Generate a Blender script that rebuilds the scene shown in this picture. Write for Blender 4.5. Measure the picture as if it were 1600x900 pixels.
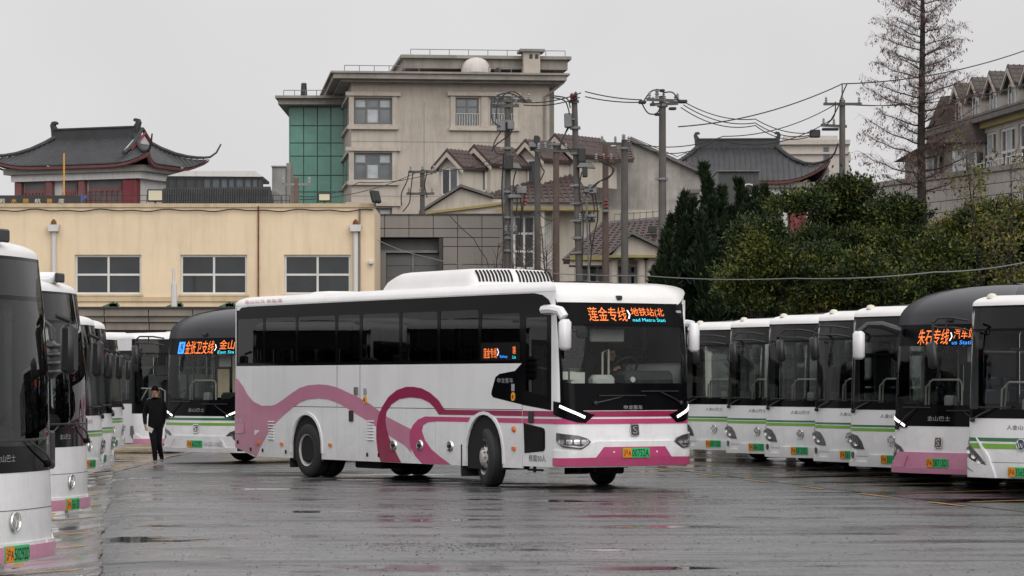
import bpy, bmesh, math, random
import numpy as np
from mathutils import Vector, Matrix, geometry

R = math.radians
random.seed(7)
scene = bpy.context.scene
for o in list(bpy.data.objects):
    bpy.data.objects.remove(o)
COL = scene.collection

# ------------------------------------------------------------------ camera, sky, sun, exposure
FPX, HOR, CAMH = 4700.0, 598.0, 1.75          # focal length and horizon row in 1600x900 pixels, camera height
cam_data = bpy.data.cameras.new("camera")
cam_data.sensor_width = 36.0
cam_data.lens = 36.0 * FPX / 1600.0
cam_data.shift_y = (HOR - 450.0) / 1600.0
cam_data.clip_start = 0.5
cam_data.clip_end = 6000
cam = bpy.data.objects.new("camera", cam_data)
cam.location = (0, 0, CAMH)
cam.rotation_euler = (R(90), 0, 0)
COL.objects.link(cam)
scene.camera = cam

SUN_EL, SUN_AZ = R(34), R(162)
world = bpy.data.worlds.new("World")
scene.world = world
world.use_nodes = True
nt = world.node_tree
nt.nodes.clear()
w_out = nt.nodes.new("ShaderNodeOutputWorld")
w_bg = nt.nodes.new("ShaderNodeBackground")
w_sky = nt.nodes.new("ShaderNodeTexSky")
w_sky.sky_type = 'NISHITA'
w_sky.sun_disc = False
w_sky.sun_elevation = SUN_EL
w_sky.sun_rotation = SUN_AZ
w_sky.dust_density = 6.0
w_hsv = nt.nodes.new("ShaderNodeHueSaturation")
w_hsv.inputs["Saturation"].default_value = 0.12
nt.links.new(w_sky.outputs[0], w_hsv.inputs["Color"])
# even cloud deck: a little brighter towards the zenith, faint large soft cloud structure
w_tc = nt.nodes.new("ShaderNodeTexCoord")
w_sep = nt.nodes.new("ShaderNodeSeparateXYZ")
nt.links.new(w_tc.outputs["Generated"], w_sep.inputs[0])
w_map = nt.nodes.new("ShaderNodeMapRange")
w_map.inputs["From Min"].default_value = 0.0
w_map.inputs["From Max"].default_value = 1.0
w_map.inputs["To Min"].default_value = 7.35
w_map.inputs["To Max"].default_value = 11.6
nt.links.new(w_sep.outputs["Z"], w_map.inputs["Value"])
w_noise = nt.nodes.new("ShaderNodeTexNoise")
w_noise.inputs["Scale"].default_value = 6.0
w_noise.inputs["Detail"].default_value = 3.0
nt.links.new(w_tc.outputs["Generated"], w_noise.inputs["Vector"])
w_nm = nt.nodes.new("ShaderNodeMapRange")
w_nm.inputs["From Min"].default_value = 0.3
w_nm.inputs["From Max"].default_value = 0.7
w_nm.inputs["To Min"].default_value = 0.93
w_nm.inputs["To Max"].default_value = 1.06
nt.links.new(w_noise.outputs["Fac"], w_nm.inputs["Value"])
w_mul = nt.nodes.new("ShaderNodeMath"); w_mul.operation = 'MULTIPLY'
nt.links.new(w_map.outputs[0], w_mul.inputs[0])
nt.links.new(w_nm.outputs[0], w_mul.inputs[1])
w_tint = nt.nodes.new("ShaderNodeVectorMath"); w_tint.operation = 'SCALE'
w_tint.inputs[0].default_value = (1.0, 0.985, 1.0)
nt.links.new(w_mul.outputs[0], w_tint.inputs["Scale"])
w_mix = nt.nodes.new("ShaderNodeMix"); w_mix.data_type = 'RGBA'
w_mix.inputs["Factor"].default_value = 0.93
nt.links.new(w_hsv.outputs[0], w_mix.inputs["A"])
nt.links.new(w_tint.outputs[0], w_mix.inputs["B"])
nt.links.new(w_mix.outputs["Result"], w_bg.inputs["Color"])
w_bg.inputs["Strength"].default_value = 0.098
nt.links.new(w_bg.outputs[0], w_out.inputs[0])

sun_data = bpy.data.lights.new("sun", 'SUN')
sun_data.energy = 1.35
sun_data.angle = R(60)
sun_data.color = (1.0, 0.97, 0.93)
sun = bpy.data.objects.new("sun", sun_data)
sd = Vector((math.sin(SUN_AZ) * math.cos(SUN_EL), math.cos(SUN_AZ) * math.cos(SUN_EL), math.sin(SUN_EL)))
sun.rotation_euler = sd.to_track_quat('Z', 'Y').to_euler()
sun.location = (0, 0, 60)
COL.objects.link(sun)

scene.view_settings.view_transform = 'Standard'
scene.view_settings.look = 'None'
scene.view_settings.exposure = 0.0
scene.view_settings.gamma = 1.0
scene.view_settings.use_curve_mapping = False
scene.render.engine = 'CYCLES'
scene.cycles.use_denoising = True
scene.cycles.max_bounces = 6
scene.cycles.transparent_max_bounces = 12
scene.cycles.sample_clamp_indirect = 4.0
scene.cycles.caustics_reflective = False
scene.cycles.caustics_refractive = False

# ------------------------------------------------------------------ materials
_mats = {}
def mat(name, col=(.5, .5, .5), rough=.5, metal=0., var=0., vscale=2., bump=0., bscale=30., coat=0., spec=.5,
        emit=None, estr=1., streak=0., col2=None, stain=0., splash=0.):
    """Procedural principled material: noise colour variation, vertical run streaks, stain blotches, fine bump."""
    if name in _mats:
        return _mats[name]
    m = bpy.data.materials.new(name)
    m.use_nodes = True
    t = m.node_tree
    b = t.nodes["Principled BSDF"]
    b.inputs["Roughness"].default_value = rough
    b.inputs["Metallic"].default_value = metal
    b.inputs["Specular IOR Level"].default_value = spec
    b.inputs["Coat Weight"].default_value = coat
    b.inputs["Coat Roughness"].default_value = .06
    b.inputs["Base Color"].default_value = (*col, 1)
    if emit:
        b.inputs["Emission Color"].default_value = (*emit, 1)
        b.inputs["Emission Strength"].default_value = estr
    tc = t.nodes.new("ShaderNodeTexCoord")
    def noise(scale, detail=4., vec=None, rgh=.6):
        n = t.nodes.new("ShaderNodeTexNoise")
        n.inputs["Scale"].default_value = scale
        n.inputs["Detail"].default_value = detail
        n.inputs["Roughness"].default_value = rgh
        t.links.new(vec or tc.outputs["Object"], n.inputs["Vector"])
        return n.outputs["Fac"]
    def rng(v, a, b_, c, d):
        n = t.nodes.new("ShaderNodeMapRange")
        for k, x in zip(("From Min", "From Max", "To Min", "To Max"), (a, b_, c, d)):
            n.inputs[k].default_value = x
        t.links.new(v, n.inputs["Value"])
        return n.outputs[0]
    def mixc(fac, a, c, mode='MIX'):
        n = t.nodes.new("ShaderNodeMix"); n.data_type = 'RGBA'; n.blend_type = mode
        t.links.new(fac, n.inputs["Factor"])
        for s, x in (("A", a), ("B", c)):
            if isinstance(x, tuple):
                n.inputs[s].default_value = (*x, 1)
            else:
                t.links.new(x, n.inputs[s])
        return n.outputs["Result"]
    cur = None
    if var:
        c2 = col2 or tuple(x * (1 - var) for x in col)
        cur = mixc(rng(noise(vscale), .3, .7, 0, 1), tuple(min(1, x * (1 + var * .4)) for x in col), c2)
    if streak:
        mp = t.nodes.new("ShaderNodeMapping")
        mp.inputs["Scale"].default_value = (2.2, 2.2, .22)
        t.links.new(tc.outputs["Object"], mp.inputs["Vector"])
        f = rng(noise(1.6, 5., mp.outputs[0], .65), .48, .75, 0, streak)
        cur = mixc(f, cur or col, tuple(x * .42 for x in col))
    if stain:
        f = rng(noise(.55, 6., None, .7), .5, .68, 0, stain)
        cur = mixc(f, cur or col, tuple(x * .5 for x in col))
    if splash:
        # dried road spray: fine splatter that thins out with height above the road
        sp = t.nodes.new("ShaderNodeSeparateXYZ"); t.links.new(tc.outputs["Object"], sp.inputs[0])
        hz = rng(sp.outputs["Z"], .2, 1.5, .26, -.10)
        ad = t.nodes.new("ShaderNodeMath"); ad.operation = 'ADD'
        t.links.new(noise(5., 9., None, .8), ad.inputs[0]); t.links.new(hz, ad.inputs[1])
        cur = mixc(rng(ad.outputs[0], .56, .80, 0, splash), cur or col, (.22, .20, .175))
    if cur:
        t.links.new(cur, b.inputs["Base Color"])
    if bump:
        n = t.nodes.new("ShaderNodeBump")
        n.inputs["Strength"].default_value = bump
        n.inputs["Distance"].default_value = .02
        t.links.new(noise(bscale, 5.), n.inputs["Height"])
        t.links.new(n.outputs[0], b.inputs["Normal"])
    _mats[name] = m
    return m

def glass(name, tint, rough=.01, refl=1.0, ior=1.5):
    """Thin window glass: tinted pass-through plus a sharp Fresnel reflection."""
    if name in _mats:
        return _mats[name]
    m = bpy.data.materials.new(name)
    m.use_nodes = True
    t = m.node_tree
    t.nodes.clear()
    out = t.nodes.new("ShaderNodeOutputMaterial")
    mix = t.nodes.new("ShaderNodeMixShader")
    tr = t.nodes.new("ShaderNodeBsdfTransparent")
    tr.inputs["Color"].default_value = (*tint, 1)
    gl = t.nodes.new("ShaderNodeBsdfGlossy")
    gl.inputs["Roughness"].default_value = rough
    gl.inputs["Color"].default_value = (refl, refl, refl, 1)
    fr = t.nodes.new("ShaderNodeFresnel")
    fr.inputs["IOR"].default_value = ior
    t.links.new(fr.outputs[0], mix.inputs[0])
    t.links.new(tr.outputs[0], mix.inputs[1])
    t.links.new(gl.outputs[0], mix.inputs[2])
    t.links.new(mix.outputs[0], out.inputs[0])
    _mats[name] = m
    return m

# ------------------------------------------------------------------ object helpers
def tag(o, label=None, cat=None, group=None, kind=None):
    if label: o["label"] = label
    if cat: o["category"] = cat
    if group: o["group"] = group
    if kind: o["kind"] = kind
    return o

def empty(name, loc=(0, 0, 0), rz=0., label=None, cat=None, group=None):
    o = bpy.data.objects.new(name, None)
    o.empty_display_size = .2
    o.location = loc
    o.rotation_euler = (0, 0, rz)
    COL.objects.link(o)
    return tag(o, label, cat, group)

def copy_tree(o, parent=None):
    c = o.copy()
    COL.objects.link(c)
    if parent is not None:
        c.parent = parent
    for ch in list(o.children):
        copy_tree(ch, c)
    return c

def link_mesh(name, me, parent=None, loc=None, rot=None):
    o = bpy.data.objects.new(name, me)
    COL.objects.link(o)
    if parent is not None:
        o.parent = parent
    if loc is not None:
        o.location = loc
    if rot is not None:
        o.rotation_euler = rot
    return o

class MB:
    """Collects shapes; build() links them as one mesh object."""
    def __init__(s):
        s.v, s.f = [], []
    def add(s, vs, fs):
        k = len(s.v)
        s.v += [tuple(p) for p in vs]
        s.f += [tuple(i + k for i in f) for f in fs]
        return s
    def box(s, x0, x1, y0, y1, z0, z1, m=None):
        vs = [Vector((x, y, z)) for z in (z0, z1) for y in (y0, y1) for x in (x0, x1)]
        if m is not None:
            vs = [m @ p for p in vs]
        return s.add(vs, [(0, 2, 3, 1), (4, 5, 7, 6), (0, 1, 5, 4), (2, 6, 7, 3), (0, 4, 6, 2), (1, 3, 7, 5)])
    def cbox(s, x0, x1, y0, y1, z0, z1, c=.02, m=None):
        """box with its 12 edges chamfered"""
        def pts():
            out = []
            for sx, x in ((0, x0), (1, x1)):
                for sy, y in ((0, y0), (1, y1)):
                    for sz, z in ((0, z0), (1, z1)):
                        dx, dy, dz = (c if sx == 0 else -c), (c if sy == 0 else -c), (c if sz == 0 else -c)
                        out.append([(x, y + dy, z + dz), (x + dx, y, z + dz), (x + dx, y + dy, z)])
            return out
        P = pts()
        bm = bmesh.new()
        for tri in P:
            for p in tri:
                bm.verts.new(m @ Vector(p) if m is not None else p)
        bmesh.ops.convex_hull(bm, input=bm.verts)
        bm.verts.index_update()
        vs = [v.co.copy() for v in bm.verts]
        fs = [tuple(v.index for v in f.verts) for f in bm.faces]
        bm.free()
        return s.add(vs, fs)
    def tube(s, pts, r, n=6, r1=None, cap=True):
        pts = [Vector(p) for p in pts]
        k = len(pts)
        rs = [r + ((r if r1 is None else r1) - r) * i / max(1, k - 1) for i in range(k)]
        vs, fs = [], []
        up = None
        for i, p in enumerate(pts):
            d = (pts[min(i + 1, k - 1)] - pts[max(i - 1, 0)])
            if d.length < 1e-9: d = Vector((0, 0, 1))
            d.normalize()
            if up is None:
                up = Vector((0, 0, 1)) if abs(d.z) < .9 else Vector((1, 0, 0))
            a = d.cross(up)
            if a.length < 1e-6:
                a = d.orthogonal()
            a.normalize()
            b = a.cross(d).normalized()
            up = b
            for j in range(n):
                t = 2 * math.pi * j / n
                vs.append(p + (a * math.cos(t) + b * math.sin(t)) * rs[i])
        for i in range(k - 1):
            for j in range(n):
                fs.append((i * n + j, i * n + (j + 1) % n, (i + 1) * n + (j + 1) % n, (i + 1) * n + j))
        if cap:
            fs.append(tuple(range(n - 1, -1, -1)))
            fs.append(tuple(range((k - 1) * n, k * n)))
        return s.add(vs, fs)
    def lathe(s, prof, n=20, axis='Z', c=(0, 0, 0), a0=0., a1=2 * math.pi):
        """prof: (radius, height along axis)"""
        full = abs(a1 - a0 - 2 * math.pi) < 1e-6
        m = n if full else n + 1
        vs, fs = [], []
        for r, h in prof:
            for j in range(m):
                t = a0 + (a1 - a0) * j / n
                x, y = r * math.cos(t), r * math.sin(t)
                p = (x, y, h) if axis == 'Z' else ((x, h, y) if axis == 'Y' else (h, x, y))
                vs.append((p[0] + c[0], p[1] + c[1], p[2] + c[2]))
        for i in range(len(prof) - 1):
            for j in range(n):
                a, b = i * m + j, i * m + (j + 1) % m
                fs.append((a, b, b + m, a + m))
        return s.add(vs, fs)
    def prism(s, poly, h0, h1, plane='XZ', m=None):
        """extrude a 2-D polygon; plane XZ runs along Y, YZ along X, XY along Z"""
        def P(p, h):
            q = Vector((p[0], h, p[1])) if plane == 'XZ' else (Vector((h, p[0], p[1])) if plane == 'YZ' else Vector((p[0], p[1], h)))
            return m @ q if m is not None else q
        n = len(poly)
        vs = [P(p, h0) for p in poly] + [P(p, h1) for p in poly]
        fs = [(i, (i + 1) % n, (i + 1) % n + n, i + n) for i in range(n)]
        tr = geometry.tessellate_polygon([[Vector((p[0], p[1], 0)) for p in poly]])
        fs += [tuple(t) for t in tr] + [tuple(i + n for i in t) for t in tr]
        return s.add(vs, fs)
    def build(s, name, material, parent=None, smooth=False, loc=None, rot=None, ang=40, fixn=True):
        me = bpy.data.meshes.new(name)
        me.from_pydata(s.v, [], s.f)
        if fixn:
            bm = bmesh.new(); bm.from_mesh(me)
            bmesh.ops.recalc_face_normals(bm, faces=bm.faces)
            bm.to_mesh(me); bm.free()
        me.materials.append(material)
        if smooth:
            me.polygons.foreach_set("use_smooth", [True] * len(me.polygons))
            me.set_sharp_from_angle(angle=R(ang))
        return link_mesh(name, me, parent, loc, rot)

def at(u, v, Y):
    """world point at depth Y seen at pixel (u, v) of the photograph: used to measure real positions"""
    return Vector(((u - 800.0) * Y / FPX, Y, CAMH + (HOR - v) * Y / FPX))

_texts = {}
def text2d(s, bold=.0):
    """filled outline of a line of text: points normalised to 0..1 in both directions, triangles, aspect"""
    key = (s, bold)
    if key not in _texts:
        cu = bpy.data.curves.new("t", 'FONT')
        cu.body = s
        cu.size = 1
        cu.resolution_u = 2
        cu.offset = bold
        ob = bpy.data.objects.new("t", cu)
        COL.objects.link(ob)
        dg = bpy.context.evaluated_depsgraph_get()
        me = ob.evaluated_get(dg).to_mesh()
        P = np.array([v.co[:2] for v in me.vertices]) if len(me.vertices) else np.zeros((1, 2))
        F = [tuple(p.vertices) for p in me.polygons]
        ob.evaluated_get(dg).to_mesh_clear()
        bpy.data.objects.remove(ob)
        lo, hi = P.min(0), P.max(0)
        asp = (hi[0] - lo[0]) / max(1e-6, hi[1] - lo[1])
        _texts[key] = ((P - lo) / np.maximum(hi - lo, 1e-6), F, asp)
    return _texts[key]
# ------------------------------------------------------------------ ground
def edge_x(Y):
    """X of the torn edge between the asphalt lane (right) and the concrete bays (left)"""
    return -3.93 - (Y - 28) * .1244 if Y < 60 else -7.91 - (Y - 60) * .02
def gz(x, Y):
    d = edge_x(Y) - x
    t = min(1, max(0, (d + .5) / 1.3))
    return -.12 * t * t * (3 - 2 * t)

def wet_material(name, c1, c2, r_lo, r_hi, pscale, pthr, psoft, bump, fine, streaks=None, prough=.05):
    """wet paving: aggregate grain, patchy damp film (roughness), standing puddles where a slow noise is high"""
    m = bpy.data.materials.new(name); m.use_nodes = True
    t = m.node_tree; b = t.nodes["Principled BSDF"]
    tc = t.nodes.new("ShaderNodeTexCoord")
    def noise(scale, det=4., rg=.6, vec=None):
        n = t.nodes.new("ShaderNodeTexNoise"); n.inputs["Scale"].default_value = scale; n.inputs["Detail"].default_value = det; n.inputs["Roughness"].default_value = rg
        t.links.new(vec or tc.outputs["Object"], n.inputs["Vector"]); return n.outputs["Fac"]
    def rng(v, a, b_, c, d):
        n = t.nodes.new("ShaderNodeMapRange")
        for k, x in zip(("From Min", "From Max", "To Min", "To Max"), (a, b_, c, d)): n.inputs[k].default_value = x
        t.links.new(v, n.inputs["Value"]); return n.outputs[0]
    def math_(op, a, c):
        n = t.nodes.new("ShaderNodeMath"); n.operation = op
        for i, x in enumerate((a, c)):
            if isinstance(x, (int, float)): n.inputs[i].default_value = x
            else: t.links.new(x, n.inputs[i])
        return n.outputs[0]
    def mixc(f, a, c):
        n = t.nodes.new("ShaderNodeMix"); n.data_type = 'RGBA'; t.links.new(f, n.inputs["Factor"])
        for s_, x in (("A", a), ("B", c)):
            if isinstance(x, tuple): n.inputs[s_].default_value = (*x, 1)
            else: t.links.new(x, n.inputs[s_])
        return n.outputs["Result"]
    def mixf(f, a, c):
        n = t.nodes.new("ShaderNodeMix"); n.data_type = 'FLOAT'; t.links.new(f, n.inputs["Factor"])
        for s_, x in (("A", a), ("B", c)):
            if isinstance(x, (int, float)): n.inputs[s_].default_value = x
            else: t.links.new(x, n.inputs[s_])
        return n.outputs["Result"]
    warp = t.nodes.new("ShaderNodeMapping"); warp.inputs["Scale"].default_value = (.55, 1., 1.)
    t.links.new(tc.outputs["Object"], warp.inputs["Vector"])
    pud = rng(noise(pscale, 5., .55, warp.outputs[0]), pthr, pthr + psoft, 0, 1)
    gm = t.nodes.new("ShaderNodeMapping"); gm.inputs["Scale"].default_value = (26., 1.7, 1.)
    t.links.new(tc.outputs["Object"], gm.inputs["Vector"])
    grain = noise(1.0, 4., .75, gm.outputs[0])
    patch = noise(.45, 5., .65)
    bm_ = t.nodes.new("ShaderNodeMapping"); bm_.inputs["Scale"].default_value = (.16, .95, 1.); bm_.inputs["Rotation"].default_value = (0, 0, .12)
    t.links.new(tc.outputs["Object"], bm_.inputs["Vector"])
    band = noise(1., 4., .6, bm_.outputs[0])
    col = mixc(rng(patch, .35, .65, 0, 1), c1, c2)
    col = mixc(rng(band, .48, .62, 0, .9), col, tuple(x * .55 for x in c1))
    col = mixc(rng(grain, .40, .72, 0, .5), col, tuple(x * 1.9 for x in c2))
    # dark specks of loose grit and old oil spots
    spots = rng(noise(2.6, 6., .75), .62, .70, 0, .8)
    col = mixc(spots, col, tuple(x * .35 for x in c1))
    col = mixc(pud, col, tuple(x * .55 for x in c1))
    t.links.new(col, b.inputs["Base Color"])
    damp = rng(noise(.8, 6., .7, warp.outputs[0]), .35, .68, r_hi, r_lo)
    damp = math_('ADD', damp, math_('ADD', rng(grain, .3, .7, -.05, .05), rng(band, .40, .62, .10, -.20)))
    t.links.new(mixf(pud, damp, prough), b.inputs["Roughness"])
    b.inputs["Specular IOR Level"].default_value = .5
    bp = t.nodes.new("ShaderNodeBump"); bp.inputs["Distance"].default_value = .012
    t.links.new(mixf(pud, bump, .015), bp.inputs["Strength"])
    h = math_('ADD', math_('MULTIPLY', noise(fine, 3., .7), .6), math_('MULTIPLY', noise(6., 3., .5), .5))
    t.links.new(h, bp.inputs["Height"])
    t.links.new(bp.outputs[0], b.inputs["Normal"])
    return m

MAT_ASPH = wet_material("wet_asphalt", (.042, .042, .044), (.105, .105, .107), .10, .50, .55, .575, .07, .6, 38.)
MAT_CONC = wet_material("wet_concrete", (.09, .085, .08), (.22, .205, .19), .07, .34, .7, .52, .06, .22, 30., prough=.04)
MAT_OLD = wet_material("old_wet_asphalt", (.022, .022, .023), (.045, .044, .043), .08, .34, .6, .52, .08, .30, 30., prough=.04)

def sheet(name, xs, ys, zf, m, kind="structure", parent=None):
    mb = MB(); n = len(xs)
    mb.v = [(x, y, zf(x, y)) for y in ys for x in xs]
    mb.f = [(j * n + i, j * n + i + 1, (j + 1) * n + i + 1, (j + 1) * n + i) for j in range(len(ys) - 1) for i in range(n - 1)]
    o = mb.build(name, m, parent, smooth=True, fixn=False)
    if kind: o["kind"] = kind
    return o

xs = [-420, -200, -120, -60, -40, -30, -24] + [-20 + .5 * i for i in range(40)] + [0, 2, 5, 10, 20, 40, 80, 200, 420]
ys = [-100, -60, -20, 0, 10, 16, 20] + [22 + i * 1.5 for i in range(46)] + [94, 110, 140, 200, 300, 420]
sheet("ground", xs, ys, gz, MAT_ASPH)
# concrete parking bays on the left: sheet with a ragged right edge lying just above the asphalt
rnd = random.Random(3)
yy = [8 + .35 * i for i in range(232)]
mb = MB()
jag = 0
cols = [30, 12, 6, 3, 1.6, .8, .35, 0]
for Y in yy:
    jag = jag * .93 + rnd.uniform(-.025, .025)
    for c in cols:
        x = edge_x(Y) + jag * (1 if c < .5 else 0) - c
        mb.v.append((x, Y, gz(x, Y) + .006))
n = len(cols)
mb.f = [(j * n + i, j * n + i + 1, (j + 1) * n + i + 1, (j + 1) * n + i) for j in range(len(yy) - 1) for i in range(n - 1)]
o = mb.build("parking_bay_pavement", MAT_CONC, None, smooth=True, fixn=False); o["kind"] = "structure"
# old dark pavement under the right row
mb = MB(); cols = [0, .3, .8, 2, 5, 10, 20, 40]; yy = [30 + .6 * i for i in range(84)]; jag = 0
for Y in yy:
    jag = jag * .9 + rnd.uniform(-.03, .03)
    for c in cols:
        x = 6.95 - (Y - 40.7) * .188 + (jag if c == 0 else 0) + c
        mb.v.append((x, Y, gz(x, Y) + .006))
n = len(cols)
mb.f = [(j * n + i, j * n + i + 1, (j + 1) * n + i + 1, (j + 1) * n + i) for j in range(len(yy) - 1) for i in range(n - 1)]
o = mb.build("right_bay_pavement", MAT_OLD, None, smooth=True, fixn=False); o["kind"] = "structure"
# painted bay lines
MAT_YEL = mat("road_paint_yellow", (.50, .25, .05), .35, var=.5, vscale=3, stain=.6)
MAT_WHT = mat("road_paint_white", (.55, .54, .52), .35, var=.4, vscale=3, stain=.5)
def painted(name, a, b, w, m, z=.010):
    a, b = Vector(a), Vector(b); d = (b - a).normalized(); nn = Vector((-d.y, d.x)) * w / 2
    mb = MB(); k = max(1, int((b - a).length / .8)); vs = []
    for i in range(k + 1):
        p = a.lerp(b, i / k)
        for q in (p + nn, p - nn):
            vs.append((q.x, q.y, gz(q.x, q.y) + z))
    mb.add(vs, [(2 * i, 2 * i + 1, 2 * i + 3, 2 * i + 2) for i in range(k)])
    o = mb.build(name, m, None, fixn=False); o["kind"] = "structure"; return o
for Y in (24.6, 29.0, 33.2, 36.2, 40.4, 44.5, 48.6, 52.4, 56.5, 60.4, 64.5, 69.0, 73.0):
    x = edge_x(Y) - .12
    painted("bay_line", (x, Y), (x - 9, Y + 2.1), .14, MAT_YEL)
for i in range(9):
    Y = 25 + i * 5.2
    painted("bay_line", (edge_x(Y) - .75, Y), (edge_x(Y + 2.4) - .75, Y + 2.4), .14, MAT_YEL)
rx = lambda Y: 6.3 - (Y - 44) * .186
for i in range(9):
    Y = 42.4 + i * 3.45
    painted("bay_line", (rx(Y) - .2, Y), (rx(Y + 1.5) - .2, Y + 1.5), .12, MAT_YEL)
    painted("bay_line", (rx(Y) + .1, Y + 1.6), (rx(Y) + 7.0, Y + 6.0), .12, MAT_YEL)

# thin tar-filled joints across the lane, loose grit
MAT_TAR = mat("tar_joint", (.018, .018, .019), .5)
rj = random.Random(8)
for (xa, ya, xb, yb, w) in ((-9, 29.4, 12, 29.7, .05), (-8, 47.2, 1.2, 46.3, .05), (-8, 43.6, -.5, 44.4, .04), (-6, 38.4, 6, 37.7, .035), (1, 35.2, 9, 35.6, .035), (-7, 53.5, -3, 53.8, .04), (3, 52.5, 6, 52.2, .04)):
    mb = MB(); vs = []; n = 34; off = 0
    for i in range(n + 1):
        t = i / n; off = off * .8 + rj.uniform(-.05, .05)
        x, y = xa + (xb - xa) * t, ya + (yb - ya) * t + off
        k = w * rj.uniform(.5, 1.2) / 2
        vs += [(x, y + k, gz(x, y) + .011), (x, y - k, gz(x, y) + .011)]
    mb.add(vs, [(2 * i, 2 * i + 1, 2 * i + 3, 2 * i + 2) for i in range(n)])
    o = mb.build("pavement_joint", MAT_TAR, None, fixn=False); o["kind"] = "structure"
mb = MB()
for i in range(2600):
    if i < 420:
        x, y = rj.gauss(-.55, .75), rj.gauss(31.9, .8)
    else:
        y = rj.uniform(24, 58); x = rj.uniform(edge_x(y) + .1, y * .17)
    s_ = rj.uniform(.004, .013)
    z0 = gz(x, y)
    a = rj.uniform(0, 6.28)
    p = [(x + s_ * math.cos(a + q * 2.09) * 1.2, y + s_ * math.sin(a + q * 2.09), z0 + .001) for q in range(3)] + [(x + rj.uniform(-.3, .3) * s_, y, z0 + s_ * rj.uniform(.5, .9))]
    mb.add(p, [(0, 1, 3), (1, 2, 3), (2, 0, 3)])
o = mb.build("loose_grit", mat("grit", (.03, .03, .031), .8, var=.4), None, fixn=False); tag(o, "loose dark grit scattered over the wet asphalt", "grit", kind="stuff")
# ------------------------------------------------------------------ bus construction kit
def pal():
    return dict(
        white=mat("bus_white", (.84, .84, .85), .30, var=.06, vscale=.9, coat=.4, streak=.18, stain=.05, splash=.18),
        white2=mat("roof_white", (.82, .81, .80), .42, var=.08, vscale=1.5),
        silver=mat("panel_line", (.55, .55, .56), .4),
        black=mat("bus_black_gloss", (.004, .004, .005), .10, spec=.08),
        dblack=mat("dome_black", (.020, .020, .024), .34, var=.2, spec=.4),
        rubber=mat("rubber", (.018, .018, .018), .75, bump=.3, bscale=60),
        tyre=mat("tyre", (.022, .022, .023), .7, bump=.35, bscale=30, var=.3),
        dark=mat("underbody_dark", (.012, .012, .012), .9),
        liner=mat("arch_liner", (.01, .01, .01), .95),
        gap=mat("panel_gap", (.015, .015, .016), .8),
        trim=mat("black_trim", (.02, .02, .022), .45),
        chrome=mat("chrome", (.75, .74, .72), .18, 1.),
        alloy=mat("polished_rim", (.60, .57, .54), .32, .35, var=.3, vscale=9),
        steel=mat("steel_rim", (.30, .29, .28), .45, .7, var=.4, vscale=7),
        pinkl=mat("livery_light_pink", (.56, .22, .33), .32, coat=.3, var=.08, streak=.12, splash=.28),
        pinkm=mat("livery_pink", (.52, .050, .18), .34, coat=.3, var=.08, splash=.25),
        pinkd=mat("livery_magenta", (.30, .010, .070), .34, coat=.3, var=.08, splash=.2),
        pinkb=mat("bumper_pink", (.68, .27, .42), .34, coat=.3, var=.08, splash=.25),
        greend=mat("stripe_dark_green", (.02, .17, .065), .35, coat=.3),
        greenl=mat("stripe_light_green", (.17, .40, .03), .35, coat=.3),
        lamp=mat("lamp_housing", (.05, .05, .055), .2, coat=.6),
        lens=mat("lamp_reflector", (.62, .62, .62), .12, .9),
        drl=mat("daytime_light", (.9, .9, .85), .3, emit=(1., .95, .82), estr=1.9),
        drloff=mat("daytime_light_off", (.75, .75, .75), .2),
        amber=mat("amber_marker", (.75, .16, .01), .3, coat=.5),
        red=mat("red_sticker", (.45, .02, .02), .4),
        yellow=mat("yellow_sticker", (.75, .38, .02), .4),
        plateo=mat("plate_orange", (.80, .27, .01), .4),
        plateg=mat("plate_green", (.05, .48, .17), .4),
        platet=mat("plate_ink", (.005, .005, .005), .5),
        led=mat("led_orange", (.3, .05, .01), .5, emit=(1., .22, .04), estr=1.35),
        ledw=mat("led_white", (.5, .5, .5), .5, emit=(.9, .9, 1.), estr=1.4),
        ledc=mat("led_cyan", (.02, .3, .4), .5, emit=(.05, .75, .95), estr=1.3),
        ledb=mat("led_blue", (.02, .1, .4), .5, emit=(.03, .30, 1.), estr=1.5),
        panel=mat("led_panel", (.003, .003, .004), .35, spec=.08),
        ink=mat("body_lettering", (.07, .07, .08), .5),
        inkw=mat("grey_lettering", (.32, .32, .34), .5),
        win=glass("windscreen_glass", (.84, .88, .86), refl=.9, ior=1.33),
        sglass=glass("tinted_side_glass", (.14, .143, .147), refl=.9, ior=1.4),
        cglass=glass("city_side_glass", (.66, .70, .68), ior=1.35),
        inter=mat("interior_grey", (.34, .34, .335), .7, var=.2),
        interd=mat("interior_dark", (.035, .035, .038), .7, var=.2),
        interl=mat("interior_light", (.50, .50, .48), .6),
        seat=mat("seat_blue", (.035, .06, .10), .8, var=.3),
        seatd=mat("driver_seat_dark", (.02, .02, .024), .8),
        rail=mat("grab_rail", (.55, .53, .47), .4, .2),
        mirror=mat("mirror_black", (.018, .018, .02), .4, bump=.1),
        lightw=mat("roof_lamp", (.7, .66, .55), .4),
        headw=mat("white_cloth", (.62, .61, .58), .8),
        cover=mat("grey_headrest", (.16, .16, .165), .8),
        sky_glass=glass("roof_glass", (.5, .5, .5)),
    )
PAL = pal()

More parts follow.
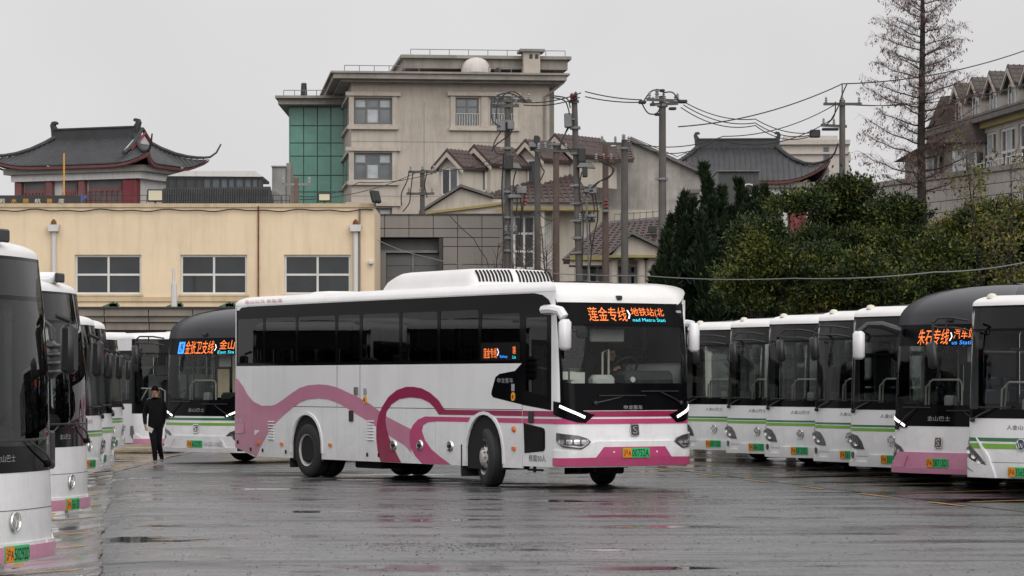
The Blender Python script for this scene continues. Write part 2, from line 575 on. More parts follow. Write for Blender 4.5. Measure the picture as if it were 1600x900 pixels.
class Shell:
    """Plan outline of a bus as an arc-length coordinate s (0 = middle of the front, + = the bus's right side),
    so that front, corner and side share one sheet coordinate (s, z)."""
    def __init__(s, root, W, L, r=.3, crown=.1, prof=((0, 0), (4, 0)), rr=.2, rake_y=0.):
        s.root, s.W, s.L = root, W, L
        pts = []
        yf = W - r
        for i in range(13):
            y = yf * i / 12
            pts.append((-crown * (y / yf) ** 2, y))
        slope = math.atan2(2 * crown, yf)
        x0, y0 = pts[-1]
        # arc from the tangent angle of the crown to straight back
        cx, cy = x0 - r * math.cos(slope), y0 - r * math.sin(slope)
        for i in range(1, 11):
            a = slope + (math.pi / 2 - slope) * i / 10
            pts.append((cx + r * math.cos(a), cy + r * math.sin(a)))
        k = W / pts[-1][1]
        pts = [(x, y * k) for x, y in pts]
        s.xs = pts[-1][0]
        i_side = len(pts) - 1
        pts.append((-L + rr, W))
        for i in range(1, 7):
            a = math.pi / 2 + math.pi / 2 * i / 6
            pts.append((-L + rr + rr * math.cos(a), W - rr + rr * math.sin(a)))
        pts.append((-L, 0))
        P = np.array(pts)
        d = np.linalg.norm(np.diff(P, axis=0), axis=1)
        s.arc = np.concatenate([[0], np.cumsum(d)])
        s.P = P
        T = np.gradient(P, axis=0)
        T[0] = (0, 1)
        T[-1] = (0, -1)
        T[i_side] = (-1, 0); T[i_side + 1] = (-1, 0)
        N = np.stack([T[:, 1], -T[:, 0]], 1)
        s.N = N / np.linalg.norm(N, axis=1)[:, None]
        s.s_side = s.arc[i_side]
        s.pz, s.px = [p[0] for p in prof], [p[1] for p in prof]
        s.cuts = [x for x in s.arc[:i_side + 1] if x > 0.01] + list(s.arc[i_side + 1:-1])
    def S(s, t):
        """s of a point on the side t metres behind the front"""
        return s.s_side + (t + s.xs)
    def __call__(s, a, z, off=0.):
        b = abs(a)
        x = np.interp(b, s.arc, s.P[:, 0]); y = np.interp(b, s.arc, s.P[:, 1])
        nx = np.interp(b, s.arc, s.N[:, 0]); ny = np.interp(b, s.arc, s.N[:, 1])
        x += np.interp(z, s.pz, s.px) * max(0., nx)
        sg = -1. if a >= 0 else 1.
        return Vector((x + off * nx, sg * (y + off * ny), z))
    def patch(s, name, poly, m, holes=(), off=.0, thick=0., parent=None, zc=(), fine=True, smooth=True):
        loops = [list(poly)] + [list(h) for h in holes]
        flat = [p for l in loops for p in l]
        tr = geometry.tessellate_polygon([[Vector((p[0], p[1], 0)) for p in l] for l in loops])
        bm = bmesh.new()
        vs = [bm.verts.new((p[0], p[1], 0)) for p in flat]
        for t in tr:
            try:
                bm.faces.new([vs[i] for i in t])
            except ValueError:
                pass
        bmesh.ops.remove_doubles(bm, verts=bm.verts, dist=1e-5)
        a0, a1 = min(p[0] for p in flat), max(p[0] for p in flat)
        z0, z1 = min(p[1] for p in flat), max(p[1] for p in flat)
        if fine:
            for c in s.cuts:
                for q in (c, -c):
                    if a0 + .004 < q < a1 - .004:
                        bmesh.ops.bisect_plane(bm, geom=bm.verts[:] + bm.edges[:] + bm.faces[:], plane_co=(q, 0, 0), plane_no=(1, 0, 0))
            if a0 < 0 < a1:
                bmesh.ops.bisect_plane(bm, geom=bm.verts[:] + bm.edges[:] + bm.faces[:], plane_co=(0, 0, 0), plane_no=(1, 0, 0))
            for c in list(s.pz) + list(zc):
                if z0 + .004 < c < z1 - .004:
                    bmesh.ops.bisect_plane(bm, geom=bm.verts[:] + bm.edges[:] + bm.faces[:], plane_co=(0, c, 0), plane_no=(0, 1, 0))
        bm.verts.index_update()
        uv = [(v.co.x, v.co.y) for v in bm.verts]
        fs = [tuple(v.index for v in f.verts) for f in bm.faces]
        be = [(e.verts[0].index, e.verts[1].index) for e in bm.edges if len(e.link_faces) == 1]
        bm.free()
        mb = MB()
        mb.add([s(a, z, off) for a, z in uv], fs)
        if thick:
            n = len(uv)
            mb.v += [tuple(s(a, z, off - thick)) for a, z in uv]
            mb.f += [(i, j, j + n, i + n) for i, j in be]
        return mb.build(name, m, parent or s.root, smooth=smooth)
    def text(s, name, txt, a0, z0, a1, z1, m, off=.012, parent=None, bold=.0):
        """line of text filling the rectangle from (a0, z0) lower left to (a1, z1) upper right, read along falling s"""
        P, F, _ = text2d(txt, bold)
        mb = MB()
        mb.add([s(a0 + (a1 - a0) * p[0], z0 + (z1 - z0) * p[1], off) for p in P], F)
        return mb.build(name, m, parent or s.root, fixn=False)
    def roof(s, name, z0, h, m, depth=.45, fdepth=None, parent=None, zf=None):
        """rounded roof: rings of the plan outline drawn inwards while rising to z0 + h"""
        fdepth = fdepth or depth
        zf = z0 if zf is None else zf
        i_s = int(np.argmin(np.abs(s.arc - s.s_side)))
        A = list(s.arc[:i_s + 1]) + list(np.arange(s.s_side + .25, s.arc[i_s + 1] - .1, .45)) + list(s.arc[i_s + 1:])
        half_r = [(np.interp(a, s.arc, s.P[:, 0]), np.interp(a, s.arc, s.P[:, 1]), np.interp(a, s.arc, s.N[:, 0])) for a in A]
        ring = [(x, -y, k) for x, y, k in half_r] + half_r[-2:0:-1]
        idx = list(range(len(A)))
        dx0 = np.interp(zf, s.pz, s.px)
        steps = [0, .02, .05, .1, .16, .24, .34, .46, .6, .78, 1.]
        mb = MB(); vs, fs = [], []
        n = len(ring)
        for q in steps:
            g = (1 - (1 - q) ** 2.3) ** (1 / 2.3)
            for x, y, nx in ring:
                d = q * depth
                k = max(0., nx)
                zb = z0 + (zf - z0) * min(1., k * 1.4)
                zz = zb + (z0 + h - zb) * g
                w = max(0., 1 + x / (2.6 * fdepth))
                xx = x + dx0 * k - q * fdepth * w ** 1.5 + max(0., -nx) * q * depth
                vs.append((xx, y * (1 - d / s.W), zz))
        for i in range(len(steps) - 1):
            for j in range(n):
                fs.append((i * n + j, i * n + (j + 1) % n, (i + 1) * n + (j + 1) % n, (i + 1) * n + j))
        # gentle camber towards the centre line
        last = (len(steps) - 1) * n
        half = len(idx)
        c0 = len(vs)
        for j in range(half):
            x, y, z = vs[last + j]
            vs.append((x, 0, z + .03 * min(1, abs(y) / (s.W - depth + 1e-6))))
        for j in range(half - 1):
            fs.append((last + j, last + j + 1, c0 + j + 1, c0 + j))
            a, b = (last + (n - j) % n), (last + (n - j - 1) % n)
            fs.append((a, b, c0 + j + 1, c0 + j))
        mb.add(vs, fs)
        return mb.build(name, m, parent or s.root, smooth=True, ang=50)

def rrect(a0, z0, a1, z1, r=.05, n=3):
    if a0 > a1: a0, a1 = a1, a0
    out = []
    for cx, cz, t0 in ((a1 - r, z1 - r, 0), (a0 + r, z1 - r, 90), (a0 + r, z0 + r, 180), (a1 - r, z0 + r, 270)):
        for i in range(n + 1):
            t = R(t0 + 90 * i / n)
            out.append((cx + r * math.cos(t), cz + r * math.sin(t)))
    return out

def arch(c, z0, hw, top, n=14):
    """wheel arch outline from (c+hw, z0) over the top to (c-hw, z0)"""
    out = []
    for i in range(n + 1):
        t = math.pi * i / n
        out.append((c + hw * math.cos(t), z0 + (top - z0) * math.sin(t) ** .8 if 0 < i < n else z0))
    return out

def strip(pts, w):
    """closed outline of a band of half-width w along a 2-D polyline"""
    L_, R_ = [], []
    for i, p in enumerate(pts):
        a, b = pts[max(0, i - 1)], pts[min(len(pts) - 1, i + 1)]
        dx, dz = b[0] - a[0], b[1] - a[1]
        k = math.hypot(dx, dz) or 1
        nx, nz = -dz / k * w, dx / k * w
        L_.append((p[0] + nx, p[1] + nz)); R_.append((p[0] - nx, p[1] - nz))
    return L_ + R_[::-1]

_wheel = {}
def wheel(parent, x, y, r=.5, steer=0., kind='dish', side=-1):
    """tyre (> rim, wheel_nut ring); side -1 = bus's right. Axis along Y."""
    key = (r, kind, side)
    if key not in _wheel:
        t = MB(); w = .27
        prof = [(r * .58, -w / 2), (r * .63, -w / 2 - .008), (r * .86, -w / 2 - .012), (r * .95, -w / 2 + .01), (r, -w / 2 + .045)]
        for q in (-.06, -.03, .0, .03, .06):
            prof += [(r, q - .009), (r - .012, q - .006), (r - .012, q + .006), (r, q + .009)]
        prof += [(r, w / 2 - .045), (r * .95, w / 2 - .01), (r * .86, w / 2 + .012), (r * .63, w / 2 + .008), (r * .58, w / 2)]
        t.lathe(prof, 36, 'Y')
        a = t.build("wheel", PAL['tyre'], None, smooth=True)
        m = MB()
        e = side
        if kind == 'dish':
            pr = [(r * .585, e * w / 2), (r * .60, e * (w / 2 + .01)), (r * .55, e * (w / 2 - .005)), (r * .52, e * .03), (r * .50, e * -.02), (r * .42, e * -.035),
                  (r * .30, e * -.03), (r * .26, e * .03), (r * .18, e * .05), (.001, e * .055)]
        else:
            pr = [(r * .585, e * w / 2), (r * .60, e * (w / 2 + .01)), (r * .55, e * (w / 2 - .005)), (r * .52, e * (w / 2 - .05)), (r * .44, e * (w / 2 - .03)),
                  (r * .30, e * (w / 2 + .01)), (r * .24, e * (w / 2 + .05)), (r * .16, e * (w / 2 + .06)), (.001, e * (w / 2 + .065))]
        m.lathe(pr, 32, 'Y')
        b = m.build("rim", PAL['alloy'], a, smooth=True, ang=50)
        h = MB()
        yy = e * (-.025 if kind == 'dish' else w / 2 - .012)
        for i in range(8):
            q = 2 * math.pi * (i + .5) / 8
            c = Vector((math.cos(q) * r * .43, yy, math.sin(q) * r * .43))
            h.lathe([(.001, 0), (r * .055, 0), (r * .055, e * .012), (.001, e * .012)], 8, 'Y', c)
        h.build("hand_hole", PAL['dark'], a)["kind"] = "stuff"
        g = MB()
        yy = e * (.0 if kind == 'dish' else w / 2 + .01)
        for i in range(10):
            q = 2 * math.pi * i / 10
            g.lathe([(.001, e * .03), (.014, e * .03), (.016, 0)], 6, 'Y', (math.cos(q) * r * .29, yy, math.sin(q) * r * .29))
        g.build("wheel_nut", PAL['steel'], a)["kind"] = "stuff"
        _wheel[key] = a
        o = a
        o.parent = parent
    else:
        o = copy_tree(_wheel[key], parent)
    o.location = (x, y, r)
    o.rotation_euler = (0, 0, steer)
    return o

def plate(sh, z, ab, num, w=.46, h=.15, off=.03, a=0.):
    p = sh.patch("number_plate", rrect(a - w / 2, z - h / 2, a + w / 2, z + h / 2, .012, 2), PAL['plateg'], off=off, thick=.02)
    sh.patch("plate_end", rrect(a + w * .18, z - h / 2 + .004, a + w / 2 - .004, z + h / 2 - .004, .01, 2), PAL['plateo'], off=off + .003, parent=p)
    sh.text("plate_lettering", ab, a + w * .47, z - h * .36, a + w * .20, z + h * .36, PAL['platet'], off + .006, p, .0)
    sh.text("plate_lettering", num, a + w * .165, z - h * .37, a - w * .47, z + h * .37, PAL['platet'], off + .006, p, .0)
    return p

def hanging_mirror(root, pts, c, w, d, h, marm, mbox, r=.022, tilt=0., name="side_mirror"):
    """mirror arm along pts with a rounded mirror head of size (d, w, h) centred at c"""
    a = MB(); a.tube(pts, r, 8)
    o = a.build("mirror_arm", marm, root, smooth=True)
    b = MB()
    M_ = Matrix.Translation(c) @ Matrix.Rotation(tilt, 4, 'Z')
    b.cbox(-d / 2, d / 2, -w / 2, w / 2, -h / 2, h / 2, min(w, d) * .3, M_)
    p = b.build(name, mbox, root, smooth=True, ang=60)
    g = MB(); g.box(-d / 2 - .004, -d / 2 + .003, -w * .3, w * .3, -h * .38, h * .38, M_)
    g.build("mirror_glass", PAL['chrome'], p)
    return p

def wiper(sh, a0, z0, a1, z1, off=.03, blade=.45):
    m = MB()
    n = 6
    pts = [sh(a0 + (a1 - a0) * i / n, z0 + (z1 - z0) * i / n, off + .03 * math.sin(math.pi * i / n)) for i in range(n + 1)]
    m.tube(pts, .014, 5, .009)
    m.lathe([(.001, .03), (.035, .02), (.035, -.03)], 8, 'X', sh(a0, z0, off))
    k = blade / 2
    m.tube([sh(a1 - k, z1 + .01, off), sh(a1, z1 + .012, off + .02), sh(a1 + k, z1 + .01, off)], .012, 5)
    return m.build("wiper", PAL['trim'], sh.root)

def seat_mesh():
    m = MB()
    m.cbox(-.22, .24, -.22, .22, 0, .12, .03)
    m.cbox(-.32, -.2, -.22, .22, .05, .78, .04, Matrix.Rotation(R(-8), 4, 'Y'))
    m.cbox(-.42, -.32, -.14, .14, .78, .95, .035)
    return m
# ------------------------------------------------------------------ the turning coach
def coach():
    ph = R(32)
    root = empty("coach", (2.0, 49.0, 0), -math.pi / 2 + ph,
                 "white coach with magenta and pink ribbon livery turning across the yard", "bus")
    sh = Shell(root, 1.275, 12.0, r=.30, crown=.10,
               prof=((0, -.05), (.40, -.03), (.55, 0), (.80, 0), (1.0, -.03), (1.3, -.04), (1.8, -.08), (2.4, -.19), (2.75, -.30), (3.06, -.42), (3.2, -.48)), rr=.18)
    S = sh.S; P = PAL
    tp = lambda l: [(S(t), z) for t, z in l]
    ZB, ZS, ZW, ZT = .36, 1.31, 2.06, 3.22
    FA, RA = 2.62, 8.94
    end = sh.arc[-1]
    # --- right side: upper skin, lower doors with open joints, dark backing behind the joints
    MASK = [(11.90, 2.06), (2.65, 2.075), (1.42, 2.072), (1.64, 1.946), (2.12, 1.899), (2.25, 1.846), (2.38, 1.6), (2.38, 1.546), (2.32, 1.504), (1.4, 1.387), (0.50, 1.300),
            (0.50, 2.954), (0.62, 3.10), (0.80, 3.18), (1.05, 3.215), (2.3, 3.22), (6.96, 3.22), (11.3, 3.215), (11.6, 3.20), (11.78, 3.115)]
    WT = [11.82, 10.65, 9.32, 7.78, 6.86, 5.43, 4.11, 2.75, 1.44]
    panes = []
    for a, b in zip(WT, WT[1:]):
        panes.append(rrect(a - .05, 2.13, b + .05, 2.98 if a > 3 else 2.9, .05))
    door_pane = [(1.31, 1.62), (.66, 1.52), (.66, 2.82), (1.31, 2.82)]
    for sg in (1, -1):
        M_ = lambda l: [(sg * a, z) for a, z in tp(l)]
        if sg == 1:
            skin = [(11.83, ZS), (1.41, ZS), (1.41, 1.389), (2.32, 1.504), (2.38, 1.546), (2.38, 1.6), (2.25, 1.846), (2.12, 1.899), (1.64, 1.946), (1.42, 2.07), (11.83, 2.07)]
            sh.patch("side_skin", M_(skin), P['white'], fine=False)
        else:
            sh.patch("side_skin", M_([(11.83, ZB), (RA + .62, ZB)] + arch(RA, ZB, .6, 1.16) + [(FA + .62, ZB)] + arch(FA, ZB, .6, 1.2) + [(.35, ZB), (.35, 2.07), (11.83, 2.07)]),
                     P['white'], fine=False)
            sh.patch("stripe", M_([(4.4, 1.2), (.3, 1.2), (.3, 1.29), (4.4, 1.29)]), P['pinkd'], off=.003, fine=False)
            sh.patch("stripe", M_([(4.4, 1.09), (.3, 1.09), (.3, 1.17), (4.4, 1.17)]), P['pinkm'], off=.003, fine=False)
        msk = MASK if sg == 1 else [(11.90, 2.06), (.5, 2.06), (.5, 2.95), (.62, 3.1), (.8, 3.18), (1.05, 3.215), (11.3, 3.215), (11.6, 3.2), (11.78, 3.115)]
        hl = panes if sg == 1 else panes[:]
        # panes lie in the same sheet as the mask, filling its holes
        hs = [M_(h) for h in hl] + ([M_(door_pane)] if sg == 1 else [])
        mo = sh.patch("window_mask", M_(msk), P['black'], holes=hs, off=.003, thick=.02, fine=False)
        for h in hs:
            sh.patch("window_pane", h, P['sglass'], off=-.002, fine=False, parent=mo)
        sh.patch("roof_rail", M_([(11.83, 3.15), (.35, 3.0), (.35, 3.26), (11.83, 3.26)]), P['white'], off=-.004, fine=False)
    # lower right doors
    seams = [11.83, 11.05, 9.52, 7.76, 6.90, 6.10, 5.27, 4.23, 3.20, 1.40, .42]
    for a, b in zip(seams, seams[1:]):
        a_, b_ = a - .007, b + .007
        top = ZS - .012
        bot = ZB - .02
        if a > RA > b:
            poly = [(a_, bot)] + arch(RA, bot, .60, 1.155) + [(b_, bot), (b_, top), (a_, top)]
        elif a > FA > b:
            poly = [(a_, bot)] + arch(FA, bot, .60, 1.215) + [(b_, bot), (b_, top), (a_, top)]
        elif b < .5:
            poly = [(a_, .38), (b_, .38), (b_, 1.29), (a_, 1.38)]
        elif a > 11.5:
            poly = [(a_ + .1, .50), (b_, .33), (b_, top), (a_ + .1, top)]
        else:
            poly = [(a_, bot), (b_, bot), (b_, top), (a_, top)]
        sh.patch("luggage_door" if 1.5 < b and a < 7 else "side_panel", tp(poly), P['white'], off=.004, thick=.03, fine=False)
    sh.patch("panel_backing", tp([(11.9, .42), (RA + .66, .42)] + arch(RA, .42, .64, 1.2) + [(FA + .66, .42)] + arch(FA, .42, .64, 1.25) + [(.42, .42), (.42, 1.33), (11.9, 1.33)]), P['gap'], off=-.03, fine=False)
    # emergency door joint in the upper skin
    for t in (7.76, 6.90):
        sh.patch("door_joint", tp([(t + .007, ZS), (t - .007, ZS), (t - .007, 2.07), (t + .007, 2.07)]), P['gap'], off=.001, fine=False)
    # --- livery film
    WAVE = [(11.86, 1.83), (11.77, 1.821), (11.54, 1.686), (11.34, 1.517), (11.09, 1.388), (10.75, 1.312), (10.47, 1.301), (10.19, 1.334), (9.86, 1.433), (9.54, 1.548), (9.21, 1.65), (8.89, 1.701), (8.47, 1.721), (8.11, 1.709), (7.74, 1.664), (7.44, 1.596), (6.93, 1.483), (6.54, 1.375), (6.19, 1.252), (5.92, 1.151), (5.47, 1.037), (5.04, 0.935), (5.1, 0.722), (5.04, 0.522), (5.28, 0.647), (5.8, 0.806), (6.29, 0.967), (6.93, 1.154), (7.44, 1.309), (7.74, 1.388), (8.11, 1.446), (8.47, 1.464), (8.89, 1.442), (9.21, 1.385), (9.54, 1.257), (9.86, 1.127), (10.14, 0.997), (10.41, 0.84), (10.64, 0.656), (10.81, 0.499), (10.95, 0.345), (11.0, 0.345), (11.86, 0.50)]
    sh.patch("livery_wave", tp(WAVE), P['pinkl'], off=.007, fine=False)
    sh.patch("livery_corner", [(S(11.855), .50), (end - .9, .53), (end - .9, 1.9), (S(11.98), 1.86), (S(11.855), 1.832)], P['pinkl'], off=.007)
    ARC_O = [(6.13, 0.345), (6.24, 0.534), (6.29, 0.75), (6.29, 0.943), (6.22, 1.161), (6.07, 1.33), (5.85, 1.499), (5.56, 1.619), (5.23, 1.679), (4.95, 1.68), (4.67, 1.65), (4.39, 1.575), (4.11, 1.448), (3.98, 1.344), (3.89, 1.288)]
    ARC_I = [(4.1, 1.20), (4.25, 1.319), (4.43, 1.411), (4.71, 1.475), (5.09, 1.497), (5.47, 1.465), (5.76, 1.368), (5.92, 1.235), (5.96, 1.091), (5.92, 0.948), (5.83, 0.781), (5.66, 0.593), (5.4, 0.345)]
    xa = 2.95
    sh.patch("livery_arc", tp(ARC_O + [(3.03, 1.288), (2.95, 1.20)] + ARC_I), P['pinkd'], off=.009, fine=False)
    LOOP_O = [(4.57, 1.165), (4.81, 1.11), (4.99, 1.007), (5.1, 0.887), (5.11, 0.745), (5.06, 0.604), (4.9, 0.465), (4.67, 0.345)]
    LOOP_I = [(3.68, 0.345), (4.07, 0.483), (4.34, 0.594), (4.57, 0.754), (4.68, 0.917), (4.64, 1.011), (4.48, 1.064), (4.16, 1.085)]
    sh.patch("livery_loop", tp([(3.13, 1.085), (3.05, 1.165)] + LOOP_O + LOOP_I), P['pinkm'], off=.009, fine=False)
    sh.patch("livery_arc", tp([(3.03, 1.288), (2.95, 1.20), (2.87, 1.225), (2.62, 1.235), (2.4, 1.225), (2.3, 1.2), (1.41, 1.2), (1.41, 1.288)]), P['pinkd'], off=.009, fine=False)
    sh.patch("stripe", tp([(2.14, 1.085), (1.41, 1.085), (1.41, 1.165), (2.22, 1.165)]), P['pinkm'], off=.009, fine=False)
    # stripes running round the front
    s1, s2 = S(1.385), -S(.36)
    sh.patch("stripe", [(s1, 1.20), (s2, 1.20), (s2, 1.29), (s1, 1.29)], P['pinkd'], off=.012)
    sh.patch("stripe", [(s1, 1.085), (s2, 1.085), (s2, 1.165), (s1, 1.165)], P['pinkm'], off=.012)
    # --- side fittings
    for c in ((10.33, .85), (6.49, .90)):
        for i in range(7):
            m = MB(); z = c[1] - .17 + i * .055
            a, b = sh(S(c[0] + .11), z, .018), sh(S(c[0] - .11), z, .018)
            m.tube([a, b], .013, 6)
            m.build("vent_slat", P['white'], root)
    for t, z in ((10.88, .6), (9.91, .595), (8.0, .61), (1.66, .66)):
        sh.patch("side_marker", rrect(S(t) - .05, z - .03, S(t) + .05, z + .03, .01, 2), P['amber'], off=.03, thick=.025, fine=False)
    m = MB(); m.lathe([(.001, -.03), (.045, -.02), (.055, .0), (.055, .02)], 12, 'Y', sh(S(1.66), .98, .01))
    m.build("turn_signal", P['amber'], root, smooth=True)
    for t, z in ((5.66, .645), (4.74, .66), (3.72, .665)):
        m = MB(); c = sh(S(t), z, 0)
        m.lathe([(.001, -.02), (.05, -.03), (.085, -.035), (.10, -.02), (.105, 0)], 16, 'Y', c)
        o = m.build("flap_lock", P['chrome'], root, smooth=True)
        m = MB(); m.box(c.x - .05, c.x + .05, c.y - .042, c.y - .03, c.z - .03, c.z + .02); m.build("lock_lever", P['dark'], o)
    for t, z, w, h in ((7.2, 1.148, .07, .10), (1.12, 1.185, .07, .10)):
        sh.patch("door_handle", rrect(S(t) - w, z - h, S(t) + w, z + h, .02, 2), P['trim'], off=.03, thick=.02, fine=False)
    sh.patch("door_lock", rrect(S(7.03) - .07, 1.60 - .07, S(7.03) + .07, 1.60 + .07, .01, 2), P['steel'], off=.02, thick=.015, fine=False)
    for t, z in ((6.7, 1.44), (1.68, 1.52)):
        sh.patch("button_cover", rrect(S(t) - .055, z - .07, S(t) + .055, z + .07, .05, 4), P['yellow'], off=.02, thick=.015, fine=False)
        sh.patch("button", rrect(S(t) - .025, z - .03, S(t) + .025, z + .03, .02, 3), P['red'], off=.026, thick=.008, fine=False)
        sh.patch("notice_sticker", rrect(S(t) - .05, z + .09, S(t) + .05, z + .21, .005, 2), P['inkw'], off=.016, fine=False)
    for t, z in ((11.75, .60), (11.2, .47), (10.7, .46), (9.75, .45), (6.62, .46), (6.2, .46)):
        sh.patch("jacking_mark", rrect(S(t) - .035, z - .035, S(t) + .035, z + .035, .01, 2), P['dark'], off=.012, fine=False)
    f = sh.patch("charge_flap", rrect(S(11.68) - .2, .78, S(11.68) + .2, 1.14, .02, 2), P['pinkl'], off=.016, thick=.01, fine=False)
    sh.text("flap_lettering", "电 充", S(11.8), .97, S(11.56), 1.06, P['headw'], .02, f)
    # small tinted window in the lower door
    lw = [(1.36, 1.087), (.80, 1.02), (.73, 1.0), (.71, .95), (.71, .68), (.74, .64), (.80, .632), (1.33, .592)]
    o = sh.patch("door_window_frame", tp(lw), P['black'], off=.012, thick=.01, fine=False)
    sh.patch("door_window", tp([(1.31, 1.04), (.80, .985), (.75, .95), (.75, .69), (.8, .67), (1.29, .64)]), P['black'], off=.016, parent=o, fine=False)
    sh.text("capacity_lettering", "核载50人", S(1.20), .46, S(.68), .575, P['ink'], .012)
    sh.text("operator_lettering", "申龙客车", S(2.18), 1.745, S(1.68), 1.83, P['inkw'], .012)
    sh.text("roof_lettering", "金山公交 新能源", S(11.45), 3.27, S(9.9), 3.34, P['red'], .01)
    # side destination display
    d = sh.patch("side_display", rrect(S(2.72), 2.12, S(1.48), 2.42, .02, 2), P['panel'], off=.006, fine=False)
    sh.text("display_text", "莲金专线", S(2.62), 2.16, S(2.20), 2.33, P['led'], .010, d)
    sh.text("display_text", "›", S(2.19), 2.2, S(2.13), 2.32, P['ledw'], .010, d)
    sh.text("display_text", "Railway", S(2.10), 2.15, S(1.86), 2.21, P['ledb'], .010, d)
    sh.text("display_text", "莲", S(1.70), 2.23, S(1.60), 2.35, P['led'], .010, d)
    sh.text("display_text", "Lia", S(1.70), 2.15, S(1.60), 2.2, P['ledc'], .010, d)
    # --- front: nose skin, mask, windscreen
    e = S(.44)
    nose = [(e, .38), (-e, .38), (-e, 1.32), (e, 1.32)]
    sh.patch("nose_panel", nose, P['white'])
    for sg in (1, -1):
        a, b = sg * S(.52), sg * 1.33
        sh.patch("front_pillar", [(a, 1.29), (b, 1.29), (b, 3.12), (a, 3.12)], P['white'], off=.006)
    wsc = rrect(-1.27, 1.74, 1.27, 2.67, .10, 4)
    msk = [(-1.345, 1.30), (1.345, 1.30), (1.345, 3.06), (-1.345, 3.06)]
    mo = sh.patch("front_mask", msk, P['black'], holes=[wsc], off=.004)
    sh.patch("windscreen", wsc, P['win'], off=.003, parent=mo)
    sp = sh.patch("destination_display", rrect(-1.0, 2.70, 1.06, 3.03, .03), P['panel'], off=.008)
    sh.text("display_text", "莲金专线", .66, 2.755, -.06, 2.985, P['led'], .014, sp)
    sh.text("display_text", "›", -.08, 2.80, -.14, 2.94, P['ledw'], .014, sp, .02)
    sh.text("display_text", "地铁站(北", -.16, 2.825, -.86, 2.985, P['led'], .014, sp)
    sh.text("display_text", "oad Metro Stati", -.16, 2.755, -.86, 2.81, P['ledc'], .014, sp)
    for a, z in ((1.2, 2.93), (-1.2, 2.93)):
        sh.patch("clearance_lamp", rrect(a - .05, z - .02, a + .05, z + .02, .01, 2), P['inkw'], off=.02, thick=.015)
    m = MB(); c = sh(.02, 3.14, 0)
    m.cbox(c.x - .04, c.x + .06, c.y - .05, c.y + .05, c.z - .03, c.z + .04, .012); m.build("front_camera", P['trim'], root)
    # lamps
    for sg in (1, -1):
        q = lambda l: [(sg * a, z) for a, z in l]
        o = sh.patch("drl_housing", q([(1.50, 1.45), (1.30, 1.43), (.80, 1.245), (.73, 1.235), (.90, 1.10), (1.05, 1.11), (1.50, 1.24)]), P['black'], off=.02, thick=.02)
        sh.patch("daytime_light", q(strip([(1.33, 1.372), (1.14, 1.29), (.91, 1.19)], .021)), P['drl'], off=.03, thick=.012, parent=o)
        o = sh.patch("headlight", q([(1.40, .94), (1.40, .80), (1.29, .71), (1.03, .68), (.97, .68), (.83, .79), (.88, .845), (1.03, .895)]), P['lamp'], off=.035, thick=.035)
        sh.patch("headlight_rim", q(strip([(1.36, .80), (1.28, .74), (1.03, .71), (.98, .715), (.88, .79), (.9, .83)], .010)), P['chrome'], off=.045, parent=o)
        for k in range(4):
            a = 1.30 - k * .115
            sh.patch("headlight_lens", q(rrect(a - .045, .755 - k * .0, a + .045, .83, .02, 3)), P['lens'], off=.042, thick=.006, parent=o)
    # bumper
    bz = [(e, .42), (-e, .42), (-e, .66), (-1.05, .64), (-.75, .80), (.75, .80), (1.05, .64), (e, .66)]
    sh.patch("bumper", bz, P['white'], off=.03, thick=.04)
    sh.patch("bumper_band", [(e, .40), (-e, .40), (-e, .53), (-.74, .54), (-.60, .71), (.60, .71), (.74, .54), (e, .53)], P['pinkm'], off=.036, thick=.01)
    plate(sh, .61, "沪A", "00752A", .52, .16, .05)
    for a in (.42, -.42):
        sh.patch("parking_sensor", rrect(a - .015, .61, a + .015, .64, .012, 3), P['white'], off=.045, thick=.01)
    sh.patch("emblem", rrect(-.085, .885, .085, 1.08, .035), P['chrome'], off=.03, thick=.03)
    sh.patch("emblem_field", rrect(-.07, .90, .07, 1.065, .03), P['lamp'], off=.034)
    sh.text("emblem_sign", "S", .05, .92, -.05, 1.045, P['chrome'], .04)
    sh.text("brand_lettering", "申龙客车", .19, 1.315, -.18, 1.385, P['inkw'], .012)
    wiper(sh, .72, 1.42, .2, 1.53, blade=.9)
    wiper(sh, -1.0, 1.42, -.55, 1.60, blade=.8)
    # --- rear, roof, underbody
    sh.patch("rear_panel", [(S(11.82), .48), (end, .48), (end, 3.26), (S(11.82), 3.26)], P['white'])
    sh.patch("rear_panel", [(-S(11.82), .48), (-end, .48), (-end, 3.26), (-S(11.82), 3.26)], P['white'])
    sh.roof("roof", 3.24, .18, P['white2'], .50, 1.25, zf=3.04)
    m = MB(); m.box(-11.6, -.9, -1.08, 1.08, .42, .9)
    m.build("underbody", P['dark'], root)
    m = MB(); m.box(-11.75, -.30, -1.2, 1.2, 1.0, 1.06); m.build("floor", P['interd'], root)
    for c, n in ((FA, 1.215), (RA, 1.155)):
        for sg in (1, -1):
            m = MB()
            pts = arch(c, .30, .605, n)
            m.prism([(-a, z) for a, z in pts], sg * 1.24, sg * .75, 'XZ')
            m.build("wheel_arch_liner", P['liner'], root)
    # white lip round the rear arch
    sh.patch("arch_lip", [(S(a), z) for a, z in arch(RA, .45, .655, 1.21)] + [(S(a), z) for a, z in arch(RA, .45, .60, 1.155)][::-1], P['white'], off=.022, thick=.02, fine=False)
    sh.patch("arch_lip", [(S(a), z) for a, z in arch(FA, .40, .655, 1.27)] + [(S(a), z) for a, z in arch(FA, .40, .60, 1.215)][::-1], P['white'], off=.016, thick=.015, fine=False)
    # wheels
    wheel(root, -FA, -1.12, .5, R(-17), 'flat', -1)
    wheel(root, -FA, 1.12, .5, R(-15), 'flat', 1)
    wheel(root, -RA, -1.13, .5, 0, 'dish', -1)
    wheel(root, -RA, 1.13, .5, 0, 'dish', 1)
    wheel(root, -RA, -.80, .5, 0, 'dish', -1)
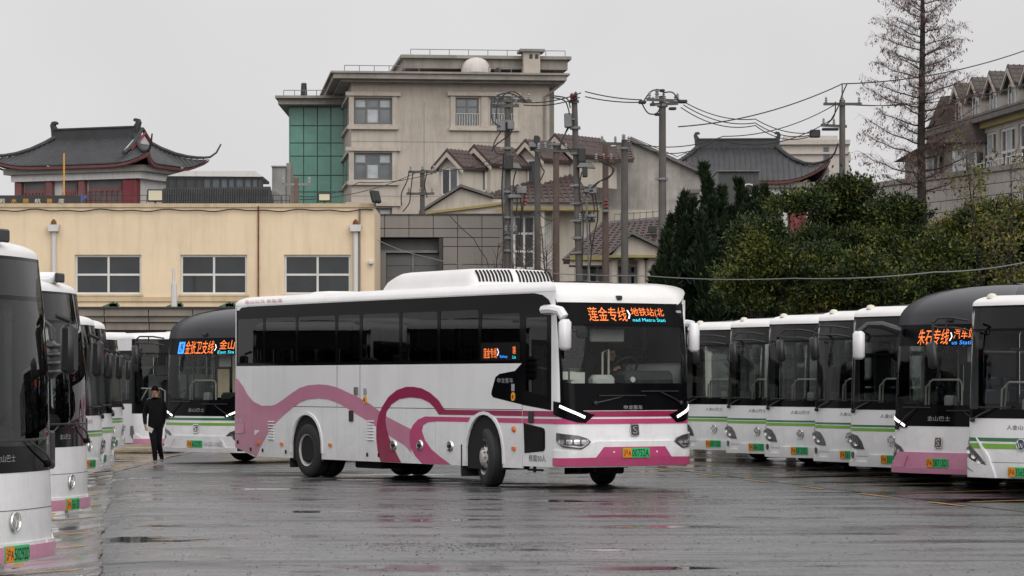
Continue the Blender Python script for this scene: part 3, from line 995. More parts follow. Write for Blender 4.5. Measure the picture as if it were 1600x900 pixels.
    wheel(root, -RA, .80, .5, 0, 'dish', 1)
    for x, y in ((-FA - .72, -1.05), (-FA - .72, 1.05), (-RA - .72, -1.0), (-RA - .72, 1.0)):
        m = MB(); m.box(x - .012, x + .012, y - .24, y + .24, .16, .7); m.build("mudflap", P['rubber'], root)
    m = MB(); m.cbox(-7.6, -6.6, -1.0, -.4, .2, .45, .03); m.build("air_tank", P['dark'], root)
    m = MB(); m.cbox(-1.55, -.9, -.05, .42, .24, .45, .03); m.build("skid_box", P['dark'], root)
    m = MB(); m.tube([(-.35, -.55, .42), (-.35, -.55, .30)], .02, 6); m.build("tow_pin", P['dark'], root)
    m = MB(); m.tube([(-.9, -1.2, .32), (-1.35, -1.2, .32)], .02, 6); m.tube([(-1.15, -1.2, .28), (-1.15, -1.2, .38)], .03, 6); m.build("door_step", P['dark'], root)
    # --- roof air conditioner
    def pod(x0, x1, hw, z0, z1, name, fr=.5, bk=.5):
        m = MB(); vs, fs = [], []
        n = 14; st = []
        xsl = sorted(set([x0 + (x1 - x0) * i / 6 for i in range(1, 6)] + [x0 + bk * q for q in (0, .08, .2, .4, .7, 1)] + [x1 - fr * q for q in (0, .03, .1, .22, .4, .65, 1)]))
        n = len(xsl) - 1
        for x in xsl:
            d0, d1 = max(0., x - x0), max(0., x1 - x)
            k = min(1, (1 - (1 - min(1, d0 / bk)) ** 2.2)) ** .5 * min(1, (1 - (1 - min(1, d1 / fr)) ** 2.2)) ** .5
            st.append((x, max(.12, k)))
        for x, k in st:
            h = (z1 - z0) * k
            w = hw * (.86 + .14 * k)
            for y, z in ((-w, z0), (-w * .985, z0 + h * .35), (-w * .93, z0 + h * .72), (-w * .80, z0 + h * .95), (0, z0 + h), (w * .80, z0 + h * .95), (w * .93, z0 + h * .72), (w * .985, z0 + h * .35), (w, z0)):
                vs.append((x, y, z))
        for i in range(n):
            for j in range(8):
                a = i * 9 + j
                fs.append((a, a + 1, a + 10, a + 9))
        fs += [tuple(range(9)), tuple(range(n * 9 + 8, n * 9 - 1, -1))]
        m.add(vs, fs)
        return m.build(name, P['white2'], root, smooth=True, ang=50)
    pod(-6.95, -3.62, .88, 3.40, 3.735, "air_conditioner", .30, .9)
    for k, y0 in enumerate((-.74, .08)):
        for i in range(10):
            y = y0 + i * .073
            m = MB()
            pts = []
            for d in (.012, .03, .06, .10, .15):
                k = (1 - (1 - d / .30) ** 2.2) ** .5
                pts.append((-3.62 - d + .004, y, 3.40 + .335 * k * (1 - .05 * abs(y) / .7)))
            m.tube(pts, .021, 6)
            m.build("grille_slot", P['dark'], root)
    pod(-10.4, -9.5, .5, 3.40, 3.49, "roof_hatch", .2, .2)
    m = MB(); m.box(-6.8, -3.8, -.8, .8, 3.36, 3.43); m.build("air_conditioner_base", P['trim'], root)
    # --- mirrors
    hanging_mirror(root, [sh(S(.50), 2.93, .0), sh(S(.50), 2.93, .16), (-.16, -1.49, 2.93), (.04, -1.47, 2.90), (.10, -1.44, 2.80)], (.10, -1.42, 2.52), .21, .17, .50, P['white'], P['white'], .078, R(20))
    hanging_mirror(root, [sh(-S(.45), 2.74, 0), sh(-S(.42), 2.74, .06), (-.28, 1.36, 2.72)], (-.26, 1.37, 2.50), .17, .15, .48, P['white'], P['white'], .06, R(-20))
    m = MB(); c = Vector((.12, -1.12, 2.56))
    m.lathe([(.001, -.05), (.06, -.045), (.10, -.01), (.105, .03), (.001, .035)], 16, 'X', c); m.tube([(.06, -1.38, 2.6), c], .014, 6)
    m.build("close_view_mirror", P['mirror'], root, smooth=True)
    # --- interior
    m = MB(); m.cbox(-.95, -.22, -1.15, 1.15, 1.05, 1.66, .08); m.build("dashboard", P['interd'], root, smooth=True)
    m = MB(); m.cbox(-1.05, -.45, .15, 1.12, 1.55, 1.95, .07); o = m.build("instrument_cluster", P['interd'], root, smooth=True)
    m = MB(); m.lathe([(.001, .012), (.045, .012), (.05, 0), (.05, -.02)], 14, 'X', (-.44, .26, 1.80)); m.build("dash_clock", P['headw'], o)
    m = MB(); m.cbox(-.5, -.44, -.95, -.90, 1.7, 1.86, .01); m.build("dash_phone", P['headw'], o)
    m = MB(); m.cbox(-.75, -.5, -.45, -.02, 1.64, 1.88, .06); m.build("ticket_box", P['interl'], root, smooth=True)
    m = MB(); m.box(-.40, -.385, -.98, -.72, 1.70, 1.92); m.build("paper_sheet", P['headw'], root)
    for y in (-1.12, -.98):
        m = MB(); m.box(-.36, -.35, y - .05, y + .05, 1.80, 1.93); m.build("paper_tag", P['headw'], root)
    m = MB(); m.tube([(-.8, -.1, 1.1), (-.8, -.1, 2.25), (-.8, .02, 2.3), (-.8, .02, 1.6)], .018, 6); m.build("grab_rail", P['rail'], root)
    m = MB(); m.tube([(-1.2, -.75, 1.1), (-1.2, -.75, 1.95), (-1.2, -1.1, 2.0)], .018, 6); m.build("grab_rail", P['rail'], root)
    m = MB()
    for i in range(25):
        q = 2 * math.pi * i / 24
        m.v.append((0, 0, 0))
    m = MB(); pts = [Matrix.Rotation(R(-55), 4, 'Y') @ Vector((.24 * math.cos(2 * math.pi * i / 20), .24 * math.sin(2 * math.pi * i / 20), 0)) + Vector((-1.12, .55, 1.98)) for i in range(21)]
    m.tube(pts, .018, 6); m.tube([(-1.12, .55, 1.98), (-.9, .55, 1.7)], .03, 6); m.tube([pts[0], pts[10]], .014, 6)
    m.build("steering_wheel", P['trim'], root)
    sm = seat_mesh()
    first = None
    for i in range(11):
        for y in (-.95, -.5, .5, .95):
            if i == 0 and y < 0: continue
            if first is None:
                first = sm.build("seat", P['seat'], root, smooth=True)
                o = first
            else:
                o = first.copy(); COL.objects.link(o); o.parent = root
            o.location = (-2.6 - i * .82, y, 1.42)
    hc = None
    for i in range(0, 11):
        for y in (-.95, -.5, .5, .95):
            if hc is None:
                m = MB(); m.cbox(-.04, .04, -.13, .13, -.10, .10, .02); hc = m.build("headrest_cover", P['cover'], root); o = hc
            else:
                o = hc.copy(); COL.objects.link(o); o.parent = root
            o.location = (-2.97 - i * .82, y, 2.28)
    m = MB(); m.cbox(-1.95, -1.4, .32, .88, 1.3, 1.5, .05); m.cbox(-2.06, -1.92, .33, .87, 1.45, 2.25, .06); m.cbox(-2.1, -1.98, .45, .75, 2.25, 2.46, .04)
    m.build("driver_seat", P['seatd'], root, smooth=True)
    m = MB(); m.box(-2.28, -2.24, .2, 1.2, 1.1, 2.0); m.build("partition", P['inter'], root)
    m = MB(); m.box(-11.5, -1.6, -1.15, -.75, 2.86, 2.98); m.build("luggage_rack", P['inter'], root)
    m = MB(); m.box(-11.5, -1.6, .75, 1.15, 2.86, 2.98); m.build("luggage_rack", P['inter'], root)
    m = MB(); m.box(-11.7, -.75, -1.15, 1.15, 3.12, 3.15); m.build("ceiling_panel", P['inter'], root)
    m = MB(); m.cbox(-.72, -.66, -.42, .25, 2.42, 2.64, .02); m.build("sun_visor", P['inter'], root)
    return root
COACH = coach()
# ------------------------------------------------------------------ parked city buses
def city_bus(loc, phi, label, kind='A', num="36227D", stripes='green', bumper=None, sign=None, drl=False, mirror='black', group=None, wh="bus"):
    """phi: heading away from straight towards the camera, + = to the right. kind A older round lamp face,
    B smooth tall windscreen, C swept lamp face, D black domed roof."""
    root = empty("city_bus", loc, -math.pi / 2 + R(phi), label, "bus", group)
    P = PAL
    D = kind == 'D'
    L, W = 10.6, 1.25
    zb = .28
    zw = {'A': 1.27, 'B': 1.06, 'C': 1.20, 'D': 1.03}[kind]      # foot of the windscreen mask
    zg = {'A': 1.40, 'B': 1.30, 'C': 1.34, 'D': 1.38}[kind]      # foot of the clear glass
    zt = {'A': 2.93, 'B': 3.02, 'C': 2.95, 'D': 2.72}[kind]      # top of the mask
    prof = {'A': ((0, -.03), (.3, -.01), (.6, 0), (1.2, -.03), (1.9, -.07), (2.5, -.13), (2.95, -.22)),
            'B': ((0, -.03), (.3, 0), (.7, 0), (1.06, -.02), (1.9, -.04), (2.5, -.09), (3.02, -.17)),
            'C': ((0, -.04), (.3, 0), (.7, 0), (1.2, -.03), (1.9, -.08), (2.5, -.14), (2.95, -.22)),
            'D': ((0, -.05), (.35, 0), (.6, 0), (.8, -.02), (1.03, -.03), (1.9, -.10), (2.36, -.18), (2.72, -.27))}[kind]
    sh = Shell(root, W, L, r=.27 if kind != 'B' else .34, crown=.13, prof=prof, rr=.15)
    S, end = sh.S, sh.arc[-1]
    FA, RA = 2.55, 7.9
    e = S(.42)
    # sides
    for sg in (1, -1):
        q = lambda l: [(sg * S(t), z) for t, z in l]
        sh.patch("side_panel", q([(L - .15, zb)] + arch(RA, zb, .58, 1.1) + arch(FA, zb, .58, 1.1) + [(.40, zb), (.40, 1.32), (L - .15, 1.32)]), P['white'], fine=False)
        wins = []
        ts = [L - .35, 8.6, 7.0, 5.4, 3.8, 2.3, .62] if sg == 1 else [L - .35, 8.4, 6.6, 4.8, 3.0, 1.7, .62]
        for a, b in zip(ts, ts[1:]):
            wins.append(q(rrect(a - .05, 1.42, b + .05, 2.62, .05)))
        o = sh.patch("window_mask", q([(L - .15, 1.32), (.52, 1.32), (.52, 2.72), (L - .15, 2.72)]), P['black'], holes=wins, off=.003, fine=False)
        for w_ in wins:
            sh.patch("window_pane", w_, P['cglass'], off=-.003, fine=False, parent=o)
        if not D: sh.patch("roof_rail", q([(L - .15, 2.72), (.40, 2.72), (.40, 3.04 if kind == 'B' else 2.97), (L - .15, 3.04 if kind == 'B' else 2.97)]), P['white'], fine=False)
        sh.patch("front_pillar", [(sg * S(.54), zw), (sg * S(.18), zw), (sg * S(.18), zt), (sg * S(.54), zt)], P['white'] if kind in 'AC' else P['black'], off=.002)
        sh.patch("rear_panel", [(sg * S(L - .16), zb), (sg * end, zb), (sg * end, 2.73 if D else 3.04 if kind == 'B' else 2.97), (sg * S(L - .16), 2.73 if D else 3.04 if kind == 'B' else 2.97)], P['white'])
        if stripes == 'green':
            sh.patch("stripe", q([(6, .965), (.36, .965), (.36, 1.0), (6, 1.0)]), P['greend'], off=.003, fine=False) if False else None
    # front skin
    sh.patch("nose_panel", [(e, zb), (-e, zb), (-e, zw + .02), (e, zw + .02)], P['white'])
    # windscreen and mask
    ew = 1.24 if kind != 'B' else 1.36
    gz1 = {'A': 2.56, 'B': 2.62, 'C': 2.55, 'D': 2.36}[kind]
    wsc = rrect(-ew, zg, ew, gz1, .07, 3)
    top = rrect(-ew, gz1 + .04, ew, zt - .03, .04, 2)
    if kind == 'D':
        wsc = [(-ew, zg + .22), (-.9, zg + .03), (-.5, zg), (.5, zg), (.9, zg + .03), (ew, zg + .22), (ew, gz1), (-ew, gz1)]
    mo = sh.patch("front_mask", [(-ew - .09, zw), (ew + .09, zw), (ew + .09, zt), (-ew - .09, zt)], P['black'], holes=[wsc] if D else [wsc, top], off=.004)
    sh.patch("windscreen", wsc, P['win'], off=.003, parent=mo)
    if not D:
        sh.patch("display_window", top, P['sglass'], off=.003, parent=mo)
        sh.patch("display_back", [(-1.0, gz1 + .04), (1.0, gz1 + .04), (1.0, zt - .02), (-1.0, zt - .02)], P['interd'], off=-.12)
    else:
        d = sh.patch("destination_display", rrect(-1.05, gz1 + .03, 1.05, zt - .03, .02), P['panel'], off=.008)
        for (t_, a0, z0, a1, z1, c) in sign:
            sh.text("display_text", t_, a0, z0, a1, z1, P[c], .014, d)
    # roof
    if D:
        sh.roof("roof", 2.72, .68, P['dblack'], 1.05, 1.75, zf=2.71)
        m = MB(); c = sh(.0, 2.72, 0); m.cbox(c.x - .12, c.x + .05, -.06, .06, 2.76, 2.83, .015); m.build("front_camera", P['trim'], root)
    else:
        sh.roof("roof", 3.03 if kind == "B" else 2.96, .16, P['white2'], .40, .55, zf=zt)
        if kind in 'AC':
            for y, x in ((-.95, -.5), (.4, -.6)):
                m = MB(); m.lathe([(.085, 0), (.08, .04), (.05, .07), (.001, .08)], 10, 'Z', (x, y, 3.07)); m.build("roof_lamp", P['lightw'], root, smooth=True)
        if kind == 'B':
            m = MB(); m.cbox(-.55, -.2, -.05, .25, 3.13, 3.27, .05); m.build("roof_camera", P['white'], root, smooth=True)
            m = MB(); m.cbox(-.2, -.16, -.04, .24, 3.14, 3.26, .015); m.build("camera_visor", P['trim'], root)
            m = MB(); m.lathe([(.3, 0), (.28, .05), (.2, .09), (.001, .10)], 14, 'Z', (-1.5, .55, 3.17)); m.build("roof_vent", mat("vent_beige", (.36, .31, .2), .7), root, smooth=True)
        m = MB(); m.cbox(-7.5, -4.6, -.8, .8, 3.1, 3.27, .07); m.build("air_conditioner", P['white2'], root, smooth=True)
    # stripes round the front
    if stripes == 'green':
        if kind == 'C':
            bands = ((.845, .90, 'greend'), (.73, .81, 'greenl'))
        elif D:
            bands = ((.94, .99, 'greend'), (.83, .885, 'greenl'))
        else:
            bands = ((.965, 1.0, 'greend'), (.89, .945, 'greenl'))
        for z0, z1, c in bands:
            for s0, s1 in ((S(1.9), -S(1.9)),):
                sh.patch("stripe", [(s0, z0), (s1, z0), (s1, z1), (s0, z1)], P[c], off=.005)
    # lamps and bumper by face
    for sg in (1, -1):
        q = lambda l: [(sg * a, z) for a, z in l]
        if kind == 'A':
            o = sh.patch("headlight", q([(1.24, .87), (.92, .81), (.78, .70), (.70, .57), (.98, .575), (1.24, .66)]), P['lamp'], off=.015, thick=.02)
            for a, z in ((1.10, .75), (.93, .68)):
                m = MB(); c = sh(sg * a, z, .022)
                m.lathe([(.001, -.012), (.035, -.006), (.055, .01), (.062, .012)], 12, 'X', c); m.build("headlight_lens", P['lens'], o, smooth=True)
            sh.patch("fog_lamp", q(rrect(.98, .40, 1.08, .52, .045, 4)), P['lamp'], off=.03, thick=.02)
            sh.patch("fog_lamp_bezel", q(rrect(.95, .37, 1.11, .55, .06, 4)), P['white'], off=.022, thick=.02)
        elif kind == 'C':
            o = sh.patch("headlight", q([(1.28, .86), (1.12, .78), (.86, .60), (.72, .47), (.92, .50), (1.26, .62)]), P['lamp'], off=.015, thick=.02)
            for a, z, r_ in ((1.12, .70, .05), (.99, .62, .05), (.86, .54, .05)):
                m = MB(); c = sh(sg * a, z, .022)
                m.lathe([(.001, -.012), (r_ * .6, -.006), (r_, .01), (r_ * 1.1, .012)], 12, 'X', c); m.build("headlight_lens", P['lens'], o, smooth=True)
            sh.patch("bumper_swoosh", q([(e, .28), (.50, .28), (.55, .40), (.66, .62), (.88, .84), (.96, .90), (.91, .84), (.72, .60), (.66, .46), (.96, .52), (e, .60)]), P['white'], off=.03, thick=.03)
            sh.patch("bumper_vent", q([(1.3, .48), (1.2, .46), (1.0, .38), (1.0, .36), (1.22, .42), (1.3, .36)]), P['inkw'], off=.033)
        elif kind == 'B':
            sh.patch("headlight", q([(1.60, .72), (1.48, .74), (1.36, .42), (1.46, .38), (1.62, .50)]), P['lamp'], off=.012, thick=.02)
            sh.patch("bumper_corner", q([(e, .28), (.75, .28), (.75, .43), (1.15, .42), (1.32, .54), (e, .50)]), P['white'], off=.03, thick=.03)
        else:
            o = sh.patch("drl_housing", q([(1.30, 1.22), (1.16, 1.21), (.76, 1.05), (.80, 1.0), (.94, 1.005), (1.28, 1.12)]), P['black'], off=.016, thick=.016)
            sh.patch("daytime_light", q(strip([(1.22, 1.175), (1.08, 1.125), (.84, 1.035)], .019)), P['drl'] if drl else P['drloff'], off=.026, thick=.012, parent=o)
            o = sh.patch("headlight", q([(1.28, .75), (1.19, .77), (.95, .69), (.84, .60), (.92, .49), (1.12, .51), (1.28, .57)]), P['lamp'], off=.02, thick=.02)
            sh.patch("headlight_lens", q(rrect(.95, .54, 1.03, .64, .03, 3)), P['lens'], off=.026, thick=.006, parent=o)
            sh.patch("headlight_lens", q(rrect(1.07, .57, 1.15, .68, .03, 3)), P['lens'], off=.026, thick=.006, parent=o)
    if D:
        bm_ = P['pinkb'] if bumper == 'pink' else P['white']
        sh.patch("bumper", [(e, .26), (-e, .26), (-e, .43), (-1.12, .46), (-.98, .60), (.98, .60), (1.12, .46), (e, .43)], bm_, off=.03, thick=.04)
        sh.patch("bumper_lip", [(e, .25), (-e, .25), (-e, .36), (-.86, .36), (-.76, .54), (-.70, .54), (-.80, .34), (.80, .34), (.70, .54), (.76, .54), (.86, .36), (e, .36)], bm_, off=.055, thick=.03)
        m_ = sh.patch("emblem", rrect(-.08, .67, .08, .86, .03), P['chrome'], off=.03, thick=.03)
        sh.patch("emblem_field", rrect(-.062, .69, .062, .84, .025), P['lamp'], off=.033, parent=m_)
        sh.text("emblem_sign", "S", .045, .71, -.045, .82, P['chrome'], .038, m_)
        sh.text("operator_lettering", "金山巴士", .28, 1.12, -.22, 1.20, P['inkw'], .012)
        pz = .43
    else:
        zc = {'A': .44, 'B': .42, 'C': .52}[kind]
        if kind == 'A':
            sh.patch("bumper", [(e, zb - .02), (-e, zb - .02), (-e, .37), (-1.2, .36), (-.62, .34), (-.56, .47), (.56, .47), (.62, .34), (1.2, .36), (e, .37)], P['white'], off=.03, thick=.04)
            em = .73
        elif kind == 'B':
            sh.patch("bumper", [(.95, .28), (-.95, .28), (-.95, .40), (-.8, .43), (.8, .43), (.95, .40)], P['white'], off=.02, thick=.03)
            em = .62
        else:
            em = .80
        if bumper == 'pink':
            sh.patch("bumper_band", [(e, .265), (-e, .265), (-e, .395), (-.5, .40), (.5, .40), (e, .395)], P['pinkb'], off=.036, thick=.03)
        sh.patch("crease", [(1.1, zc + .30 if kind == 'B' else zc), (-1.1, zc + .30 if kind == 'B' else zc), (-1.1, zc + .006 + (.3 if kind == 'B' else 0)), (1.1, zc + .006 + (.3 if kind == 'B' else 0))], P['gap'], off=.003)
        # round badge
        m = MB(); c = sh(0, em, .02); r_ = .085
        for i in range(1): m.tube([(c.x, c.y + r_ * math.cos(2 * math.pi * k / 20), c.z + r_ * math.sin(2 * math.pi * k / 20)) for k in range(21)], .012, 6)
        b_ = m.build("emblem", P['chrome'], root, smooth=True)
        if kind == 'C':
            m = MB(); m.lathe([(.001, .005), (r_, 0), (r_, -.02)], 18, 'X', c); m.build("emblem_field", mat("emblem_blue", (.03, .08, .14), .3), b_)
        if kind == 'B' and wh == 'double':
            pass
        m = MB()
        for a0, z0, a1, z1 in ((-.055, .04, -.025, -.05), (-.025, -.05, 0, .02), (0, .02, .025, -.05), (.025, -.05, .055, .04)):
            m.tube([(c.x + .006, c.y + a0, c.z + z0), (c.x + .006, c.y + a1, c.z + z1)], .009, 5)
        m.build("emblem_sign", P['chrome'], b_)
        zl = {'A': 1.13, 'C': 1.03, 'B': 1.16}[kind]
        if kind != 'B':
            sh.text("operator_lettering", "人金山巴士", .30, zl, -.24, zl + .07, P['ink'], .006)
        else:
            sh.text("operator_lettering", "金山巴士", .30, zl, -.05, zl + .065, P['inkw'], .012)
        pz = {'A': .40, 'B': .335, 'C': .38}[kind]
    plate(sh, pz, "沪A", num, .46, .15, .052 if D else .045)
    if kind == 'D' and stripes == 'green':
        sh.text("fleet_lettering", "WGD-5902", -.28, .385, -.78, .475, P['inkw'], .062)
    # wipers
    if kind == 'B':
        wiper(sh, -.95, 1.12, -.30, 1.34, blade=1.0); wiper(sh, .95, 1.12, .35, 1.34, blade=1.0)
        m = MB(); c = sh(-1.3, 1.2, .06); m.cbox(c.x - .08, c.x + .05, c.y - .05, c.y + .06, 1.06, 1.42, .02); m.build("mirror_foot", P['trim'], root)
    else:
        wiper(sh, 1.05, zw - .03, .55, zg + .02 if not D else zg - .05, blade=.7); wiper(sh, -1.0, zw - .03, -.5, zg + .02 if not D else zg - .1, blade=.7)
    # mirrors
    if mirror == 'black':
        for sg in (-1, 1):
            m = MB()
            mx, mz = (.16, 2.18) if kind == 'C' else (.28, 2.36)
            for dz in (0, -.15):
                m.tube([(-.16, sg * 1.16, 2.72 + dz), (.06, sg * 1.28, 2.76 + dz), (mx - .04, sg * 1.52, 2.76 + dz), (mx, sg * 1.60, 2.68 + dz * .3)], .019, 6)
            m.tube([(.12, sg * 1.36, 2.77), (.12, sg * 1.36, 2.60)], .014, 5)
            m.tube([(mx, sg * 1.6, 2.70), (mx, sg * 1.6, mz + .1)], .02, 6)
            m.build("mirror_arm", P['trim'], root, smooth=True)
            m = MB(); M_ = Matrix.Translation((mx, sg * 1.60, mz)) @ Matrix.Rotation(R(7), 4, 'X')
            m.cbox(-.06, .06, -.09, .09, -.21, .21, .04, M_); m.build("side_mirror", P['mirror'], root, smooth=True, ang=60)
    elif mirror == 'big':
        m = MB()
        m.tube([(-.1, -1.1, 2.60), (.12, -1.22, 2.62), (.24, -1.32, 2.55), (.26, -1.34, 2.40)], .028, 8)
        m.tube([(-.1, -1.1, 2.40), (.10, -1.22, 2.36), (.22, -1.32, 2.34)], .022, 8)
        m.build("mirror_arm", P['trim'], root, smooth=True)
        m = MB(); m.cbox(.04, .32, -1.50, -1.22, 1.92, 2.38, .05)
        for k in range(4):
            m.cbox(.03, .34, -1.51, -1.21, 1.97 + k * .105, 2.03 + k * .105, .02)
        m.build("side_mirror", P['mirror'], root, smooth=True, ang=60)
        m = MB(); m.tube([(-.2, 1.22, 2.5), (-.12, 1.34, 2.45)], .025, 6); m.cbox(-.2, -.06, 1.28, 1.45, 1.95, 2.42, .04); m.build("side_mirror", P['mirror'], root, smooth=True)
    else:   # swept horn mirrors of the domed bus
        for sg in (-1, 1):
            pts = [(-.30, sg * 1.14, 2.62), (-.05, sg * 1.32, 2.72), (.12, sg * 1.48, 2.72), (.26, sg * 1.56, 2.60)]
            m = MB(); m.tube(pts, .075, 8, .045); m.build("mirror_arm", P['dblack'], root, smooth=True)
            c = Vector(pts[-1]) + Vector((0, 0, -.22))
            m = MB(); m.cbox(c.x - .09, c.x + .07, c.y - .11, c.y + .11, c.z - .24, c.z + .24, .05)
            m.build("side_mirror", P['white'], root, smooth=True, ang=60)
    # wheels, arches, underbody
    for c in (FA, RA):
        for sg in (1, -1):
            m = MB(); m.prism([(-a, z) for a, z in arch(c, .22, .585, 1.1)], sg * 1.22, sg * .75, 'XZ'); m.build("wheel_arch_liner", P['liner'], root)
            wheel(root, -c, sg * 1.07, .48, 0, 'flat' if c == FA else 'dish', sg)
    m = MB(); m.box(-L + .3, -.5, -1.05, 1.05, .26, .42); m.build("underbody", P['dark'], root)
    # interior
    m = MB(); m.box(-L + .2, -.5, -1.2, 1.2, .43, .47); m.build("floor", P['interd'], root)
    m = MB(); m.box(-L + .2, -.6, -1.18, 1.18, 2.78, 2.82); m.build("ceiling_panel", P['inter'], root)
    m = MB(); m.box(-L + .25, -L + .3, -1.18, 1.18, .45, 2.8); m.build("rear_bulkhead", P['interd'], root)
    m = MB(); m.cbox(-.85, -.3, -1.1, 1.1, .6, zg - .03, .06); m.build("dashboard", P['interd'], root, smooth=True)
    m = MB(); m.cbox(-.9, -.5, .2, 1.05, zg - .05, zg + .16, .06); m.build("instrument_cluster", P['interd'], root, smooth=True)
    m = MB(); pts = [Matrix.Rotation(R(-50), 4, 'Y') @ Vector((.22 * math.cos(2 * math.pi * i / 18), .22 * math.sin(2 * math.pi * i / 18), 0)) + Vector((-1.0, .6, zg + .2)) for i in range(19)]
    m.tube(pts, .017, 6); m.tube([pts[0], pts[9]], .014, 5); m.build("steering_wheel", P['trim'], root)
    m = MB(); m.cbox(-1.9, -1.75, .35, .88, 1.0, 1.95, .06); m.cbox(-1.8, -1.35, .35, .88, .95, 1.1, .04); m.build("driver_seat", P['seatd'], root, smooth=True)
    m = MB(); m.box(-2.05, -2.02, .05, 1.2, .5, 2.1); m.build("partition", P['inter'], root)
    m = MB(); m.tube([(-.75, -.15, .5), (-.75, -.15, zg + .35), (-.80, -.25, zg + .42), (-.8, -.85, zg + .42), (-.75, -.95, zg + .30), (-.75, -1.0, .6)], .018, 6)
    m.tube([(-.9, -1.05, 1.0), (-.62, -.75, zg + .4)], .015, 6); m.build("grab_rail", P['rail'], root)
    m = MB()
    for y in (-.62, .62):
        m.tube([(-2.2, y, 2.3), (-9.5, y, 2.3)], .016, 5)
    for x in (-2.6, -4.4, -6.2):
        for y in (-.62, .62): m.tube([(x, y, .45), (x, y, 2.8)], .016, 5)
    m.build("handrail_frame", P['rail'], root)
    m = MB(); m.cbox(-.95, -.9, -.35, .1, 2.05, 2.35, .02); m.build("inside_mirror", P['mirror'], root)
    m = MB(); m.cbox(-.95, -.8, -.62, -.42, zg - .05, zg + .16, .03); m.build("fare_box", P['inter'], root, smooth=True)
    if D:
        m = MB(); m.box(-.62, -.6, .1, .45, 2.1, 2.35); m.build("sun_visor", P['interl'], root)
    sm = seat_mesh()
    first = None
    for i in range(6):
        for y in (-.9, .9):
            if first is None:
                first = sm.build("seat", P['seat'], root, smooth=True); o = first
            else:
                o = first.copy(); COL.objects.link(o); o.parent = root
            o.location = (-3.4 - i * .95, y, .9)
    return root

ZL = -.12
GL, GR = "city buses parked along the left", "city buses parked along the right"
city_bus((-4.47, 27.0, ZL), 72, "nearest parked city bus at the left picture edge, pink bumper strip and oval badge", 'B', "50292D", None, 'pink', mirror='big', group=GL)
city_bus((-5.58, 38.0, ZL), 78, "white bus with pink bumper strip parked second in the left row", 'B', "50613D", None, 'pink', mirror='big', group=GL)
city_bus((-7.67, 54.6, ZL), 77, "green striped bus parked third in the left row behind the pink bumper buses", 'A', "36618D", group=GL, mirror='big')
city_bus((-7.97, 58.3, ZL), 77, "green striped bus parked fourth in the left row, only a sliver showing", 'A', "36635D", group=GL, mirror='big')
city_bus((-9.75, 73.5, ZL), 76, "farthest green striped bus of the left row, next to the walking man", 'A', "36640D", group=GL, mirror='big')
city_bus((-8.68, 79.5, ZL), 35, "white bus with pink skirt partly hidden behind the walking man", 'B', "50671D", None, 'pink', mirror='black')
city_bus((-6.83, 65.0, 0), -40, "green striped bus with black domed roof waiting behind the coach's tail", 'D', "36227D", 'green', drl=True, mirror='black',
         sign=[("♿", 0.84, 2.380, 0.61, 2.640, 'ledb'), ("金张卫支线", 0.58, 2.370, -0.33, 2.660, 'led'), ("›", -0.35, 2.440, -0.41, 2.580, 'ledw'), ("金山", -0.48, 2.470, -0.88, 2.670, 'led'), ("East Sta", -0.46, 2.380, -0.90, 2.445, 'ledc')])
city_bus((7.79, 46.0, 0), -47, "nearest city bus of the right row with blue badge on its green stripes", 'C', "35653D", group=GR)
city_bus((7.02, 49.5, 0), -50, "city bus with black domed roof, pink bumper and lit orange display in the right row", 'D', "58713D", None, 'pink', drl=True, mirror='horn', group=GR,
         sign=[("朱石专线", .68, 2.380, -.04, 2.640, 'led'), ("›", -.06, 2.440, -.12, 2.580, 'ledw'), ("汽车站", -.14, 2.470, -.58, 2.650, 'led'), ("us Statio", -.13, 2.380, -.60, 2.445, 'ledb')])
for (x, y, f, n, l) in ((6.68, 52.9, -49, "33155D", "green striped white bus parked third in the right row, beside the black domed one"),
                        (6.32, 56.3, -52.5, "36107D", "green striped white bus parked fourth in the right row"),
                        (5.72, 59.7, -50, "50120D", "green striped white bus parked fifth in the right row, badge fully visible"),
                        (5.15, 63.2, -52, "06613D", "green striped white bus parked sixth in the right row"),
                        (4.48, 66.7, -49.5, "50113D", "farthest green striped white bus of the right row, just right of the coach")):
    city_bus((x, y, 0), f, l, 'A', n, group=GR)
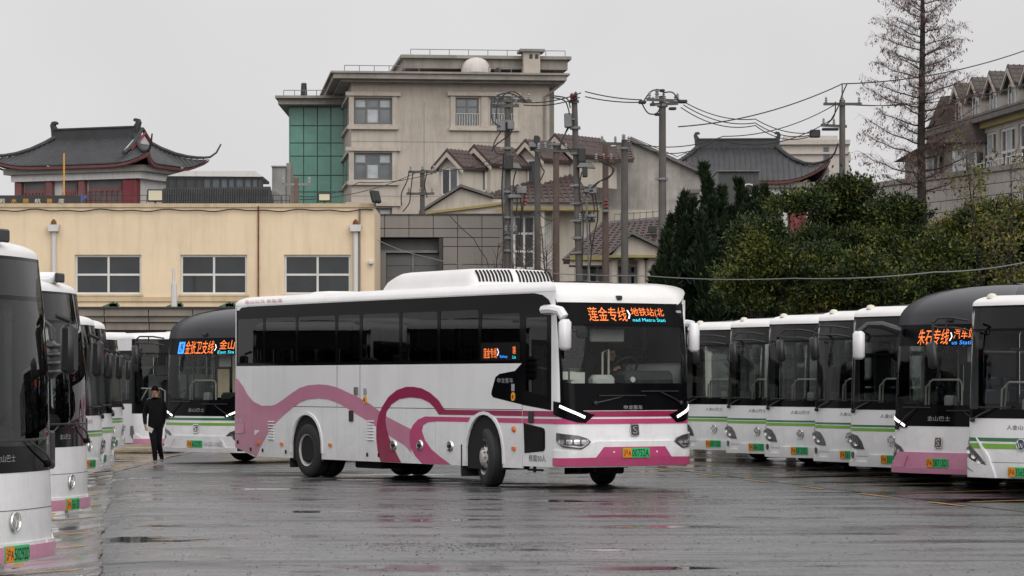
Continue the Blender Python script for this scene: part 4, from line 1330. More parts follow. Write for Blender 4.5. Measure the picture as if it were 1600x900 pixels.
# ------------------------------------------------------------------ buildings beyond the yard
BM = dict(
    yellow=mat("yellow_render", (.80, .645, .45), .85, var=.08, vscale=.5, streak=.30, stain=.14, bump=.15, bscale=25),
    ytrim=mat("yellow_trim", (.60, .47, .30), .8, streak=.5, var=.15),
    wframe=mat("white_window_frame", (.66, .66, .64), .5, var=.1),
    dglass=mat("dark_window_glass", (.030, .034, .036), .08, spec=.7, var=.5, vscale=.6),
    gglass=mat("grey_window_glass", (.10, .115, .125), .1, spec=.7, var=.4, vscale=1.2),
    curtain=mat("pale_curtain_glass", (.42, .46, .48), .3, var=.25, vscale=2),
    pvc=mat("white_drainpipe", (.64, .63, .61), .5, streak=.3),
    rust=mat("rust", (.20, .075, .03), .9, var=.5, vscale=6),
    canopy=mat("brown_canopy", (.25, .215, .18), .6, var=.25, vscale=1.2, streak=.3),
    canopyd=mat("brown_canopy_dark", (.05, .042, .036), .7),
    beige=mat("beige_render", (.49, .435, .375), .9, var=.14, vscale=.35, streak=.42, stain=.42, bump=.15, bscale=12),
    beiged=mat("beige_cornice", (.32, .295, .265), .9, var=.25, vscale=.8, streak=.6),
    beigel=mat("beige_trim", (.50, .445, .385), .9, var=.12, streak=.4),
    greeng=mat("green_curtain_glass", (.15, .36, .285), .12, spec=.6, var=.22, vscale=.8),
    greenf=mat("green_glass_joint", (.03, .075, .06), .5),
    conc=mat("grey_concrete", (.30, .30, .29), .9, var=.3, vscale=.9, streak=.6, stain=.5, bump=.2),
    plaster=mat("weathered_plaster", (.46, .43, .39), .95, var=.35, vscale=.45, col2=(.20, .19, .18), streak=.8, stain=.85, bump=.2, bscale=8),
    cream=mat("cream_render", (.52, .47, .40), .85, var=.12, vscale=.7, streak=.4),
    creamy=mat("ochre_trim", (.33, .27, .11), .8, var=.2),
    tilered=mat("maroon_roof_tile", (.080, .052, .048), .55, var=.35, vscale=3, bump=.2, bscale=12),
    tileold=mat("weathered_tile", (.105, .09, .082), .8, var=.35, vscale=2, bump=.3, bscale=9),
    tilegrey=mat("grey_ridge_tile", (.15, .14, .135), .8, var=.3, vscale=3),
    panel=mat("grey_cladding_panel", (.215, .195, .175), .45, var=.10, vscale=.4, streak=.2),
    panelj=mat("cladding_joint", (.05, .047, .045), .8),
    shutter=mat("grey_shutter", (.13, .135, .135), .5, var=.15, streak=.2),
    tile=mat("dark_temple_tile", (.040, .042, .045), .42, var=.3, vscale=2),
    tile2=mat("dark_temple_rib", (.075, .078, .083), .45, var=.3, vscale=2),
    ridge=mat("temple_ridge", (.045, .047, .05), .7, var=.3),
    redw=mat("temple_red", (.21, .036, .045), .6, var=.2, streak=.3),
    redp=mat("temple_faded_red", (.22, .09, .09), .7, var=.2, streak=.3),
    wwall=mat("temple_white_wall", (.62, .61, .60), .9, var=.08, streak=.35, stain=.2),
    lattice=mat("lattice_pane", (.12, .11, .11), .4, var=.3),
    black=mat("black_paint", (.02, .02, .022), .5),
    blue=mat("blue_tarp", (.03, .05, .19), .6, var=.2),
    farb=mat("far_beige_render", (.50, .455, .41), .9, var=.06, streak=.15),
    steel=mat("galvanised_steel", (.20, .205, .21), .5, .4, var=.3),
    pole=mat("concrete_pole", (.125, .115, .105), .9, var=.25, vscale=1.5, streak=.5),
    poleb=mat("brown_pole", (.145, .105, .09), .9, var=.3, vscale=1.5, streak=.5),
    wire=mat("cable_black", (.018, .018, .018), .6),
    wiregrey=mat("cable_grey", (.17, .17, .17), .5),
    porc=mat("grey_insulator", (.25, .26, .27), .35),
    redins=mat("red_insulator", (.15, .03, .025), .4),
    block=mat("pale_block_wall", (.46, .43, .39), .9, var=.12, vscale=1, streak=.35, stain=.2),
    mortar=mat("block_mortar", (.22, .20, .185), .95),
    ygold=mat("yellow_pole_paint", (.60, .30, .03), .5),
    gsign=mat("green_sign_paint", (.06, .17, .09), .7, var=.5, vscale=6),
    floodg=mat("floodlight_glass", (.62, .58, .42), .2),
)

def facade(mb, x0, x1, z0, z1, holes, y, t=.25, depth=None):
    """front wall sheet facing -Y with rectangular openings and their reveals, plus top and end faces"""
    X = sorted({x0, x1, *[h[0] for h in holes], *[h[1] for h in holes]})
    Z = sorted({z0, z1, *[h[2] for h in holes], *[h[3] for h in holes]})
    for a, b in zip(X, X[1:]):
        for c, d in zip(Z, Z[1:]):
            mx, mz = (a + b) / 2, (c + d) / 2
            if any(h[0] < mx < h[1] and h[2] < mz < h[3] for h in holes):
                continue
            mb.add([(a, y, c), (b, y, c), (b, y, d), (a, y, d)], [(0, 1, 2, 3)])
    for a, b, c, d in holes:
        mb.add([(a, y, c), (b, y, c), (b, y, d), (a, y, d), (a, y + t, c), (b, y + t, c), (b, y + t, d), (a, y + t, d)],
               [(0, 1, 5, 4), (1, 2, 6, 5), (2, 3, 7, 6), (3, 0, 4, 7)])
    D = depth or t
    mb.add([(x0, y, z0), (x0, y + D, z0), (x0, y + D, z1), (x0, y, z1), (x1, y, z0), (x1, y + D, z0), (x1, y + D, z1), (x1, y, z1)],
           [(0, 1, 2, 3), (4, 5, 6, 7), (3, 2, 6, 7), (1, 5, 6, 2)])
    return mb

def window(parent, x0, x1, z0, z1, y, cols=2, rows=2, f=.06, mframe=None, mglass=None, name="window", rowfr=None):
    """frame with mullions as the part, each pane a sub-part; y = front of frame"""
    mf, mg = mframe or BM['wframe'], mglass or BM['dglass']
    m = MB()
    d = .06
    m.box(x0, x1, y, y + d, z0, z0 + f); m.box(x0, x1, y, y + d, z1 - f, z1)
    m.box(x0, x0 + f, y, y + d, z0 + f, z1 - f); m.box(x1 - f, x1, y, y + d, z0 + f, z1 - f)
    xs_ = [x0 + (x1 - x0) * i / cols for i in range(cols + 1)]
    zs_ = [z0 + (z1 - z0) * q for q in (rowfr or [i / rows for i in range(rows + 1)])]
    for x in xs_[1:-1]: m.box(x - f / 2, x + f / 2, y - .003, y + d, z0 + f, z1 - f)
    for z in zs_[1:-1]: m.box(x0 + f, x1 - f, y + .006, y + d, z - f / 2, z + f / 2)
    w = m.build(name, mf, parent)
    for i in range(len(xs_) - 1):
        for j in range(len(zs_) - 1):
            g = mg[(i + j) % len(mg)] if isinstance(mg, list) else mg
            p = MB(); p.box(xs_[i] + .01, xs_[i + 1] - .01, y + d - .012 + .001 * i, y + d + .008, zs_[j] + .01, zs_[j + 1] - .01)
            p.build("pane", g, w)
    return w

def X_(u, Y): return (u - 800.) * Y / FPX
def Z_(v, Y): return CAMH + (HOR - v) * Y / FPX
def part(name, m, parent, *boxes):
    mb = MB()
    for b in boxes: mb.box(*b)
    return mb.build(name, m, parent)

# --- yellow depot building -----------------------------------------------------------------
def yellow_building():
    Y = 100.
    root = empty("depot_building", (X_(290, Y), Y, 0), 0, "long yellow rendered depot building with three white framed windows and a brown canopy", "building")
    ox = root.location.x
    x = lambda u: X_(u, Y) - ox
    z = lambda v: Z_(v, Y)
    holes = [(x(117), x(221), z(460), z(398)), (x(282), x(386), z(460), z(398)), (x(444), x(548), z(460), z(398)), (x(-48), x(56), z(460), z(398)), (x(-213), x(-109), z(460), z(398))]
    mb = facade(MB(), x(-420), x(585), -.1, z(324), holes, 0, .18, 4.5)
    mb.build("wall", BM['yellow'], root)
    part("parapet_cap", BM['ytrim'], root, (x(-420), x(587), -.06, .3, z(324), z(318)))
    part("roof_deck", BM['conc'], root, (x(-420) + .2, x(585) - .2, .31, 4.4, z(324) - .3, z(324) - .05))
    part("string_course", BM['ytrim'], root, (x(-420), x(586), -.07, .02, z(471), z(464)))
    for h in holes[:4]:
        w = window(root, *h[:2], h[2], h[3], .10, 2, 2, .07)
        part("sill", BM['ytrim'], root, (h[0] - .06, h[1] + .06, -.05, .10, h[2] - .07, h[2] - .001))
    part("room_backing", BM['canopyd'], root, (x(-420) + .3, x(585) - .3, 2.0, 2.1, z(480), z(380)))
    # canopy: fascia of ribbed sheets on a dark soffit
    for i, (a, b) in enumerate(zip(range(-420, 585, 67), range(-353, 652, 67))):
        b = min(b, 584)
        for k, (v0, v1, dy) in enumerate(((486, 497, 0), (498, 506, .12), (507, 518, .22))):
            part("fascia_panel", BM['canopy'], root, (x(a) + .015, x(b) - .015, -3.2 + dy, -3.1 + dy, z(v1) + .0, z(v0)))
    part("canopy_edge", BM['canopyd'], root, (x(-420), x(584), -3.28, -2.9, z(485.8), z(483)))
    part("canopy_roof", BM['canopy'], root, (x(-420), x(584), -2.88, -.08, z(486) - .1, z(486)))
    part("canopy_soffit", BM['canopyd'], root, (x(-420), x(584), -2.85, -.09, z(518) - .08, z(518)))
    for u in (85, 556):
        m = MB(); m.tube([(x(u), -.10, z(362)), (x(u), -.10, z(480))], .085, 10)
        o = m.build("drainpipe", BM['pvc'], root, smooth=True)
        m = MB(); m.prism([(-.16, 0), (.16, 0), (.20, .22), (-.20, .22)], -.32, -.02, 'XZ', Matrix.Translation((x(u), 0, z(362)))); m.build("hopper", BM['pvc'], o)
        m = MB(); m.lathe([(.1, 0), (.09, .12), (.03, .2), (.001, .21)], 8, 'Z', (x(u), -.16, z(362) + .2)); m.build("rusty_vent", BM['rust'], o)
    m = MB(); m.tube([(x(404), -.06, z(322)), (x(404), -.06, z(466))], .03, 6); m.build("rusty_conduit", BM['rust'], root)
    m = MB(); m.tube([(x(562), -.05, z(326)), (x(562), -.05, z(470))], .035, 6); m.build("conduit", BM['canopy'], root)
    m = MB(); pts = []
    for i in range(70):
        u = -100 + i * 9.9
        pts.append((x(u), -.10, z(329 + 2.2 * math.sin(i * .9) * math.sin(i * .31))))
    m.tube(pts, .022, 5); m.build("wall_cable", BM['wire'], root)
    m = MB(); m.tube([(x(288), -3.0, z(483)), (x(288), -3.0, z(448))], .10, 8); m.tube([(x(287), -3.0, z(448)), (x(287), -3.0, z(425))], .045, 8); m.build("white_vent_post", BM['pvc'], root, smooth=True)
    m = MB(); m.cbox(x(580) - .08, x(580) + .08, -.22, -.02, z(413), z(407), .02); o = m.build("wall_camera", BM['pvc'], root)
    # remains of green painted wall letters just above the canopy
    for u in (175, 275, 357):
        m = MB()
        for (a, b, c, d) in ((-14, 481, 4, 474), (-8, 484, 10, 480), (2, 478, 6, 484), (6, 474, 10, 479), (-4, 478, 8, 476)):
            p0, p1 = Vector((x(u + a), 0, z(b))), Vector((x(u + c), 0, z(d)))
            dd = (p1 - p0).normalized(); nn = Vector((-dd.z, 0, dd.x)) * .06
            m.prism([(q.x, q.z) for q in (p0 + nn, p1 + nn, p1 - nn, p0 - nn)], -.02, -.005, 'XZ')
        m.build("painted_letter", BM['gsign'], root)["kind"] = "stuff"
    return root
yellow_building()

def floodlight(u, v, Y, label, yaw=0, tilt=0, body=None, front=None, w=.62, h=.42):
    r = empty("floodlight", at(u, v, Y), yaw, label, "floodlight")
    M_ = Matrix.Translation((0, 0, h / 2 + .1)) @ Matrix.Rotation(tilt, 4, 'X')
    m = MB(); m.cbox(-w / 2, w / 2, -.06, .08, -h / 2, h / 2, .03, M_); m.build("housing", body or BM['black'], r)
    m = MB(); m.box(-w / 2 + .05, w / 2 - .05, -.07, -.062, -h / 2 + .05, h / 2 - .05, M_); m.build("lens", front or BM['floodg'], r)
    m = MB(); m.tube([(0, .02, -.02), (0, .02, .15)], .025, 6); m.build("bracket", BM['black'], r)
floodlight(243, 320, 100.3, "cream fronted floodlight on the yellow parapet beside the temple", w=.55)
floodlight(507, 320, 100.3, "cream fronted floodlight on the yellow parapet before the green glass", w=.45, h=.30)
floodlight(587, 322, 99.6, "black floodlight tilted on the corner of the yellow building", R(65), R(-15), front=BM['black'], w=.5)

# railing and clutter on the yellow roof
def roof_railing():
    Y = 101.
    r = empty("roof_railing", at(290, 320, Y), 0, "thin grey railing along the yellow building's roof edge", "railing")
    ox, oz = r.location.x, r.location.z
    for i in range(27):
        u = 130 + i * 12.4
        m = MB(); m.tube([(X_(u, Y) - ox, 0, 0), (X_(u, Y) - ox, 0, .32 + .1 * (i % 3 == 0))], .010, 5); m.build("post", BM['wire'], r)
    for h in (.14, .32):
        m = MB(); m.tube([(X_(130, Y) - ox, 0, h), (X_(452, Y) - ox, 0, h)], .010, 5); m.build("rail", BM['wire'], r)
roof_railing()
def roof_sign():
    Y = 101.5
    r = empty("roof_sign", at(45, 320, Y), 0, "low dark sign board with small white and yellow characters on the yellow roof", "sign")
    part("board", BM['black'], r, (-1.9, 1.75, 0, .06, .0, .32))
    P, F, asp = text2d("佛光普照 慈航")
    cols = [PAL['headw'], BM['ygold']]
    for i, ch in enumerate("上善若水慈航普度"):
        P, F, asp = text2d(ch)
        m = MB(); x0 = -1.8 + i * .40
        m.add([(x0 + .20 * p[0], -.006, .06 + .15 * p[1]) for p in P], F); m.build("character", cols[1 if i in (3, 4, 6) else 0], r, fixn=False)
roof_sign()
m = MB()
p0 = at(100, 320, 102); m.tube([p0, p0 + Vector((0, 0, 1.75))], .028, 8)
o = m.build("yellow_pole", BM['ygold'], None, smooth=True); tag(o, "thin yellow painted pole standing on the yellow roof before the temple", "pole")
m = MB(); c = at(120, 320, 103)
vs = []
for i in range(7):
    for j in range(4):
        vs.append((c.x - .28 + i * .07 + .06 * j, c.y + j * .2, c.z + .02 + j * .11 - .012 * math.sin(i * 2.1)))
m.add(vs, [(j + 4 * i, j + 1 + 4 * i, j + 5 + 4 * i, j + 4 + 4 * i) for i in range(6) for j in range(3)])
o = m.build("tarp", BM['blue'], None, smooth=True); o.modifiers.new("thick", 'SOLIDIFY').thickness = .03
tag(o, "blue tarpaulin sheet sloping on the yellow roof before the temple", "tarp")

# --- temple halls ----------------------------------------------------------------------------
def sweeping_roof(parent, A, B, Rl, h, up, out=.5, rib=.26, ribr=.04, ex=1.2):
    """hip roof with concave slopes and upturned corners, half extents A x B at the eave, ridge half length Rl, height h"""
    def P(x, y, t):
        """x, y in -1..1 on the shrunken rectangle at level t"""
        hx, hy = A + (Rl - A) * t, B * (1 - t)
        c = max(0, abs(x) - .55) / .45 * max(0, abs(y) - .55) / .45 if True else 0
        cx = (max(0, abs(x) - .4) / .6) ** 3 * (max(0, abs(y) - .4) / .6) ** 3
        k = (1 - t) ** 3 * cx
        return Vector((x * hx + math.copysign(out * k, x), y * hy + math.copysign(out * k, y), h * t ** ex + up * k))
    ts = [0, .06, .14, .25, .4, .6, .8, 1.]
    n = 16
    mb = MB()
    for side in range(4):
        vs = []
        for t in ts:
            for i in range(n + 1):
                q = -1 + 2 * i / n
                x, y = ((q, -1), (1, q), (-q, 1), (-1, -q))[side]
                vs.append(P(x, y, t))
        mb.add(vs, [(j * (n + 1) + i, j * (n + 1) + i + 1, (j + 1) * (n + 1) + i + 1, (j + 1) * (n + 1) + i) for j in range(len(ts) - 1) for i in range(n)])
    r = mb.build("roof", BM['tile'], parent, smooth=True)
    # tile ribs running down each slope
    mb = MB()
    def ribs(front, span):
        k = int(2 * span / rib)
        for i in range(k + 1):
            c = -span + 2 * span * i / k
            tmax = 1.
            if front in (0, 2):
                if abs(c) > Rl: tmax = (A - abs(c)) / (A - Rl)
            else:
                tmax = 1 - abs(c) / B
            if tmax < .05: continue
            pts = []
            for j in range(7):
                t = tmax * j / 6
                if front in (0, 2):
                    hx = A + (Rl - A) * t
                    p = P(max(-1, min(1, c / hx)), -1 if front == 0 else 1, t)
                else:
                    hy = max(1e-3, B * (1 - t))
                    p = P(1 if front == 1 else -1, max(-1, min(1, c / hy)), t)
                pts.append(p + Vector((0, 0, ribr * .4)))
            mb.tube(pts, ribr, 4, cap=True)
    ribs(0, A); ribs(1, B); ribs(3, B)
    o = mb.build("tile_rib", BM['tile2'], r, fixn=False); o["kind"] = "stuff"
    # ridges
    m = MB(); m.box(-Rl - .1, Rl + .1, -.16, .16, h - .1, h + .42); m.box(-Rl - .1, Rl + .1, -.22, .22, h + .42, h + .5)
    m.build("main_ridge", BM['ridge'], parent)
    for sx in (-1, 1):
        m = MB()
        pr = [(0, -.1), (.5, -.1), (.55, .5), (.62, .8), (.5, 1.05), (.25, 1.1), (.1, .98), (.2, .86), (.3, .9), (.32, .8), (.15, .55), (.05, .3)]
        m.prism([(sx * (Rl - .12 + a * .75), h + .1 + b * .72) for a, b in pr], -.12, .12, 'XZ')
        m.build("ridge_ornament", BM['ridge'], parent)
        for sy in (-1, 1):
            m = MB()
            pts = [P(sx, sy, t) + Vector((0, 0, .10)) for t in (1., .8, .6, .4, .25, .14, .06, .0)]
            d = (pts[-1] - pts[-3]).normalized()
            tip = pts[-1]
            pts += [tip + d * .35 + Vector((0, 0, .22)), tip + d * .6 + Vector((0, 0, .65))]
            m.tube(pts, .14, 6, .04); m.build("hip_ridge", BM['ridge'], parent, smooth=True)
    # eave band: red fascia under the tile edge, following the curve
    mb = MB()
    for side in range(4):
        vs = []
        for i in range(n + 1):
            q = -1 + 2 * i / n
            x, y = ((q, -1), (1, q), (-q, 1), (-1, -q))[side]
            p = P(x, y, 0); p2 = P(x, y, .02)
            vs += [p + Vector((0, 0, -.04)), Vector((p.x * .985, p.y * .985, p.z - .17)), Vector((p.x * .95, p.y * .95, p.z * .8 - .20))]
        for i in range(n):
            for j in range(2):
                mb.f.append(tuple(len(mb.v) + a for a in (3 * i + j, 3 * i + 3 + j, 3 * i + 4 + j, 3 * i + 1 + j)))
        mb.v += [tuple(v) for v in vs]
    mb.build("eave_fascia", BM['redp'], parent, smooth=True)
    return P

def hall(label, Y, u, v, a, A, B, Rl, h, up, rib=.26, walls=True, gable=True):
    c = at(u, v, Y)
    rot = Matrix.Rotation(-a, 4, 'Z')
    loc = c - rot @ Vector((A, -B, 0))
    r = empty("temple_hall", (loc.x, loc.y, c.z), -a, label, "temple")
    sweeping_roof(r, A, B, Rl, h, up, rib=rib)
    if gable:
        m = MB(); x = Rl + .55
        m.prism([(-1.25, h * .50), (1.25, h * .50), (0, h + .02)], x - .45, x, 'YZ'); m.build("gable", BM['wwall'], r)
        for sy in (-1, 1):
            m = MB(); m.tube([(x + .06, 0, h + .12), (x + .06, sy * .75, h * .74), (x + .06, sy * 1.45, h * .48)], .07, 6); m.build("bargeboard", BM['redw'], r)
            m = MB(); m.tube([(x - .1, 0, h + .35), (x - .05, sy * .7, h * .84), (x, sy * 1.5, h * .52), (x + .15, sy * 2.3, h * .34)], .10, 6); m.build("gable_ridge", BM['ridge'], r)
    m = MB(); m.box(-A + .35, A - .35, -B + .35, B - .35, -.37, -.06); m.build("soffit", BM['beiged'], r)
    wx, wy, zb = A - .95, B - .9, -c.z
    if walls:
        m = MB(); m.box(-wx - .3, wx + .3, -wy - .3, wy + .3, -.72, -.36); m.build("cornice", BM['wwall'], r)
        m = MB(); m.box(-wx + .1, wx - .06, -wy + .15, wy - .02, zb, -.72); m.build("wall", BM['wwall'], r)
        for x in (-wx, -wx * .48, .25, wx - .45):
            m = MB(); w_ = .2 if x < wx - .5 else .42
            m.cbox(x - w_, x + w_, -wy - .18, -wy + .3, -4.2, -.72, .06); m.build("column", BM['redw'] if x > wx - .5 else BM['redp'], r)
        for x0, x1 in ((-wx + .3, -wx * .48 - .3), (-wx * .48 + .8, -.1), (.6, wx - 1.0)):
            m = MB()
            m.box(x0, x1, -wy + .02, -wy + .1, -1.3, -1.15); m.box(x0, x1, -wy + .02, -wy + .1, -2.75, -2.6)
            k = 6
            for i in range(k + 1):
                x = x0 + (x1 - x0) * i / k; m.box(x - .05, x + .05, -wy + .01, -wy + .1, -2.6, -1.3)
            f = m.build("lattice_window", BM['redp'], r)
            for i in range(k):
                a0, a1 = x0 + (x1 - x0) * i / k, x0 + (x1 - x0) * (i + 1) / k
                m = MB(); m.box(a0 + .05, a1 - .05, -wy + .07, -wy + .12, -2.6, -1.3); m.build("pane", BM['lattice'], f)
            m = MB(); m.box(x0, x1, -wy + .04, -wy + .12, -1.15, -.75); m.build("transom", BM['lattice'], f)
    else:
        m = MB(); m.box(-wx - .2, wx + .3, -wy - .2, wy + .3, -.8, -.36); m.build("cornice", BM['wwall'], r)
        m = MB(); m.box(-wx, wx, -wy, wy, zb, -.8); m.build("wall", BM['wwall'], r)
        m = MB(); m.cbox(wx - .95, wx + .1, -wy - .1, -wy + .3, -4.5, -.8, .05); m.build("column", BM['redw'], r)
        m = MB(); m.box(wx * .15, wx * .15 + .25, -wy - .06, -wy, -1.9, -1.2); m.build("wall_lamp", BM['redp'], r)
    return r
hall("large temple hall with dark curved tile roof and red lattice windows above the yellow building", 150., 228, 254, R(23), 4.45, 2.6, 2.3, 1.6, .55, rib=.17)
hall("temple hall with sharply upturned dark roof corner behind the conifer at right", 172., 1284, 282, R(3), 4.75, 3.4, 2.2, 2.2, 1.15, rib=.30, walls=False, gable=False)

# glazed corridor and low dark roof to the right of the left temple
def corridor():
    Y = 146.
    r = empty("glazed_corridor", (X_(335, Y), Y, 0), 0, "dark framed glazed corridor with pale roof beside the large temple hall", "building")
    ox = r.location.x; x = lambda u: X_(u, Y) - ox; z = lambda v: Z_(v, Y)
    m = MB(); m.prism([(x(262), z(276)), (x(290), z(268)), (x(400), z(268)), (x(411), z(277))], -.4, 4, 'XZ'); m.build("roof", BM['pvc'], r)
    part("beam", BM['black'], r, (x(262), x(411), -.3, 3.8, z(280), z(276)))
    us = [262, 275, 290, 306, 318, 331, 345, 357, 368, 382, 394, 404, 410]
    for a in us: part("post", BM['black'], r, (x(a) - .05, x(a) + .05, -.25, -.1, z(296), z(280)))
    for i, (a, b) in enumerate(zip(us, us[1:])):
        part("pane", BM['gglass'] if i > 3 else BM['dglass'], r, (x(a) + .05, x(b) - .05, -.18, -.14, z(296), z(280)))
    part("sill_beam", BM['black'], r, (x(262), x(411), -.3, 0, z(298), z(296)))
    m = MB()
    m.prism([(x(258), z(322)), (x(262), z(297)), (x(426), z(294.5)), (x(432), z(322))], -1.5, -1.2, 'XZ'); o = m.build("lower_roof", BM['tile'], r)
    m = MB()
    for i in range(46):
        u = 262 + i * 3.6; m.tube([(x(u), -1.55, z(297)), (x(u), -1.75, z(321))], .035, 4)
    m.build("tile_rib", BM['tile2'], o)["kind"] = "stuff"
    part("base_wall", BM['conc'], r, (x(258), x(432), -1.15, 4, 0, z(300)))
corridor()

# small weathered concrete stair tower
def stair_tower():
    Y = 155.
    r = empty("stair_tower", (X_(438, Y), Y, 0), 0, "small stained concrete roof tower beside the green glass block", "tower")
    x = lambda u: X_(u, Y) - r.location.x; z = lambda v: Z_(v, Y)
    part("wall", BM['conc'], r, (x(425), x(446), 0, 3, 0, z(261)))
    part("cap", BM['conc'], r, (x(424), x(447), -.1, 3.1, z(261), z(259)))
    part("flue", BM['beiged'], r, (x(446) + .02, x(453), .3, 2.4, 0, z(254)))
stair_tower()

# --- green glass block -------------------------------------------------------------------------
def green_block():
    Y = 168.
    r = empty("glass_block", (X_(495, Y), Y, 0), 0, "green glass curtain wall block left of the tall beige building", "building")
    x = lambda u: X_(u, Y) - r.location.x; z = lambda v: Z_(v, Y)
    part("core", BM['greenf'], r, (x(454), x(545), .08, 10, 0, z(166)))
    us = [453, 474.5, 496, 517, 538]; vs = [166, 196.5, 223.5, 244, 274, 300, 326]
    for a, b in zip(us, us[1:]):
        for c, d in zip(vs, vs[1:]):
            part("glass_panel", BM['greeng'], r, (x(a) + .025, x(b) - .025, 0, .07, z(d) + .025, z(c) - .025))
    part("side_wall", BM['greeng'], r, (x(453) - .06, x(453) + .01, .1, 10, 0, z(166)))
    part("roof_slab", BM['beiged'], r, (x(437), x(545), -1.2, 10.5, z(166), z(157)))
    part("roof_edge", BM['beiged'], r, (x(433), x(545), -1.5, 10.7, z(157), z(153)))
    m = MB(); m.lathe([(.19, 0), (.15, .75), (.12, .77), (.001, .76)], 10, 'Z', (x(476), -.6, z(153))); m.build("roof_vent", BM['black'], r)
    for i in range(5):
        u = 446 + i * 17; m = MB(); m.tube([(x(u), -1.3, z(153)), (x(u), -1.3, z(153) + .3)], .02, 5); m.build("rail_post", BM['steel'], r)
    m = MB(); m.tube([(x(446), -1.3, z(153) + .3), (x(514), -1.3, z(153) + .3)], .02, 5); m.build("rail", BM['steel'], r)
green_block()

# --- tall beige building -----------------------------------------------------------------------
def beige_building():
    Y = 160.; th = R(6.2)
    r = empty("apartment_building", (X_(549, Y), Y, 0), th, "tall stained beige building with wide cornices and white roof dome", "building")
    k = Y / FPX
    x = lambda u: (u - 549) * k / math.cos(th) * (1 + (u - 549) * 0.00002)
    # depth grows along the wall, so rows further right sit a little farther away
    def z(v, u=700):
        d = Y + math.sin(th) * (u - 549) * k
        return CAMH + (HOR - v) * d / FPX
    W1 = x(857)
    wins = [(x(553), x(612), z(194, 580), z(153, 580)), (x(553), x(612), z(281, 580), z(239, 580)), (x(553), x(612), z(368, 580), z(325, 580)),
            (x(711), x(747), z(196, 730), z(153, 730)), (x(765), x(800), z(196, 780), z(153, 780)),
            (x(711), x(747), z(283, 730), z(240, 730)), (x(765), x(800), z(283, 780), z(240, 780))]
    mb = facade(MB(), 0, W1, 0, z(128), wins, 0, .3, 11)
    mb.build("wall", BM['beige'], r)
    for i, w in enumerate(wins):
        big = i < 3
        if big:
            window(r, w[0], w[1], w[2], w[3], .12, 3, 2, .10, BM['shutter'], [BM['gglass'], BM['curtain']], rowfr=[0, .62, 1])
        else:
            window(r, w[0], w[1], w[2], w[3], .12, 2, 2, .08, BM['shutter'], BM['gglass'], rowfr=[0, .68, 1])
            if i < 5:
                m = MB()
                for j in range(9):
                    xx = w[0] + (w[1] - w[0]) * (j + .5) / 9; m.tube([(xx, .02, w[2]), (xx, .02, w[2] + .62)], .018, 4)
                m.tube([(w[0], .02, w[2] + .62), (w[1], .02, w[2] + .62)], .02, 4)
                m.build("window_guard", PAL['headw'], r)
    def surround(a, b, c, d):
        part("surround", BM['beigel'], r, (a - .28, a - .02, -.10, .02, c - .1, d + .1))
        part("surround", BM['beigel'], r, (b + .02, b + .28, -.10, .02, c - .1, d + .1))
        part("lintel", BM['beigel'], r, (a - .45, b + .45, -.22, .02, d + .1, d + .3))
        part("sill", BM['beigel'], r, (a - .35, b + .35, -.2, .02, c - .28, c - .1))
    for w in wins[:3]: surround(*w)
    surround(wins[3][0], wins[4][1], wins[3][2], wins[3][3]); surround(wins[5][0], wins[6][1], wins[5][2], wins[5][3])
    for a, b in ((3, 4), (5, 6)):
        part("pilaster", BM['beigel'], r, (wins[a][1] + .12, wins[b][0] - .12, -.09, .02, wins[a][2] - .08, wins[a][3] + .08))
    for v in (222, 307):
        part("wall_joint", BM['beiged'], r, (0.02, W1 - .02, -.012, .0, z(v + .5), z(v - .5)))
    part("wall_joint", BM['beiged'], r, (x(662) - .02, x(662) + .02, -.012, 0, 2, z(160)))
    # cornice in three steps
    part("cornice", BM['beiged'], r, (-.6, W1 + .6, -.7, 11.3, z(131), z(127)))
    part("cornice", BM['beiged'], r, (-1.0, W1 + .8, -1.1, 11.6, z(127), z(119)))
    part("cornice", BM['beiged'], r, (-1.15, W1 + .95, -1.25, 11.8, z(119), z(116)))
    # penthouse
    px0, px1, py = x(660), x(858), 3.2
    part("penthouse_wall", BM['beige'], r, (px0, px1, py, 10, z(117), z(98)))
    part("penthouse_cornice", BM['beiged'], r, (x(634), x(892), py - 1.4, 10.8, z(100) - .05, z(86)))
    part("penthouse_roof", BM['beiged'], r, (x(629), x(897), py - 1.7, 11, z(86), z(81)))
    window(r, x(686), x(715), z(116), z(92), py - .06, 1, 1, .1, BM['shutter'], BM['gglass'])
    part("chimney", BM['beige'], r, (x(820), x(846), py - 2.2, py - 1.0, z(117), z(76)))
    part("chimney_cap", BM['conc'], r, (x(814), x(853), py - 2.4, py - .8, z(76), z(72)))
    for u in (829, 838): part("chimney_vent", BM['black'], r, (x(u), x(u + 5), py - 2.215, py - 2.15, z(87), z(80)))
    m = MB(); rr = x(769) - x(746)
    m.lathe([(rr * .99, 0), (rr, .15), (rr * .97, rr * .35), (rr * .86, rr * .62), (rr * .66, rr * .86), (rr * .38, rr * 1.0), (rr * .1, rr * 1.06), (.001, rr * 1.065)], 22, 'Z', (x(746), 1.3, z(110)))
    m.build("roof_dome", mat("dome_white", (.60, .56, .52), .45, var=.15, streak=.3), r, smooth=True)
    m = MB()
    for q in range(6):
        t = math.pi * q / 6
        m.tube([(x(746) + rr * 1.005 * math.cos(t) * c_, 1.3 + rr * 1.005 * math.sin(t) * c_, z(110) + s_) for c_, s_ in ((1, .15), (.97, rr * .36), (.86, rr * .63), (.66, rr * .87), (.38, rr * 1.01), (.0, rr * 1.07))], .02, 4)
    m.build("dome_seam", BM['beigel'], r)["kind"] = "stuff"
    m = MB(); m.cbox(x(765), x(790), -.6, .5, z(120), z(114), .05); m.build("rooftop_unit", BM['rust'], r)
    m = MB(); m.cbox(x(772), x(780), -.4, .2, z(114), z(106), .05); m.build("rooftop_motor", BM['black'], r)
